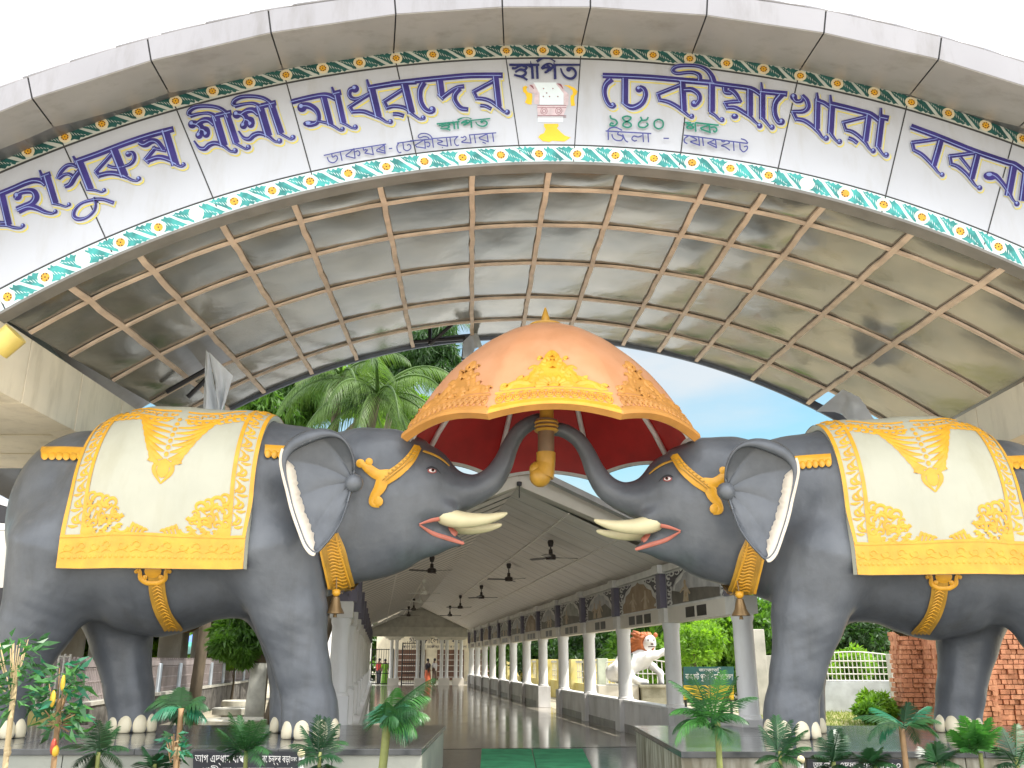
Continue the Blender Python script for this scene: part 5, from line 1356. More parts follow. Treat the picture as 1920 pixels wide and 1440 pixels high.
# right side: parapets, beams, vents, painted frieze panels
M_sky = [mat('painting_%s' % n, c, .5, var=.35, vs=3.5, col2=c2) for n, c, c2 in (('slate', (.30, .30, .30), (.46, .46, .45)), ('ochre', (.24, .16, .09), (.33, .24, .15)), ('dusk', (.36, .36, .37), (.5, .5, .49)), ('green', (.27, .28, .24), (.42, .42, .38)))]
M_fig = mat('painting_figure', (.38, .27, .15), .5, var=.4, vs=9, col2=(.50, .42, .30)); M_fig2 = mat('painting_robe', (.28, .06, .05), .5, var=.3, vs=7)
PF = PRT - .13
def FP(qc, half):                                        # panel coordinates -> inner face of the frieze
    return lambda x, y, off=0: C(PF - off, qc + x * half, 2.62 + y * .66)
def arch_pts(s=1.0):
    return [(-.80 * s, .02), (-.80 * s, .30), (-.66 * s, .42), (-.62 * s, .60), (-.42 * s, .70), (-.30 * s, .86), (-.10 * s, .90), (0, .98), (.10 * s, .90), (.30 * s, .86), (.42 * s, .70), (.62 * s, .60), (.66 * s, .42), (.80 * s, .30), (.80 * s, .02)]
def scrolls(f, m, rng):
    for s_ in (-1, 1):
        for k in range(5):
            x, y = s_ * (.86 + rng.uniform(-.04, .04)), .08 + .2 * k
            m.ribbon([(x + .07 * math.cos(t * 1.0 + k), y + .085 * math.sin(t + k) * (1 - t / 9)) for t in np.linspace(0, 5, 8)], [.075, .03], f, .008, n=2)
        for k in range(3):
            x, y = s_ * (.34 + .2 * k), .93
            m.ribbon([(x + .07 * math.cos(t + k), y + .06 * math.sin(t + k)) for t in np.linspace(0, 5, 8)], [.06, .03], f, .008, n=2)
for k in range(len(QR) - 1):
    qa, qb = QR[k], QR[k + 1]; qc = (qa + qb) / 2; half = (qb - qa) / 2 - .19
    rng = random.Random(k)
    if k != 4:
        m = MB(); cbox(m, PRT - .10, PRT + .10, qa + .22, qb - .22, 0, .66); pp = m.build('parapet', M_base, walk)
        m = MB(); cbox(m, PRT - .14, PRT + .14, qa + .22, qb - .22, .66, .71); m.build('parapet_coping', M_col, pp, bevel=.008)
        m = MB(); cbox(m, PRT - .115, PRT - .10, qa + .22, qb - .22, 0, .18); m.build('skirting', mat('skirting_grey', (.22, .21, .19), .4, var=.2), pp)
    m = MB(); cbox(m, PRT - .12, PRT + .12, qa + .20, qb - .20, 2.31, 2.60); bm_ = m.build('beam', M_beam, walk)
    m = MB(); nv = 3 if k % 2 else 2
    for j in range(nv):
        x = (j - (nv - 1) / 2) * .62; cbox(m, PRT - .126, PRT - .118, qc + x - .24, qc + x + .24, 2.36, 2.55)
    m.build('vent_opening', M_win, bm_)
    m = MB(); cbox(m, PRT - .12, PRT + .12, qa + .17, qb - .17, 2.60, 3.30); fz = m.build('frieze_panel', M_fr, walk)
    f = FP(qc, half); m = MB(); m.poly([f(*p, .004) for p in arch_pts()]); pa = m.build('painting', M_sky[k % 4], fz)
    m = MB()
    if k % 4 != 1: m.poly([f(*p, .006) for p in [(-.78, .03), (-.78, .26), (-.4, .34 + .1 * (k % 3)), (.1, .40), (.5, .36 + .12 * (k % 2)), (.78, .44), (.78, .03)]]); m.build('painted_ground', mat('painting_ground', (.11, .10, .08), .5, var=.3, vs=4), fz)
    m = MB()
    for s_ in (-1, 1): m.poly([f(s_ * x, y, .005) for x, y in [(.84, .02), (.97, .02), (.97, .97), (.30, .97), (.36, .90), (.60, .76), (.70, .60), (.82, .42)]][::s_])
    m.build('border_ground', mat('border_ground_dark', (.07, .065, .075), .5), fz)
    m = MB(); scrolls(f, m, rng); m.build('scroll_border', M_fr, fz)
    m = MB()
    for j in range(1 + k % 3):
        x = rng.uniform(-.35, .35); hgt = rng.uniform(.45, .62)
        m.ribbon([(x, .05), (x + rng.uniform(-.04, .04), hgt * .5), (x, hgt)], [.20, .15, .07], f, .008, n=3)
        m.disc((x, hgt + .06), .045, f, .0095, 10, ry=.075); m.ribbon([(x - .16, hgt * .45), (x - .04, hgt * .82), (x + .06, hgt * .8), (x + .18, hgt * .6)], [.05, .06, .06, .04], f, .0105, n=3)
    m.build('painted_figure', M_fig if k % 2 else M_fig2, fz) if False else m.build('painted_figure', M_fig, fz)
    m = MB(); cbox(m, PRT - .2, PRT + .1, qa + .21, qb - .21, 3.30, 3.44); m.build('cornice', M_fr, fz)
m = MB(); cbox(m, PLF - .12, PLF + .12, 16.9, QE, 2.33, 2.58); cbox(m, PLF - .1, PLF + .1, 17.2, QE, 2.58, 3.46); m.build('frieze_panel', M_fr, walk)
m = MB()
for q in QL:
    for s_ in (-1, 1):
        f = lambda x, y, off=0: C(PLF + .10 + off, q + s_ * .30 + x, 2.62 + y * .66)
        for j in range(4): m.ribbon([(.09 * math.cos(t * 1.1 + j), .1 + .23 * j + .09 * math.sin(t + j)) for t in np.linspace(0, 5, 8)], [.06, .02], f, .02, n=2)
m.build('scroll_border', M_win, walk)

# ceiling fans
M_fan = mat('fan_brown', (.035, .025, .022), .35); M_fanw = mat('fan_white', (.7, .7, .66), .35)
def fan(p, q, z, m_, label, rot, top):
    t = thing('ceiling_fan', label, 'ceiling fan', C(p, q, z), 'fans along the walkway ceiling'); P = C(p, q, z)
    m = MB(); m.lathe([(.03, -.09), (.11, -.08), (.125, -.03), (.115, .03), (.05, .06), (.045, .16), (.02, .17), (.016, top - z - .16), (.05, top - z - .15), (.075, top - z - .05), (.06, top - z)], P, 18); m.build('motor', m_, t, smooth=True, angle=35)
    for k in range(3):
        a = rot + k * 2.0944; d = Vector((math.cos(a), math.sin(a), 0)); e = Vector((-d.y, d.x, 0))
        m = MB(); pts = []
        for r, wdt in ((.10, .03), (.2, .045), (.24, .075), (.45, .085), (.62, .075), (.66, .04)): pts.append((P + d * r + e * wdt + Vector((0, 0, -.03 + .012)), P + d * r - e * wdt + Vector((0, 0, -.03 - .012))))
        for i in range(len(pts) - 1): m.quad(pts[i][0], pts[i][1], pts[i + 1][1], pts[i + 1][0])
        m.build('blade', m_, t, solid=.006, soff=0)
def zceil(p): return 4.92 + (3.47 - 4.92) * abs(p - PRG) / (PRT - .25 - PRG)
FANS = [(3.9, 20.6, M_fan, 'dark ceiling fan nearest the gate, between the two pairs of tusks'), (3.75, 26.6, M_fan, 'dark ceiling fan second along the right row'), (3.8, 34.5, M_fan, 'small dark ceiling fan third along the right row'), (3.6, 41.5, M_fan, 'small dark ceiling fan fourth along the right row'), (3.7, 49, M_fan, 'tiny dark ceiling fan far down the right row'),
        (1.32, 24.3, M_fan, 'dark ceiling fan nearest the gate in the left row, under the elephant chin'), (1.5, 32.5, M_fanw, 'white ceiling fan nearer the gate of the two white ones'), (1.6, 37.5, M_fanw, 'white ceiling fan farther from the gate of the two white ones'), (1.55, 43.5, M_fan, 'small dark ceiling fan just beyond the white fans'), (1.5, 49.5, M_fan, 'tiny dark ceiling fan far down the left row')]
for k, (p, q, m_, lb) in enumerate(FANS): fan(p, q, 3.92, m_, lb, .25 + k * 1.1, zceil(p))

# far end: gable wall over an opening, paired columns, iron gate, hall behind with lettering
m = MB(); cbox(m, PLF - .3, PRT + .3, QE, QE + .3, 3.05, 3.65); endb = m.build('end_beam', mat('end_beam_grey', (.42, .41, .36), .5), walk)
m = MB(); m.add([C(PLF - .6, QE + .05, 3.3), C(PRT + .6, QE + .05, 3.3), C(PRG, QE + .05, 5.3)], [(0, 1, 2)]); m.build('end_gable', mat('end_gable_grey', (.36, .35, .31), .55), walk)
for px_, cap in ((737, 1), (787, 1), (832, 1), (859, 1)):
    P = UZ(px_, 1274, 0); q = 61.0; p = (P.x * CA + P.y * SA) * 61 / (-P.x * SA + P.y * CA)
    for d in (-.17, .17):
        m = MB(); m.lathe([(.13, .45), (.115, .5), (.11, 2.75), (.14, 2.85)], C(p + d, q), 14); m.build('column', M_col, walk, smooth=True, angle=35)
    m = MB(); cbox(m, p - .36, p + .36, q - .2, q + .2, 0, .45); m.build('column_pedestal', M_beam, walk)
    m = MB(); cbox(m, p - .42, p + .42, q - .2, q + .2, 2.85, 3.05); cbox(m, p - .6, p + .6, q - .18, q + .18, 2.95, 3.06); m.build('column_capital', M_beam, walk)
m = MB(); m.add([C(-3.5, 61.3, -.004), C(9, 61.3, -.004), C(9, 90, -.004), C(-3.5, 90, -.004)], [(0, 1, 2, 3)])
tag(m.build('courtyard_paving', mat('paving_cream', (.50, .47, .40), .5, var=.1)), kind='structure')
M_iron = mat('iron_black', (.015, .015, .016), .5)
def gate_leaf(p0, p1, q, h, label, arch):
    t = thing('iron_gate', label, 'gate', C(p0, q, 0), 'iron gates at the far end of the walkway'); n = int((p1 - p0) / .14); m = MB()
    for k in range(n + 1):
        p = p0 + (p1 - p0) * k / n; hh = h + (arch * (k / n) if arch else 0); m.tube([C(p, q, .05), C(p, q, hh)], .016, 5)
    m.build('gate_bars', M_iron, t)
    m = MB()
    for z in (.12, .75, 1.35, h - .05): m.tube([C(p0, q, z), C(p1, q, z)], .028, 5)
    for p in (p0, p1): m.tube([C(p, q, 0), C(p, q, h + (arch if p == p1 else 0))], .05, 6)
    m.build('gate_frame', M_iron, t)
gate_leaf(-.45, .95, 61.4, 2.3, 'black iron gate leaf at the far left end of the walkway', 0)
gate_leaf(1.55, 2.75, 61.4, 2.7, 'tall black iron gate leaf in the middle of the far end', .3)
hall = thing('prayer_hall', 'cream hall with brown doors and a lettered wall beyond the far end of the walkway', 'hall', C(3, 72, 0))
m = MB(); cbox(m, -.2, 9.5, 72, 78, 0, 7); m.build('wall', mat('hall_wall_cream', (.62, .55, .40), .5, var=.08), hall)
M_door = mat('door_brown', (.10, .045, .025), .45, var=.3, vs=2, stretch=(1, 1, .2))
for p0, p1 in ((1.2, 3.6), (4.5, 6.6), (7.2, 9.2)):
    m = MB(); cbox(m, p0, p1, 71.9, 72.01, .1, 2.35); d_ = m.build('door', M_door, hall)
    m = MB()
    for k in range(5): cbox(m, p0 + .05, p1 - .05, 71.86, 71.9, .3 + .42 * k, .34 + .42 * k)
    m.build('door_rail', M_beam, d_)
m = MB(); W_ = lambda x, y, off=0: C(2.1 + x, 71.99 - off, 3.25 - y)
write(m, 'গৰাকীেলাৱা ঘৰ', (0.2, 0), (4.2, 0), .42, W_, .01, 1); m2 = MB(); write(m2, 'কেন মহাপূৰুষ ঢেকীয়া নামঘৰ বৰ ভাগ', (-.3, .60), (4.7, .60), .17, W_, .01, 1)
m.v += m2.v; m.f += [tuple(i + len(m.v) - len(m2.v) for i in f) for f in m2.f]
m.build('lettering', mat('letter_dark_blue', (.02, .02, .05), .5), hall)
m = MB(); cbox(m, 1.0, 9.6, 61.4, 72, 4.3, 4.5); m.build('courtyard_shade_roof', M_beam, hall)  # unseen roof, added to keep the courtyard behind the end gate in shade
m = MB(); cbox(m, -6, -.6, 74, 80, 0, 6); o_ = m.build('side_house', M_white); tag(o_, 'white sunlit house wall beyond the left end of the walkway', 'house')

# people far down the walkway
M_skinp = mat('skin_brown', (.16, .085, .05), .5); M_hair = mat('hair_black', (.012, .01, .01), .5)
def person(P, h, face, label, shirt, low, skirt=False, shawl=None):
    t = thing('person', label, 'person', P, 'people at the far end of the walkway'); s = h / 1.65
    rot = Matrix.Rotation(face, 3, 'Z'); W = lambda x, y, z: Vector(P) + rot @ Vector((x * s, y * s, z * s))
    pts = [(0, 0, .92), (0, 0, 1.12), (0, 0, 1.33), (0, -.01, 1.44), (0, -.02, 1.57), (.17, 0, 1.34), (.22, -.02, 1.08), (.20, -.12, .86), (-.17, 0, 1.34), (-.22, -.02, 1.08), (-.20, -.12, .86), (.09, 0, .85), (.10, -.02, .46), (.10, .02, .07), (.10, -.14, .03), (-.09, 0, .85), (-.10, .04, .46), (-.10, .06, .07), (-.10, -.10, .03)]
    ed = [(0, 1), (1, 2), (2, 3), (3, 4), (2, 5), (5, 6), (6, 7), (2, 8), (8, 9), (9, 10), (0, 11), (11, 12), (12, 13), (13, 14), (0, 15), (15, 16), (16, 17), (17, 18)]
    rad = [.14, .125, .14, .055, .10, .06, .045, .03, .06, .045, .03, .09, .06, .045, .035, .09, .06, .045, .035]
    me = bpy.data.meshes.new('body'); o0 = wloc(t); me.from_pydata([tuple(W(*p) - o0) for p in pts], ed, []); o = bpy.data.objects.new('body', me); COL.objects.link(o); o.parent = t; me.materials.append(M_skinp)
    sk = o.modifiers.new('skin', 'SKIN'); sk.use_smooth_shade = True
    for i, r in enumerate(rad): me.skin_vertices[0].data[i].radius = (r * s, r * s)
    me.skin_vertices[0].data[0].use_root = True
    ss = o.modifiers.new('sub', 'SUBSURF'); ss.levels = 1; ss.render_levels = 1
    m = MB(); m.ball(W(0, .02, 1.60), (.095 * s, .10 * s, .10 * s), 12, 8); m.build('hair', M_hair, t, smooth=True)
    m = MB(); m.lathe([(.15 * s, 0), (.165 * s, .12 * s), (.19 * s, .36 * s), (.15 * s, .46 * s), (.06 * s, .50 * s)], W(0, 0, .90), 16, 1.05, .85); m.build('shirt', shirt, t, smooth=True)
    for sx in (-1, 1): m = MB(); m.tube([W(sx * .16, 0, 1.36), W(sx * .225, -.02, 1.1)], [.075 * s, .06 * s], 10); m.build('sleeve', shirt, t, smooth=True)
    if skirt: m = MB(); m.lathe([(.25 * s, .02 * s), (.23 * s, .3 * s), (.19 * s, .75 * s), (.16 * s, .95 * s)], W(0, 0, 0), 18, 1, .85); m.build('skirt', low, t, smooth=True)
    else:
        for sx, dy in ((-1, .04), (1, -.02)): m = MB(); m.tube([W(sx * .09, 0, .92), W(sx * .10, dy, .46), W(sx * .10, dy, .1)], [.11 * s, .09 * s, .075 * s], 10); m.build('trouser_leg', low, t, smooth=True)
    if shawl:
        m = MB(); m.tube([W(-.12, .14, 1.40), W(.02, .18, 1.15), W(.1, .18, .8), W(.12, .17, .35)], [.10 * s, .13 * s, .12 * s, .10 * s], 8, flat=.35); m.build('shawl', shawl, t, smooth=True)
cl = lambda n, c: mat('fabric_' + n, c, .8, var=.15, vs=6)
person(C(.45, 62.3, 0), 1.62, R(10), 'person in a bright green sari standing at the far left end of the walkway', cl('green', (.20, .42, .03)), cl('leaf_green', (.16, .36, .03)), True, cl('lime', (.25, .5, .04)))
person(C(.05, 63.2, 0), 1.66, R(-30), 'person in a red top and dark trousers behind the green sari', cl('red', (.45, .05, .04)), cl('dark', (.03, .03, .04)))
person(C(3.32, 62.6, 0), 1.64, R(120), 'person in a dark top and orange wrap by the middle iron gate', cl('black', (.03, .025, .03)), cl('orange', (.6, .14, .06)), True)
person(C(3.75, 62.6, 0), 1.66, R(-100), 'person in a white shirt and brown trousers by the middle iron gate', cl('white', (.62, .6, .58)), cl('brown', (.12, .08, .06)))
# ------------------------------------------------------------------ ground and vegetation
M_ground = mat('ground_earth', (.30, .265, .19), .9, var=.25, vs=.5, bump=.2, bs=6, col2=(.40, .36, .26))
GZ = -.2
m = MB()
for i in range(20):
    for j in range(20): m.quad((-160 + 16 * i, -40 + 14 * j, GZ), (-144 + 16 * i, -40 + 14 * j, GZ), (-144 + 16 * i, -26 + 14 * j, GZ), (-160 + 16 * i, -26 + 14 * j, GZ))
tag(m.build('ground', M_ground), kind='structure')
m = MB(); m.quad((-30, -20, GZ + .004), (30, -20, GZ + .004), (30, 11.2, GZ + .004), (-30, 11.2, GZ + .004))
tag(m.build('forecourt_paving', mat('forecourt_paving', (.42, .39, .33), .7, var=.12, vs=.8, bump=.05)), kind='structure')

M_lf = {}
def leafmat(n, c, c2, tr=.35, vs=1.1, rough=.5):
    if n not in M_lf: M_lf[n] = mat('leaf_' + n, c, rough, col2=c2, vs=vs, trans=tr, ramp=(.3, .7), detail=3)
    return M_lf[n]
M_bark = mat('bark_brown', (.11, .085, .055), .85, var=.3, vs=5, bump=.4, bs=12, stretch=(1, 1, .3))
L_dark = leafmat('dark', (.014, .042, .010), (.045, .115, .022)); L_mid = leafmat('mid', (.035, .10, .014), (.11, .23, .03), .42); L_lit = leafmat('bright', (.08, .18, .02), (.22, .38, .04), .5); L_palm = leafmat('palm', (.035, .085, .018), (.14, .23, .055), .42)
rs = np.random.RandomState(11)
def leaf_mesh(P, D, L, W, bend=.25):
    """many small pointed leaves: roots P, directions D (both n x 3)"""
    n = len(P); D = D / np.linalg.norm(D, axis=1)[:, None]
    rv = rs.normal(size=(n, 3)); S = np.cross(D, rv); S /= np.linalg.norm(S, axis=1)[:, None]; Nn = np.cross(D, S)
    L = L * rs.uniform(.65, 1.25, n)[:, None]; W = W * rs.uniform(.7, 1.2, n)[:, None]
    a = P; b = P + D * L * .45 + S * W / 2 + Nn * L * bend * .3; c = P + D * L + Nn * L * -bend * .4; d = P + D * L * .45 - S * W / 2 + Nn * L * bend * .3
    V = np.stack([a, b, c, d], 1).reshape(-1, 3); Fc = np.arange(4 * n).reshape(-1, 4)
    return V, Fc
def add_leaves(m, P, D, L, W, bend=.25):
    V, Fc = leaf_mesh(P, D, L, W, bend); k = len(m.v)
    m.v.extend(map(tuple, V)); m.f.extend([tuple(int(i) + k for i in f) for f in Fc])
def crown(m, cen, rad, n, L, W, clumps=26, droop=0.0, fill=.35):
    cen = np.array(cen); rad = np.array(rad)
    u = rs.normal(size=(clumps, 3)); u /= np.linalg.norm(u, axis=1)[:, None]
    cc = cen + u * rad * rs.uniform(fill, .95, (clumps, 1)); cr_ = rad.mean() * rs.uniform(.22, .42, clumps)
    k = rs.randint(0, clumps, n); v = rs.normal(size=(n, 3)); v /= np.linalg.norm(v, axis=1)[:, None]
    P = cc[k] + v * (cr_[k] * rs.uniform(.55, 1.05, n))[:, None] * np.array([1, 1, .8])
    D = v * (1 - droop) + rs.normal(size=(n, 3)) * .5 + np.array([0, 0, -1.6 * droop])
    add_leaves(m, P, D, L, W)
    return cc
def tree(name, label, base, top, crowns, n, L, W, lm, r0=.16, group=None, droop=0., white=None, clumps=26, cat='tree'):
    t = thing(name, label, cat, base, group); m = MB(); allc = []
    for cen, rad in crowns: allc.append((cen, crown(m, cen, rad, int(n / len(crowns)), L, W, clumps, droop)))
    m.build('crown', lm, t)
    k = MB(); base = Vector(base); top = Vector(top); mid = base * .5 + top * .5 + Vector((.15, .1, 0)) * (top - base).length * .15
    
    if top.z > 6: mid = Vector((base.x + .15, base.y, 6.2))
    path = cr([tuple(base), tuple(mid), tuple(top)], 6); k.tube(path, list(np.linspace(r0, r0 * .45, len(path))), 10)
    for cen, cc in allc:
        for q in (cc[:4] if top.z < 6 else cc[:0]):
            s = Vector(path[int(len(path) * rs.uniform(.45, .95))]); e = Vector(q); k.tube([s, s * .5 + e * .5 + Vector((0, 0, .1)), e], [r0 * .38, r0 * .24, r0 * .08], 6)
    tr = k.build('trunk', M_bark, t, smooth=True)
    return t
def frond(m, P, d, length, droop, nl, ll, lw, updir=Vector((0, 0, 1)), vee=.5, twist=0.0, hang=.3):
    """one feather leaf: rib plus leaflets on both sides"""
    P = Vector(P); d = Vector(d).normalized(); pts = []; q = P.copy(); dd = d.copy(); N = 12
    for i in range(N + 1):
        pts.append(q.copy()); q = q + dd * (length / N); dd = (dd + Vector((0, 0, -droop / N * (1 + i / N)))).normalized()
    m.tube(pts, list(np.linspace(.022, .005, N + 1) * length), 5, cap=False)
    side0 = d.cross(Vector((0, 0, 1)));
    side0 = side0.normalized() if side0.length > .05 else Vector((1, 0, 0))
    for k in range(nl):
        t = .14 + .86 * k / (nl - 1); i = min(N - 1, int(t * N)); f_ = t * N - i; p = pts[i] * (1 - f_) + pts[i + 1] * f_; tg = (pts[i + 1] - pts[i]).normalized()
        nrm = side0.cross(tg).normalized(); env = math.sin(math.pi * min(1, .16 + .84 * t) ** .8) * .75 + .28
        for s_ in (-1, 1):
            ld = (side0 * s_ + tg * (.55 + .5 * t) + nrm * -vee * .3 + Vector((0, 0, -hang)) + Vector((rs.uniform(-.1, .1), rs.uniform(-.1, .1), rs.uniform(-.1, .1)))).normalized()
            L = ll * env * rs.uniform(.85, 1.1); sw = tg * lw * .5
            e = p + ld * L; mid = p + ld * L * .45 + nrm * -.02 * L
            e = e + Vector((0, 0, -hang * L * .35))
            b = len(m.v); m.v.extend([tuple(p + sw * .6), tuple(p - sw * .6), tuple(mid - sw), tuple(mid + sw), tuple(e)]); m.f.extend([(b, b + 1, b + 2, b + 3), (b + 3, b + 2, b + 4)])
def palm_tree(label, base, top, nf, length, lm, group):
    t = thing('coconut_palm', label, 'palm tree', base, group); k = MB(); base = Vector(base); top = Vector(top)
    path = cr([tuple(base), tuple(base * .5 + top * .5 + Vector((.25, .1, 0))), tuple(top)], 8); k.tube(path, list(np.linspace(.19, .11, len(path))), 10); k.build('trunk', M_bark, t, smooth=True)
    m = MB()
    for i in range(nf):
        a = i * 2.399; el = .95 - 1.35 * i / nf
        frond(m, top, (math.cos(a) * math.cos(el), math.sin(a) * math.cos(el), math.sin(el)), length * rs.uniform(.85, 1.1), 1.5, 46, length * .25, length * .011, hang=.8)
    m.build('crown', lm, t)
# trees seen over the walkway between the left elephant and the umbrella
def CR(u, v, y, ru, rv, ry=None):
    P = U(u, v, y); s = pxs(P); return tuple(P), (ru * s, ry or ru * s, rv * s)
G1 = 'tall trees behind the gate'
tree('weeping_tree', 'tall dark tree with hanging strap leaves, rising behind the umbrella', (-6.6, 26.5, GZ), U(760, 700, 26.5), [CR(812, 652, 26.5, 58, 55), CR(765, 668, 27, 55, 50), CR(835, 690, 26.5, 40, 40), CR(700, 690, 28, 45, 40)], 24000, .38, .055, L_dark, .13, G1, .75, clumps=34)
tree('weeping_tree', 'tall dark tree with hanging strap leaves, left of the coconut palms above the elephant', (-7.0, 26, GZ), U(560, 740, 26), [CR(500, 770, 26, 80, 52), CR(570, 730, 26.5, 60, 55), CR(455, 755, 26, 45, 35)], 22000, .34, .055, L_mid, .14, G1, .7, clumps=34)
tree('weeping_tree', 'dark tree seen through the torn opening in the ceiling', (-9.2, 27, GZ), U(385, 690, 27), [CR(378, 690, 27, 45, 45), CR(345, 720, 28, 40, 32)], 6000, .34, .05, L_dark, .18, G1, .7)
tree('broadleaf_tree', 'bright backlit tree filling the gap behind the palms', (-8.9, 40, GZ), U(690, 720, 40), [CR(700, 735, 40, 60, 60), CR(640, 735, 41, 50, 50), CR(770, 775, 42, 60, 35)], 9000, .42, .2, L_lit, .22, G1, .3, clumps=40)
palm_tree('coconut palm with pale arching fronds beside the umbrella', (-5.7, 23, GZ), tuple(U(708, 742, 23)), 19, 2.7, L_palm, 'coconut palms behind the gate')
palm_tree('coconut palm with upright fronds farther left', (-6.1, 23.5, GZ), tuple(U(640, 705, 23.5)), 17, 2.4, L_palm, 'coconut palms behind the gate')
palm_tree('tall coconut palm highest above the walkway roof', (-7.7, 34, GZ), tuple(U(765, 640, 34)), 17, 3.2, leafmat('palm_dark', (.02, .055, .012), (.06, .13, .03), .4), 'coconut palms behind the gate')
# right side: trees and bushes beyond the fences
G2 = 'trees beyond the right fence'
for k, (u, v, y, ru, rv, lm, lb) in enumerate(((985, 1195, 66, 55, 50, L_mid, 'leafy tree far down the right side of the walkway'), (1055, 1190, 56, 70, 62, L_dark, 'dark tree behind the yellow wall'), (1130, 1185, 50, 75, 70, L_dark, 'dense dark tree between the yellow wall and the lion'),
        (1215, 1180, 46, 80, 75, L_mid, 'green tree right behind the lion statue'), (1310, 1170, 42, 85, 80, L_lit, 'bright green tree above the painted notice board'), (1400, 1190, 44, 80, 80, L_mid, 'tree behind the concrete post wall'),
        (1590, 1180, 44, 100, 95, L_dark, 'dark tree above the white fence'), (1690, 1150, 48, 110, 110, L_dark, 'dark tree between the white fence and the brick stack'), (1500, 1190, 46, 80, 85, L_mid, 'tree behind the right elephant leg'), (1850, 1130, 50, 130, 110, L_mid, 'tree above the brick stack'))):
    c, r = CR(u, v, y, ru, rv); tree('broadleaf_tree', lb, (c[0], y, GZ), c, [(c, r), ((c[0] - r[0] * .5, y, c[2] - r[2] * .8), (r[0] * .9, r[1], r[2] * .6))], 8000, .34, .17, lm, .16, G2, .2, clumps=36)
for u, v, y, ru, rv, lm, lb in ((1590, 1245, 36, 45, 30, L_lit, 'light green bush showing over the white fence'), (1660, 1255, 38, 40, 28, L_mid, 'green bush over the right end of the white fence'), (1300, 1205, 34, 60, 40, L_lit, 'light green bush behind the notice board'), (1640, 1325, 27, 40, 20, L_lit, 'low bush on the grass beside the brick stack'), (1635, 1340, 26, 16, 12, L_mid, 'small weed clump at the foot of the bricks')):
    c, r = CR(u, v, y, ru, rv); tree('bush', lb, (c[0], y, GZ), c, [(c, r)], 3000, .2, .1, lm, .05, 'bushes on the right', .1, clumps=24, cat='bush')
# distant belt of trees closing the view
m = MB()
for k in range(70):
    x = -95 + k * 2.9; y = 84 + 10 * math.sin(k * 1.7)
    crown(m, (x, y, 3.6 + 1.4 * math.sin(k * 2.3)), (3.2, 3, 4.0), 420, .8, .45, 14)
tag(m.build('tree_belt', L_mid), 'distant belt of green trees closing the view', 'woodland', kind='stuff')
# lawn with grass blades
M_lawn = mat('lawn', (.17, .17, .05), .8, col2=(.27, .24, .09), vs=.6, bump=.4, bs=30)
m = MB(); m.quad((8, 22, GZ + .004), (17, 22, GZ + .004), (17, 34, GZ + .004), (8, 34, GZ + .004)); tag(m.build('lawn', M_lawn), kind='structure')
m = MB(); n = 9000; P = np.stack([rs.uniform(8, 17, n), rs.uniform(22, 33.5, n), np.full(n, GZ)], 1); D = rs.normal(size=(n, 3)) * .5 + np.array([0, 0, 1.2])
add_leaves(m, P, D, .13, .022); tag(m.build('grass', leafmat('grass', (.10, .17, .03), (.22, .26, .05), .3)), 'short sunlit grass beside the brick stack', 'grass', kind='stuff')
# ------------------------------------------------------------------ right side: lion, walls, fences, notice board, bricks
def wall_box(m, P, Q, z0, z1, th):
    P = Vector(P); Q = Vector(Q); d = (Q - P); d.z = 0; d.normalize(); n_ = Vector((-d.y, d.x, 0)) * th / 2
    A = lambda p, s, z: Vector((p.x + n_.x * s, p.y + n_.y * s, z))
    m.hexa([A(P, -1, z0), A(Q, -1, z0), A(Q, 1, z0), A(P, 1, z0)], [A(P, -1, z1), A(Q, -1, z1), A(Q, 1, z1), A(P, 1, z1)])
# lion: smooth-blended statue, traced at its own distance
YL = 28.5
def lion_sdf(P):
    d = None
    for chain, dy, k in (([(1152, 1262, 17), (1178, 1248, 18), (1203, 1236, 17), (1216, 1226, 14)], 0, .12), ([(1208, 1222, 13), (1216, 1204, 14)], 0, .1),
                         ([(1160, 1256, 13), (1180, 1268, 9), (1195, 1277, 6), (1212, 1279, 5)], -.22, .08), ([(1150, 1262, 13), (1165, 1274, 8), (1172, 1281, 6)], .22, .08),
                         ([(1212, 1232, 9), (1228, 1229, 7), (1246, 1222, 6), (1254, 1226, 6)], -.2, .08), ([(1208, 1240, 9), (1224, 1250, 6.5), (1238, 1262, 5.5), (1240, 1280, 5.5)], .2, .08),
                         ([(1218, 1203, 12.5), (1222, 1209, 8)], -.12, .06), ([(1150, 1248, 4), (1160, 1232, 3), (1175, 1222, 2.5)], .1, .03)):
        pts = [(np.array(U(u, v, YL + dy)), r * pxs(U(u, v, YL + dy))) for u, v, r in chain]
        for (a, ra), (b, rb) in zip(pts[:-1], pts[1:]):
            ba = b - a; t = np.clip(((P - a) @ ba) / (ba @ ba), 0, 1); e = np.linalg.norm(P - a - t[:, None] * ba, axis=1) - (ra + (rb - ra) * t)
            d = e if d is None else smin(d, e, k)
    return d
lb_ = U(1195, 1283, YL)
lion = thing('lion_statue', 'white lion statue with an orange mane rearing on a stone pedestal beyond the columns', 'lion statue', lb_)
v_, f_ = surface_nets(lion_sdf, tuple(np.array(U(1125, 1290, YL)) + np.array([0, -.8, -.1])), tuple(np.array(U(1262, 1185, YL)) + np.array([0, .8, .1])), .04)
m = MB(); m.v = [tuple(p) for p in v_]; m.f = [tuple(int(i) for i in q) for q in f_]; m.build('body', mat('lion_white', (.78, .77, .74), .4), lion, smooth=True)
M_mane = mat('mane_orange', (.42, .12, .03), .5, var=.2, vs=6)
m = MB(); hc = U(1214, 1206, YL - .1); s = pxs(hc)
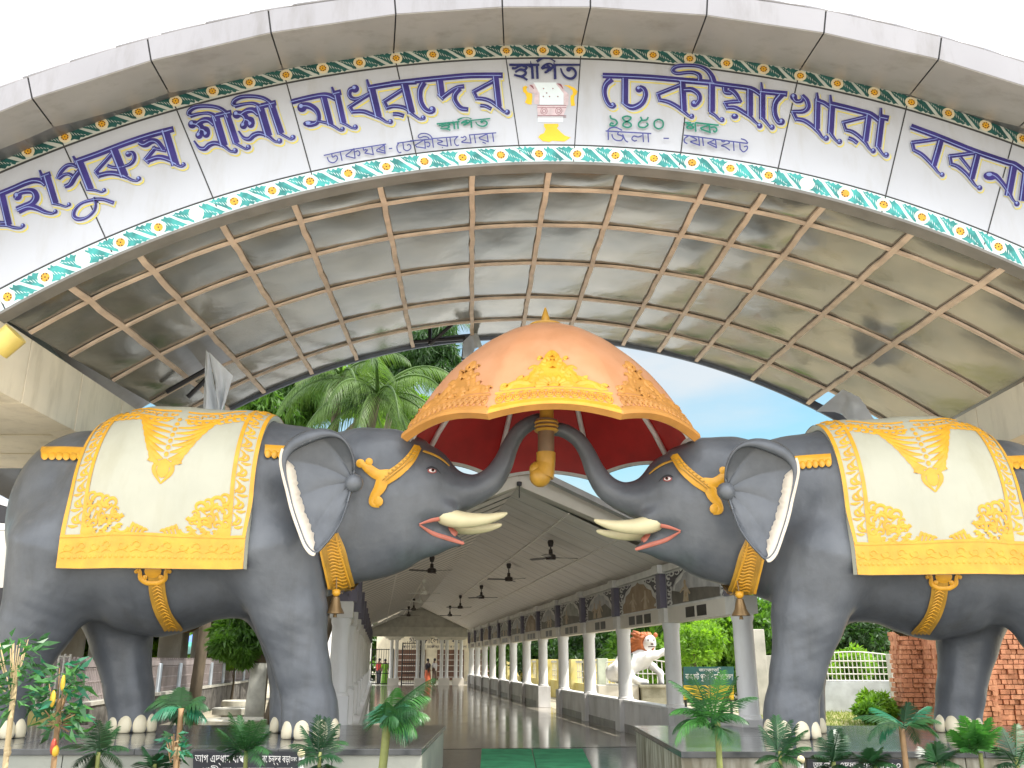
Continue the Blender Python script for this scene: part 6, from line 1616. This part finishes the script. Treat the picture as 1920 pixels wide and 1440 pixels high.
for k in range(26):
    a = R(60 + 250 * k / 25); x, z = math.cos(a), math.sin(a)
    for j in range(2):
        L = (19 + 7 * abs(math.sin(k * 2.1)) + (12 if 120 < math.degrees(a) < 290 else 0)) * s * (1 - .25 * j); p0 = hc + Vector((x * 10 * s, .02 - .12 * j, z * 11 * s)); p1 = hc + Vector((x * L * .85 - .06, .25 + .1 * j, z * L - .10))
        m.tube([p0, p0 * .5 + p1 * .5 + Vector((x * .06, -.05, .03)), p1], [.09, .085, .03], 6)
m.build('mane', M_mane, lion, smooth=True)
m = MB(); fcx = hc + Vector((.07, -.33, .02))
for sx in (-1, 1): m.ball(fcx + Vector((sx * .09, .02, .07)), (.035, .025, .022), 8, 6)
m.ball(fcx + Vector((.02, -.02, -.05)), (.05, .03, .03), 8, 6); m.tube([fcx + Vector((-.10, .03, -.13)), fcx + Vector((.02, -.01, -.12)), fcx + Vector((.13, .03, -.13))], .017, 6); m.build('face_paint', M_brown, lion)
m = MB(); 
for sx in (-1, 1): m.ball(hc + Vector((sx * .21 + .04, -.05, .24)), (.07, .04, .08), 10, 6)
m.build('ears', M_mane, lion, smooth=True)
m = MB(); m.tube([U(1176, 1240, YL - .3), U(1186, 1226, YL - .1)], [.16, .05], 8, flat=.4); m.ball(U(1177, 1219, YL + .1), (.10, .08, .13), 8, 6); m.build('saddle_strap', mat('strap_dark_green', (.03, .05, .03), .5), lion)
pd = thing('lion_pedestal', 'stained grey stone pedestal under the white lion', 'pedestal', U(1205, 1330, YL))
m = MB(); a, b = U(1198, 1283, YL), U(1262, 1283, YL); m.box((a.x, YL - .5, GZ), (b.x, YL + .6, a.z)); m.box((a.x - .06, YL - .56, a.z - .09), (b.x + .06, YL + .66, a.z)); m.build('pedestal_block', mat('mossy_stone', (.22, .21, .14), .8, var=.4, vs=3, bump=.3, col2=(.36, .34, .25)), pd, bevel=.02)
a, b = U(1150, 1283, YL), U(1197, 1283, YL); m = MB(); m.box((a.x - .5, YL - .3, GZ), (b.x - .03, YL + .6, a.z - .02)); m.build('pedestal_step', M_cream, pd, bevel=.02)

M_ywall = mat('yellow_wall', (.58, .46, .10), .6, var=.18, vs=1.2, bump=.1, col2=(.64, .56, .24))
M_conc = mat('weathered_concrete', (.34, .33, .28), .8, var=.3, vs=2.2, bump=.2, col2=(.48, .46, .40))
M_grille = mat('grille_white', (.62, .60, .55), .5)
yw = thing('boundary_wall', 'yellow boundary wall with grille openings along the right of the walkway', 'wall', C(9.2, 45, GZ))
m = MB(); wall_box(m, C(8.9, 35.3), C(8.9, 64), GZ, .62, .2); m.build('wall_base', M_ywall, yw)
for k in range(10):
    q = 35.3 + 3.0 * k; m = MB(); p = C(8.9, q); m.box((-.26, -.22, GZ), (.26, .22, 1.62), ROTC, (p.x, p.y, 0)); m.build('wall_post', M_ywall, yw, bevel=.015)
    if k == 9: continue
    m = MB(); wall_box(m, C(8.9, q + .3), C(8.9, q + 2.7), 1.46, 1.56, .12)
    for j in range(6): P = C(8.9, q + .5 + .4 * j); m.tube([P + Vector((0, 0, .62)), P + Vector((0, 0, 1.46))], .02, 5)
    for z in (.85, 1.1): m.tube([C(8.9, q + .3, z), C(8.9, q + 2.7, z)], .018, 5)
    m.build('wall_grille', M_grille if k % 2 else M_conc, yw)
def grille(label, P, Q, z0, z1, nb, rows, posts, mg, mp, base=None, arch=0.0, group=None):
    t = thing('grille_fence', label, 'fence', (Vector(P) + Vector(Q)) / 2 + Vector((0, 0, GZ)), group); P = Vector(P); Q = Vector(Q); m = MB()
    for k in range(nb + 1):
        p = P + (Q - P) * k / nb; top = z1 + arch * math.sin(math.pi * k / nb); m.tube([Vector((p.x, p.y, z0)), Vector((p.x, p.y, top))], .018, 5)
    m.build('fence_bars', mg, t)
    m = MB()
    for r_ in range(rows + 1):
        z = z0 + (z1 - z0) * r_ / rows; pts = [Vector((P.x + (Q.x - P.x) * k / 8, P.y + (Q.y - P.y) * k / 8, z + (arch * math.sin(math.pi * k / 8) if r_ == rows else 0))) for k in range(9)]; m.tube(pts, .022, 5)
    m.build('fence_rails', mg, t)
    if base: m = MB(); wall_box(m, P, Q, GZ, z0 - .03, .2); m.build('fence_base', base, t)
    for k in range(posts + 1 if posts else 0):
        p = P + (Q - P) * k / posts; m = MB(); m.box((p.x - .14, p.y - .14, GZ), (p.x + .14, p.y + .14, z1 + .12)); m.build('fence_post', mp, t, bevel=.015)
    return t
g = lambda u, y: Vector((U(u, 1300, y).x, y, 0))
M_block = mat('painted_block', (.52, .55, .57), .7, var=.15, vs=2, bump=.15)
grille('white arched grille fence behind the lion statue', g(1138, 35), g(1262, 33), .35, 1.5, 14, 3, 0, M_grille, M_conc, M_conc, .12, 'white grille fences')
grille('white grille fence on a pale block wall, right of the right elephant leg', g(1540, 34), g(1670, 33.5), .88, 1.78, 16, 4, 0, M_grille, M_conc, M_block, .1, 'white grille fences')
for u, y, hgt, wd, lb in ((1452, 33.5, 1.75, .95, 'stained concrete wall piece behind the right elephant leg'), (1418, 31.5, 2.6, .8, 'tall stained concrete pillar wall left of the right elephant leg'), (1684, 33, 1.8, .45, 'white concrete fence post by the brick stack')):
    m = MB(); P = g(u, y); m.box((P.x - wd / 2, y - .15, GZ), (P.x + wd / 2, y + .15, hgt)); tag(m.build('concrete_pier', M_conc, None, bevel=.02), lb, 'concrete pier', 'concrete piers on the right')
m = MB(); P = g(1131, 35.3); m.box((P.x - .2, 35.1, GZ), (P.x + .2, 35.6, 1.65)); tag(m.build('gate_pier', mat('pale_green_pier', (.50, .54, .42), .7, var=.2, vs=2), None, bevel=.02), 'pale green gate pier at the near end of the yellow wall', 'pier')
bd = thing('notice_board', 'notice board with a green lettered top and a yellow lower half', 'notice board', U(1325, 1330, 24))
Bm = lambda u, v, off=0: U(u, v, 24) - Vector((0, off, 0))
m = MB(); m.hexa([Bm(1282, 1285), Bm(1376, 1285), Bm(1376, 1285, -.05), Bm(1282, 1285, -.05)], [Bm(1282, 1250), Bm(1376, 1250), Bm(1376, 1250, -.05), Bm(1282, 1250, -.05)]); b1 = m.build('green_panel', mat('board_green', (.02, .10, .09), .5), bd, recalc=True)
m = MB(); m.hexa([Bm(1282, 1312), Bm(1376, 1312), Bm(1376, 1312, -.05), Bm(1282, 1312, -.05)], [Bm(1282, 1285.2), Bm(1376, 1285.2), Bm(1376, 1285.2, -.05), Bm(1282, 1285.2, -.05)]); m.build('yellow_panel', mat('board_yellow', (.66, .42, .02), .5), bd, recalc=True)
m = MB(); write(m, 'জনজাতি', (1310, 1254), (1352, 1254), 5, Bm, .006, 1); write(m, 'ৰাজহাট পুৰণি ভূমি মহাসভা', (1285, 1264), (1374, 1265), 10, Bm, .007, 1); m.build('lettering', M_white, b1)
m = MB()
for u in (1286, 1371): p = Bm(u, 1300, -.09); m.tube([Vector((p.x, p.y, GZ)), Vector((p.x, p.y, U(1300, 1250, 24).z))], .035, 8)
m.build('board_posts', M_darkmetal, bd)

# brick stack: courses of slightly displaced bricks
M_brick = mat('brick_orange', (.34, .135, .07), .85, var=.3, vs=4.5, bump=.3, bs=30, col2=(.58, .27, .15), stain=.35, ramp=(.3, .7))
def brick_stack(label, x0, x1, y0, depth, h, step=0.0, seed=1, lean=0.0):
    r_ = random.Random(seed); m = MB(); bh, bl, bw = .13, .27, .15; rows = int(h / bh); t = thing('brick_stack', label, 'brick stack', ((x0 + x1) / 2, y0, GZ), 'stacks of orange bricks')
    m.box((x0 + .12, y0 + .2, GZ), (x1 - .02, y0 + depth, GZ + rows * bh - .05))
    for k in range(rows):
        z = GZ + k * bh; xl = x0 + step * (k // 6) + r_.uniform(-.03, .03) + (.10 if k % 7 == 3 else 0); x = xl; hd = k % 2
        while x < x1:
            L = bw if (hd or r_.random() < .15) else bl; L = min(L, x1 - x + .05); d = r_.uniform(-.045, .045)
            m.box((x + .011, y0 + d, z + .004), (x + L - .011, y0 + .21 + d, z + bh - .012 + r_.uniform(-.006, .004)), Matrix.Rotation(r_.uniform(-.035, .035), 3, 'Z') if False else None); x += L
        y = y0 + .02
        while y < y0 + depth:
            L = bl if hd else bw; d = r_.uniform(-.03, .03); m.box((xl - .012 + d, y + .006, z + .004), (xl + .16 + d, y + L - .012, z + bh - .012)); y += L
    m.build('bricks', M_brick, t)
xb = lambda u, y: U(u, 1300, y).x
brick_stack('tall broad stack of orange bricks behind the right elephant hind leg', xb(1775, 25.2), 17.5, 25.2, 3.0, 3.35, .06, 2)
brick_stack('stack of orange bricks with a stepped left edge by the white post', xb(1692, 26.6), xb(1800, 26.6), 26.6, .7, 2.6, .05, 3)
brick_stack('low front stack of orange bricks leaning on the tall stack', xb(1795, 24.4), xb(1868, 24.4), 24.4, .75, 2.05, .02, 4)

# ------------------------------------------------------------------ left side: fence on a stone wall, tree with a white trunk, ring seats, pavilion
M_pinkbar = mat('fence_pale_pink', (.27, .23, .22), .6); M_bluepost = mat('post_pale_blue', (.50, .55, .60), .6); M_stonew = mat('stone_wall_dark', (.05, .045, .04), .85, var=.5, vs=3, bump=.6, bs=8, col2=(.15, .14, .125))
FA, FB = Vector((U(20, 1300, 16.8).x, 16.8, 0)), Vector((U(470, 1290, 45).x, 45.0, 0))
fen = thing('slatted_fence', 'pale slatted fence with grey posts standing on a dark stone wall', 'fence', (FA + FB) / 2 + Vector((0, 0, GZ)))
m = MB(); wall_box(m, FA, FB, GZ, .62, .3); sw = m.build('stone_wall', M_stonew, fen)
m = MB(); wall_box(m, FA, FB, .62, .70, .36); m.build('wall_coping', M_conc, sw)
m = MB(); n = 230
for k in range(n + 1):
    p = FA + (FB - FA) * k / n; m.box((p.x - .022, p.y - .02, .72), (p.x + .022, p.y + .02, 1.62 + .04 * (k % 2)))
m.build('fence_slats', M_pinkbar, fen)
m = MB()
for z in (.82, 1.12, 1.40): m.tube([FA + Vector((0, -.05, z)), FB + Vector((0, -.05, z))], .03, 5)
m.build('fence_rails', M_pinkbar, fen)
m = MB(); wall_box(m, FA + Vector((0, .08, 0)), FB + Vector((0, .08, 0)), 1.44, 1.58, .05); m.build('fence_top_panel', M_pinkbar, fen)
for k in range(9):
    p = FA + (FB - FA) * (.28 + .09 * k) ; m = MB(); m.box((p.x - .11, p.y - .30, .70), (p.x + .11, p.y - .08, 1.50)); m.build('fence_post', M_bluepost, fen, bevel=.01)
for k in range(6):
    p = FA + (FB - FA) * (.12 + .15 * k); m = MB(); pts = [(-.16, 0), (-.16, .30), (-.10, .42), (0, .47), (.10, .42), (.16, .30), (.16, 0)]; m.poly([Vector((p.x + a * .9, p.y - .152 + a * .1, GZ + .1 + b)) for a, b in pts][::-1]); m.build('wall_niche', mat('niche_ochre', (.22, .16, .07), .8), sw)
# trunk with whitewash
tb = U(475, 1358, 25.0); tb.z = GZ
wt = thing('whitewashed_tree', 'tree with a whitewashed trunk between the legs of the left elephant', 'tree', tb)
m = MB(); pth = [tb, U(480, 1300, 25), U(487, 1243, 25)]; m.tube(pth, [.27, .235, .20], 14); m.build('trunk', mat('whitewash', (.62, .62, .56), .8, var=.2, vs=3, bump=.3, bs=10), wt, smooth=True)
m = MB(); m.tube([U(487, 1243, 25), U(492, 1190, 25), U(494, 1100, 25)], [.19, .16, .12], 12); m.build('bare_trunk', M_bark, wt, smooth=True)
m = MB()
for c_ in (CR(445, 1195, 24.6, 38, 28), CR(480, 1180, 24.8, 30, 34), CR(425, 1180, 25, 25, 18), CR(470, 1120, 25, 60, 50), CR(415, 1205, 24.2, 18, 14), CR(455, 1222, 24.4, 22, 14)): crown(m, c_[0], c_[1], 1500, .30, .07, 20, .6)
m.build('crown', L_mid, wt)
# concrete ring seats round small planters
M_ring = mat('ring_seat_concrete', (.48, .46, .38), .75, var=.2, vs=3, bump=.15)
for k, (u, v, ru, lb) in enumerate(((445, 1349, 62, 'large round concrete ring seat by the whitewashed trunk'), (440, 1328, 40, 'round concrete ring seat second behind the whitewashed trunk'), (447, 1314, 30, 'small round concrete ring seat farthest from the plinth'))):
    y = (23.5, 27.5, 31.5)[k]; P = U(u, v, y); s = pxs(P) * ru; m = MB(); zt = P.z; n = 36
    prof = [(s, zt - .16), (s, zt), (s * .93, zt + .02), (s * .62, zt + .02), (s * .58, zt - .02), (s * .58, zt - .3)]
    for i in range(n):
        a0, a1 = 2 * math.pi * i / n, 2 * math.pi * (i + 1) / n
        for (r0, z0), (r1, z1) in zip(prof[:-1], prof[1:]): m.quad(*[(P.x + r * math.cos(a), y + r * math.sin(a), z) for r, a, z in ((r0, a0, z0), (r0, a1, z0), (r1, a1, z1), (r1, a0, z1))])
    m.lathe([(s * .55, GZ - .01), (s * .55, zt - .16)], (P.x, y, 0), 20); tag(m.build('ring_seat', M_ring, None, recalc=True), lb, 'ring seat', 'concrete ring seats')
# low yellow wall with a grille at the far left
yl = thing('low_wall', 'low yellow wall with a white grille behind the left elephant hind leg', 'wall', U(90, 1350, 18.5))
a, b = U(-60, 1300, 16.4), U(122, 1300, 16.9); m = MB(); wall_box(m, a, b, GZ, .72, .25); m.build('wall_base', M_ywall, yl); m = MB()
for k in range(18):
    p = a + (b - a) * k / 17; m.tube([Vector((p.x, p.y, .72)), Vector((p.x, p.y, 1.7))], .022, 5)
for z in (.9, 1.3, 1.65): m.tube([Vector((a.x, a.y, z)), Vector((b.x, b.y, z))], .022, 5)
m.build('wall_grille', M_grille, yl)
# open pavilion with round columns behind the fence
M_pcol = mat('pavilion_column', (.40, .37, .30), .6, var=.12, vs=1.5, stain=.3)
pv = thing('pavilion', 'open pavilion with thick cream columns and a dark beam behind the left fence', 'pavilion', Vector((-16, 38, GZ)))
for u, y, r in ((130, 30, .42), (178, 33, .24), (316, 36, .42), (342, 40, .2), (374, 38, .36), (395, 43, .2), (420, 40, .30), (445, 42, .25)):
    p = U(u, 1230, y); m = MB(); m.lathe([(r, GZ), (r, 4.2)], (p.x, y, 0), 16); m.build('column', M_pcol, pv, smooth=True, angle=40)
m = MB(); m.box((-34, 25, 3.05), (-10.5, 46, 3.6)); 
for k in range(9): m.box((-34, 29.5 + 1.8 * k, 2.9), (-10.5, 29.7 + 1.8 * k, 3.06))
m.build('roof_underside', mat('dark_wood', (.06, .035, .022), .7, var=.3), pv)
m = MB(); m.box((-34, 24.6, 3.62), (-10.2, 46.4, 3.9)); m.build('roof', mat('roof_grey', (.3, .3, .3), .6), pv)
for u, v, y, lb, c in ((370, 1213, 47, 'green tarpaulin shelter seen under the left elephant', (.02, .35, .24)), (410, 1192, 50, 'blue tarpaulin roof seen under the left elephant', (.06, .16, .60))):
    P = U(u, v, y); t = thing('tarpaulin_shelter', lb, 'shelter', (P.x, y, GZ), 'tarpaulin shelters'); m = MB(); w2 = 1.5
    m.add([P + Vector((-w2, -1.2, -.35)), P + Vector((w2, -1.2, -.35)), P + Vector((w2 * .9, .3, .25)), P + Vector((-w2 * .9, .3, .25)), P + Vector((w2, 1.6, -.3)), P + Vector((-w2, 1.6, -.3))], [(0, 1, 2, 3), (3, 2, 4, 5)]); m.build('tarpaulin', mat('tarp_' + lb[:4].strip(), c, .45, var=.1), t, solid=.02)
    m = MB()
    for sx in (-1, 1): m.tube([P + Vector((sx * w2 * .95, -1.1, -.36)), Vector((P.x + sx * w2 * .95, y - 1.1, GZ))], .05, 6); m.tube([P + Vector((sx * w2 * .95, 1.5, -.32)), Vector((P.x + sx * w2 * .95, y + 1.5, GZ))], .05, 6)
    m.build('shelter_poles', M_conc, t)
for u, v, y, ru, rv, lm, lb in ((150, 1215, 42, 40, 35, L_lit, 'bright bush between the pavilion columns at the far left'), (288, 1212, 44, 32, 26, L_lit, 'bright bush right of the left elephant far hind leg'), (440, 1232, 38, 40, 16, L_lit, 'light bush along the top of the slatted fence'), (335, 1215, 52, 30, 22, L_mid, 'bush between the two pavilion columns under the belly'), (220, 1215, 50, 60, 40, L_mid, 'green bush behind the far hind leg of the left elephant')):
    c, r = CR(u, v, y, ru, rv); tree('bush', lb, (c[0], y, GZ), c, [(c, r)], 2600, .26, .14, lm, .06, 'bushes on the left', .1, clumps=24, cat='bush')
# neighbouring building at the far left edge, pale roof over a dark upper opening
sb_ = thing('side_building', 'neighbouring building with a pale sloping roof beside the left elephant rump', 'building', U(-20, 1300, 21))
YB = 21.0; B_ = lambda u, v, o=0: U(u, v, YB) + Vector((0, o, 0))
def slab(nm, pts, dep, m_):
    m = MB(); n = len(pts); A = [B_(*p) for p in pts]; D = [B_(*p) + Vector((-.57 * dep, dep, 0)) for p in pts]
    m.add(A + D, [tuple(range(n)), tuple(range(n, 2 * n))[::-1]] + [(k, (k + 1) % n, n + (k + 1) % n, n + k) for k in range(n)]); m.build(nm, m_, sb_, recalc=True)
slab('roof', [(-260, 790), (48, 924), (40, 948), (-260, 846)], 6, mat('roof_pale_blue', (.52, .58, .68), .4))
slab('fascia', [(-260, 847), (41, 949), (38, 958), (-260, 860)], 6, M_white)
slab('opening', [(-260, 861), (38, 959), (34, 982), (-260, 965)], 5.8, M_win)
slab('lower_fascia', [(-260, 966), (34, 983), (32, 996), (-260, 968 + 8)], 6, M_white)
slab('upper_wall', [(-260, 977), (32, 997), (28, 1102), (-260, 1102)], 5.9, M_beam)
slab('shaded_bay', [(-260, 1103), (28, 1103), (24, 1172), (-260, 1172)], 5.5, M_win)  # solid near-black slab; the shade of the bay is put into its colour
slab('lower_wall', [(-260, 1173), (24, 1173), (10, 1360), (-260, 1360)], 5.9, M_cream)
# ------------------------------------------------------------------ artificial plants in a row before the plinths, name boards, lamps
P_dark = leafmat('plastic_dark', (.008, .035, .014), (.02, .075, .028), .12, 3, .4); P_mid = leafmat('plastic_mid', (.016, .062, .022), (.04, .135, .042), .2, 3, .4); P_bri = leafmat('plastic_bright', (.03, .135, .028), (.075, .25, .05), .25, 3, .4); P_teal = leafmat('plastic_teal', (.012, .10, .055), (.03, .20, .10), .2, 3, .4)
M_stemg = mat('plant_stem_green', (.20, .22, .06), .6, var=.3, vs=6); M_stemb = mat('plant_stem_brown', (.28, .17, .08), .7, var=.3, vs=6); M_pot = mat('pot_clay', (.25, .10, .06), .7); M_yfr = mat('plastic_yellow', (.70, .45, .04), .4); M_rfr = mat('plastic_red', (.45, .06, .03), .4); M_tie = mat('jute_tie', (.52, .40, .22), .8)
YP = 10.2
GP = 'artificial plants in a row before the plinths'
def pot(t, x, y):
    m = MB(); m.lathe([(.16, GZ), (.22, GZ + .32), (.24, GZ + .34), (.20, GZ + .34), (.18, GZ + .28)], (x, y, 0), 18); m.build('pot', M_pot, t, smooth=True, angle=40)
def stem(t, pts, r, m_, nm='stem'):
    m = MB(); m.tube(cr([tuple(p) for p in pts], 6), r, 9); return m.build(nm, m_, t, smooth=True)
def fan_palm(label, cu, cv, fronds, lm, y=YP, stemw=.022, ll=.20, lw=.0125, base_u=None, sm=None, nl=32, hang=.25, dry=.3):
    """fronds: (tip_u, tip_v, droop) traced from the photo"""
    c = U(cu, cv, y); bu = U(base_u or cu, 1440, y).x; t = thing('artificial_palm', label, 'artificial plant', (bu, y, GZ), GP); pot(t, bu, y)
    stem(t, [Vector((bu, y, GZ + .25)), Vector((bu * .5 + c.x * .5, y, (GZ + c.z) * .5)), c], stemw, sm or M_stemg)
    for k, (u, v, dr) in enumerate(fronds):
        e = U(u, v, y + rs.uniform(-dry, dry)); c = c + Vector((rs.uniform(-.03, .03), rs.uniform(-.03, .03), rs.uniform(-.03, .02))); d = e - c; L = d.length * 1.08; m = MB(); frond(m, c + Vector((0, 0, -.02)), d + Vector((0, 0, dr * L * .55)), L, dr, nl, ll, lw, hang=hang); m.build('frond', lm[k % len(lm)], t)
    return t
fan_palm('low dark feathery palm third from the left edge', 185, 1410, [(185, 1352, .2), (218, 1362, .4), (240, 1400, .7), (225, 1438, .8), (150, 1362, .4), (118, 1398, .6), (140, 1436, .8), (200, 1355, .2), (165, 1440, .8), (195, 1442, .6)], [P_dark, P_mid], nl=30, ll=.18)
fan_palm('thin stemmed palm with bushy drooping fronds under the left elephant belly', 340, 1328, [(272, 1322, 1.3), (285, 1345, 1.2), (300, 1300, .8), (392, 1318, 1.2), (385, 1352, 1.2), (378, 1300, .8), (340, 1290, .4), (315, 1345, 1.4), (362, 1350, 1.4), (330, 1352, 1.0)], [P_mid, P_teal, P_mid], y=10.3, stemw=.03, ll=.19, base_u=335, sm=M_stemb, hang=.5)
fan_palm('dark spiky palm between the third plant and the thin stemmed palm', 290, 1432, [(272, 1400, .1), (262, 1425, .3), (300, 1412, .2), (330, 1420, .5), (252, 1446, .4), (345, 1440, .6)], [P_dark], ll=.19)
fan_palm('upright mid green palm in front of the lettered board on the left', 462, 1408, [(436, 1340, .2), (452, 1345, .1), (500, 1370, .4), (490, 1350, .3), (414, 1365, .4), (412, 1395, .7), (504, 1405, .8), (470, 1352, .2), (430, 1420, .8), (490, 1430, .8)], [P_mid, P_mid, P_dark], ll=.19)
fan_palm('dark palm with one pale frond before the left elephant front foot', 600, 1410, [(598, 1345, .1), (630, 1358, .4), (646, 1385, .7), (640, 1420, .9), (570, 1362, .4), (550, 1390, .7), (560, 1428, .9), (612, 1350, .2), (620, 1436, .9), (580, 1440, .9)], [P_dark, P_dark, P_mid], ll=.19)
fan_palm('tall leaning palm with a thick stem by the left plinth corner', 728, 1338, [(806, 1272, .25), (798, 1300, .7), (792, 1345, 1.2), (765, 1395, 1.6), (712, 1345, 1.2), (740, 1290, .5), (780, 1322, 1.0), (770, 1362, 1.4), (724, 1312, .7), (786, 1375, 1.6), (752, 1405, 1.8), (716, 1320, .9), (748, 1335, 1.5), (800, 1330, 1.0), (776, 1290, .6), (758, 1312, .8)], [P_mid, P_bri, P_mid, P_teal], y=10.0, stemw=.045, ll=.24, lw=.010, base_u=708, sm=M_stemg, hang=.65, nl=36)
fan_palm('light green palm with long arching fronds left of the right elephant leg', 1345, 1352, [(1265, 1275, .5), (1300, 1268, .3), (1352, 1262, .2), (1408, 1298, .8), (1400, 1340, 1.2), (1260, 1320, 1.2), (1256, 1362, 1.5), (1375, 1272, .4), (1285, 1292, .7), (1330, 1265, .2), (1365, 1395, 1.6), (1256, 1392, 1.8)], [P_mid, P_mid, P_bri], y=9.9, stemw=.032, ll=.22, lw=.012, base_u=1348, hang=.3, nl=38)
fan_palm('pointed green palm right before the right elephant front foot', 1462, 1408, [(1455, 1345, .1), (1478, 1352, .2), (1506, 1368, .4), (1514, 1395, .7), (1430, 1362, .3), (1418, 1425, 1.1), (1446, 1436, .9), (1490, 1360, .2), (1500, 1428, 1.0)], [P_mid, P_dark, P_mid], ll=.19)
fan_palm('small dark palm between the round lamp and the teal leaved plant', 1562, 1425, [(1562, 1370, .1), (1582, 1378, .3), (1592, 1405, .6), (1540, 1382, .3), (1528, 1410, .7), (1572, 1368, .1), (1540, 1440, .9), (1590, 1436, .9)], [P_dark], ll=.16)
fan_palm('spreading palm with teal leaves at its heart, before the far right hind foot', 1690, 1362, [(1605, 1340, .7), (1640, 1325, .3), (1700, 1318, .2), (1758, 1345, .9), (1735, 1322, .4), (1625, 1385, 1.3), (1760, 1380, 1.3), (1660, 1400, 1.5), (1720, 1405, 1.5)], [P_mid, P_teal, P_dark], y=10.0, stemw=.03, ll=.19, base_u=1698, sm=M_stemb, nl=36)
fan_palm('bright yellow green palm near the right corner of the picture', 1838, 1412, [(1808, 1345, .1), (1828, 1352, .1), (1868, 1362, .3), (1790, 1368, .3), (1862, 1395, .6), (1800, 1400, .7), (1850, 1348, .2)], [P_bri], ll=.19, lw=.02)
fan_palm('dark palm cut by the right edge of the picture', 1905, 1420, [(1880, 1368, .2), (1905, 1360, .1), (1870, 1395, .6), (1935, 1375, .3), (1870, 1432, .9), (1940, 1420, .8)], [P_dark, P_mid], ll=.19)
fan_palm('low dark palm before the right lettered board', 1640, 1432, [(1606, 1412, .3), (1630, 1402, .1), (1660, 1410, .3), (1676, 1430, .6), (1596, 1440, .6), (1650, 1400, .1)], [P_dark, P_mid], ll=.16)
fan_palm('low dark palm filling the gap before the bright palm', 1760, 1430, [(1730, 1400, .2), (1756, 1392, .1), (1785, 1405, .3), (1795, 1430, .7), (1722, 1430, .6), (1745, 1396, .1)], [P_dark, P_mid], ll=.19)
def leafy(label, cu, vtop, vbot, half, lm, y, n, L, W, su, sm, extra=()):
    bx = U(su, 1440, y).x; t = thing('artificial_plant', label, 'artificial plant', (bx, y, GZ), GP); pot(t, bx, y); top = U(cu, (vtop + vbot) / 2, y); stem(t, [Vector((bx, y, GZ + .25)), U(su, 1400, y), top], .028, sm)
    for grp in range(3):
        m = MB(); k = n // 3; u = cu + rs.normal(0, half * .55, k); v = rs.uniform(vtop, vbot, k); P = np.array([U(a, b, y + rs.uniform(-.25, .25)) for a, b in zip(u, v)])
        D = np.stack([np.sign(u - cu) * rs.uniform(.3, 1.2, k), rs.normal(0, .6, k), rs.uniform(-.9, .5, k)], 1); add_leaves(m, P, D, L, W, .35); m.build('leaf_spray', lm[grp % len(lm)], t)
        tw = MB()
        for q in P[::9]: tw.tube([top * .6 + Vector(q) * .4 + Vector((0, 0, -.15)), Vector(q)], [.010, .005], 5, cap=False)
        tw.build('twig', sm, t)
    for c_, r, m_ in extra: m = MB(); m.ball(U(*c_, y - .12), r, 12, 8); m.build('fruit', m_, t, smooth=True)
    m = MB()
    for v in (1405, 1412): p = U(su, v, y); m.lathe([(.030, -.025), (.036, 0), (.030, .025)], p, 10)
    m.build('jute_tie', M_tie, t); return t
leafy('bushy artificial bamboo tied to a pole at the left edge', 30, 1195, 1330, 34, [P_mid, P_bri, P_mid], 9.8, 150, .20, .05, 14, M_tie)
leafy('artificial plant with yellow and green leaves second from the left edge', 112, 1245, 1375, 32, [P_bri, P_mid, P_teal], 9.9, 150, .21, .055, 104, M_stemb, [((104, 1408), (.035, .035, .055), M_yfr), ((100, 1400), (.03, .03, .08), M_rfr), ((99, 1310), (.03, .025, .085), M_yfr), ((118, 1280), (.025, .02, .08), M_yfr)])
leafy('small teal leaved plant at the foot of the thin stemmed palm', 330, 1375, 1420, 16, [P_teal, P_mid], 10.1, 70, .12, .035, 332, M_stemb)
# lettered black boards on the plinth fronts, round white lamps on posts
M_bk = mat('board_black', (.02, .022, .028), .4)
def name_board(label, u0, u1, v0, y, lines):
    P = lambda u, v, off=0: U(u, v, y) - Vector((0, off, 0)); t = thing('name_board', label, 'sign board', P((u0 + u1) / 2, 1480), 'lettered black boards before the plinths'); m = MB()
    m.hexa([P(u0, 1475), P(u1, 1475), P(u1, 1475, -.04), P(u0, 1475, -.04)], [P(u0, v0), P(u1, v0), P(u1, v0, -.04), P(u0, v0, -.04)]); b = m.build('panel', M_bk, t, recalc=True); m = MB()
    for tx, a, c_, h in lines: write(m, tx, a, c_, h, P, .008, 1)
    m.build('lettering', M_white, b)
name_board('black lettered board behind the palms on the left plinth', 362, 560, 1410, 11.1, [('অাগ এদ্ধাৰ ধাপ', (366, 1416), (458, 1417), 13), ('ৰে চন্দ্ৰ বড়া', (492, 1417), (545, 1418), 12), ('তাকে', (545, 1420), (557, 1420), 7), ('শ্ৰী মাধৱ চন্দ্ৰ বৰা', (380, 1440), (550, 1440), 11)])
name_board('black lettered board behind the palms on the right plinth', 1514, 1694, 1424, 10.8, [('তাত পাট', (1524, 1430), (1560, 1430), 11), ('এদ্ধাৰ ধান', (1572, 1430), (1640, 1430), 11), ('১৯৬০', (1650, 1430), (1688, 1430), 11)])
for u, v, y, lb in ((566, 1412, 10.95, 'white post with a round cap at the right end of the left board'), (1500, 1424, 10.6, 'white post with a round cap at the left end of the right board')):
    P = U(u, v, y); t = thing('capped_post', lb, 'post', (P.x, y, GZ), 'white posts with round caps'); m = MB(); m.tube([Vector((P.x, y, GZ)), P], .032, 10); m.build('post_tube', M_white, t, smooth=True, angle=40); m = MB(); m.ball(P + Vector((0, -.03, 0)), (.045, .03, .045), 14, 8); m.build('round_cap', M_ivory, t, smooth=True)
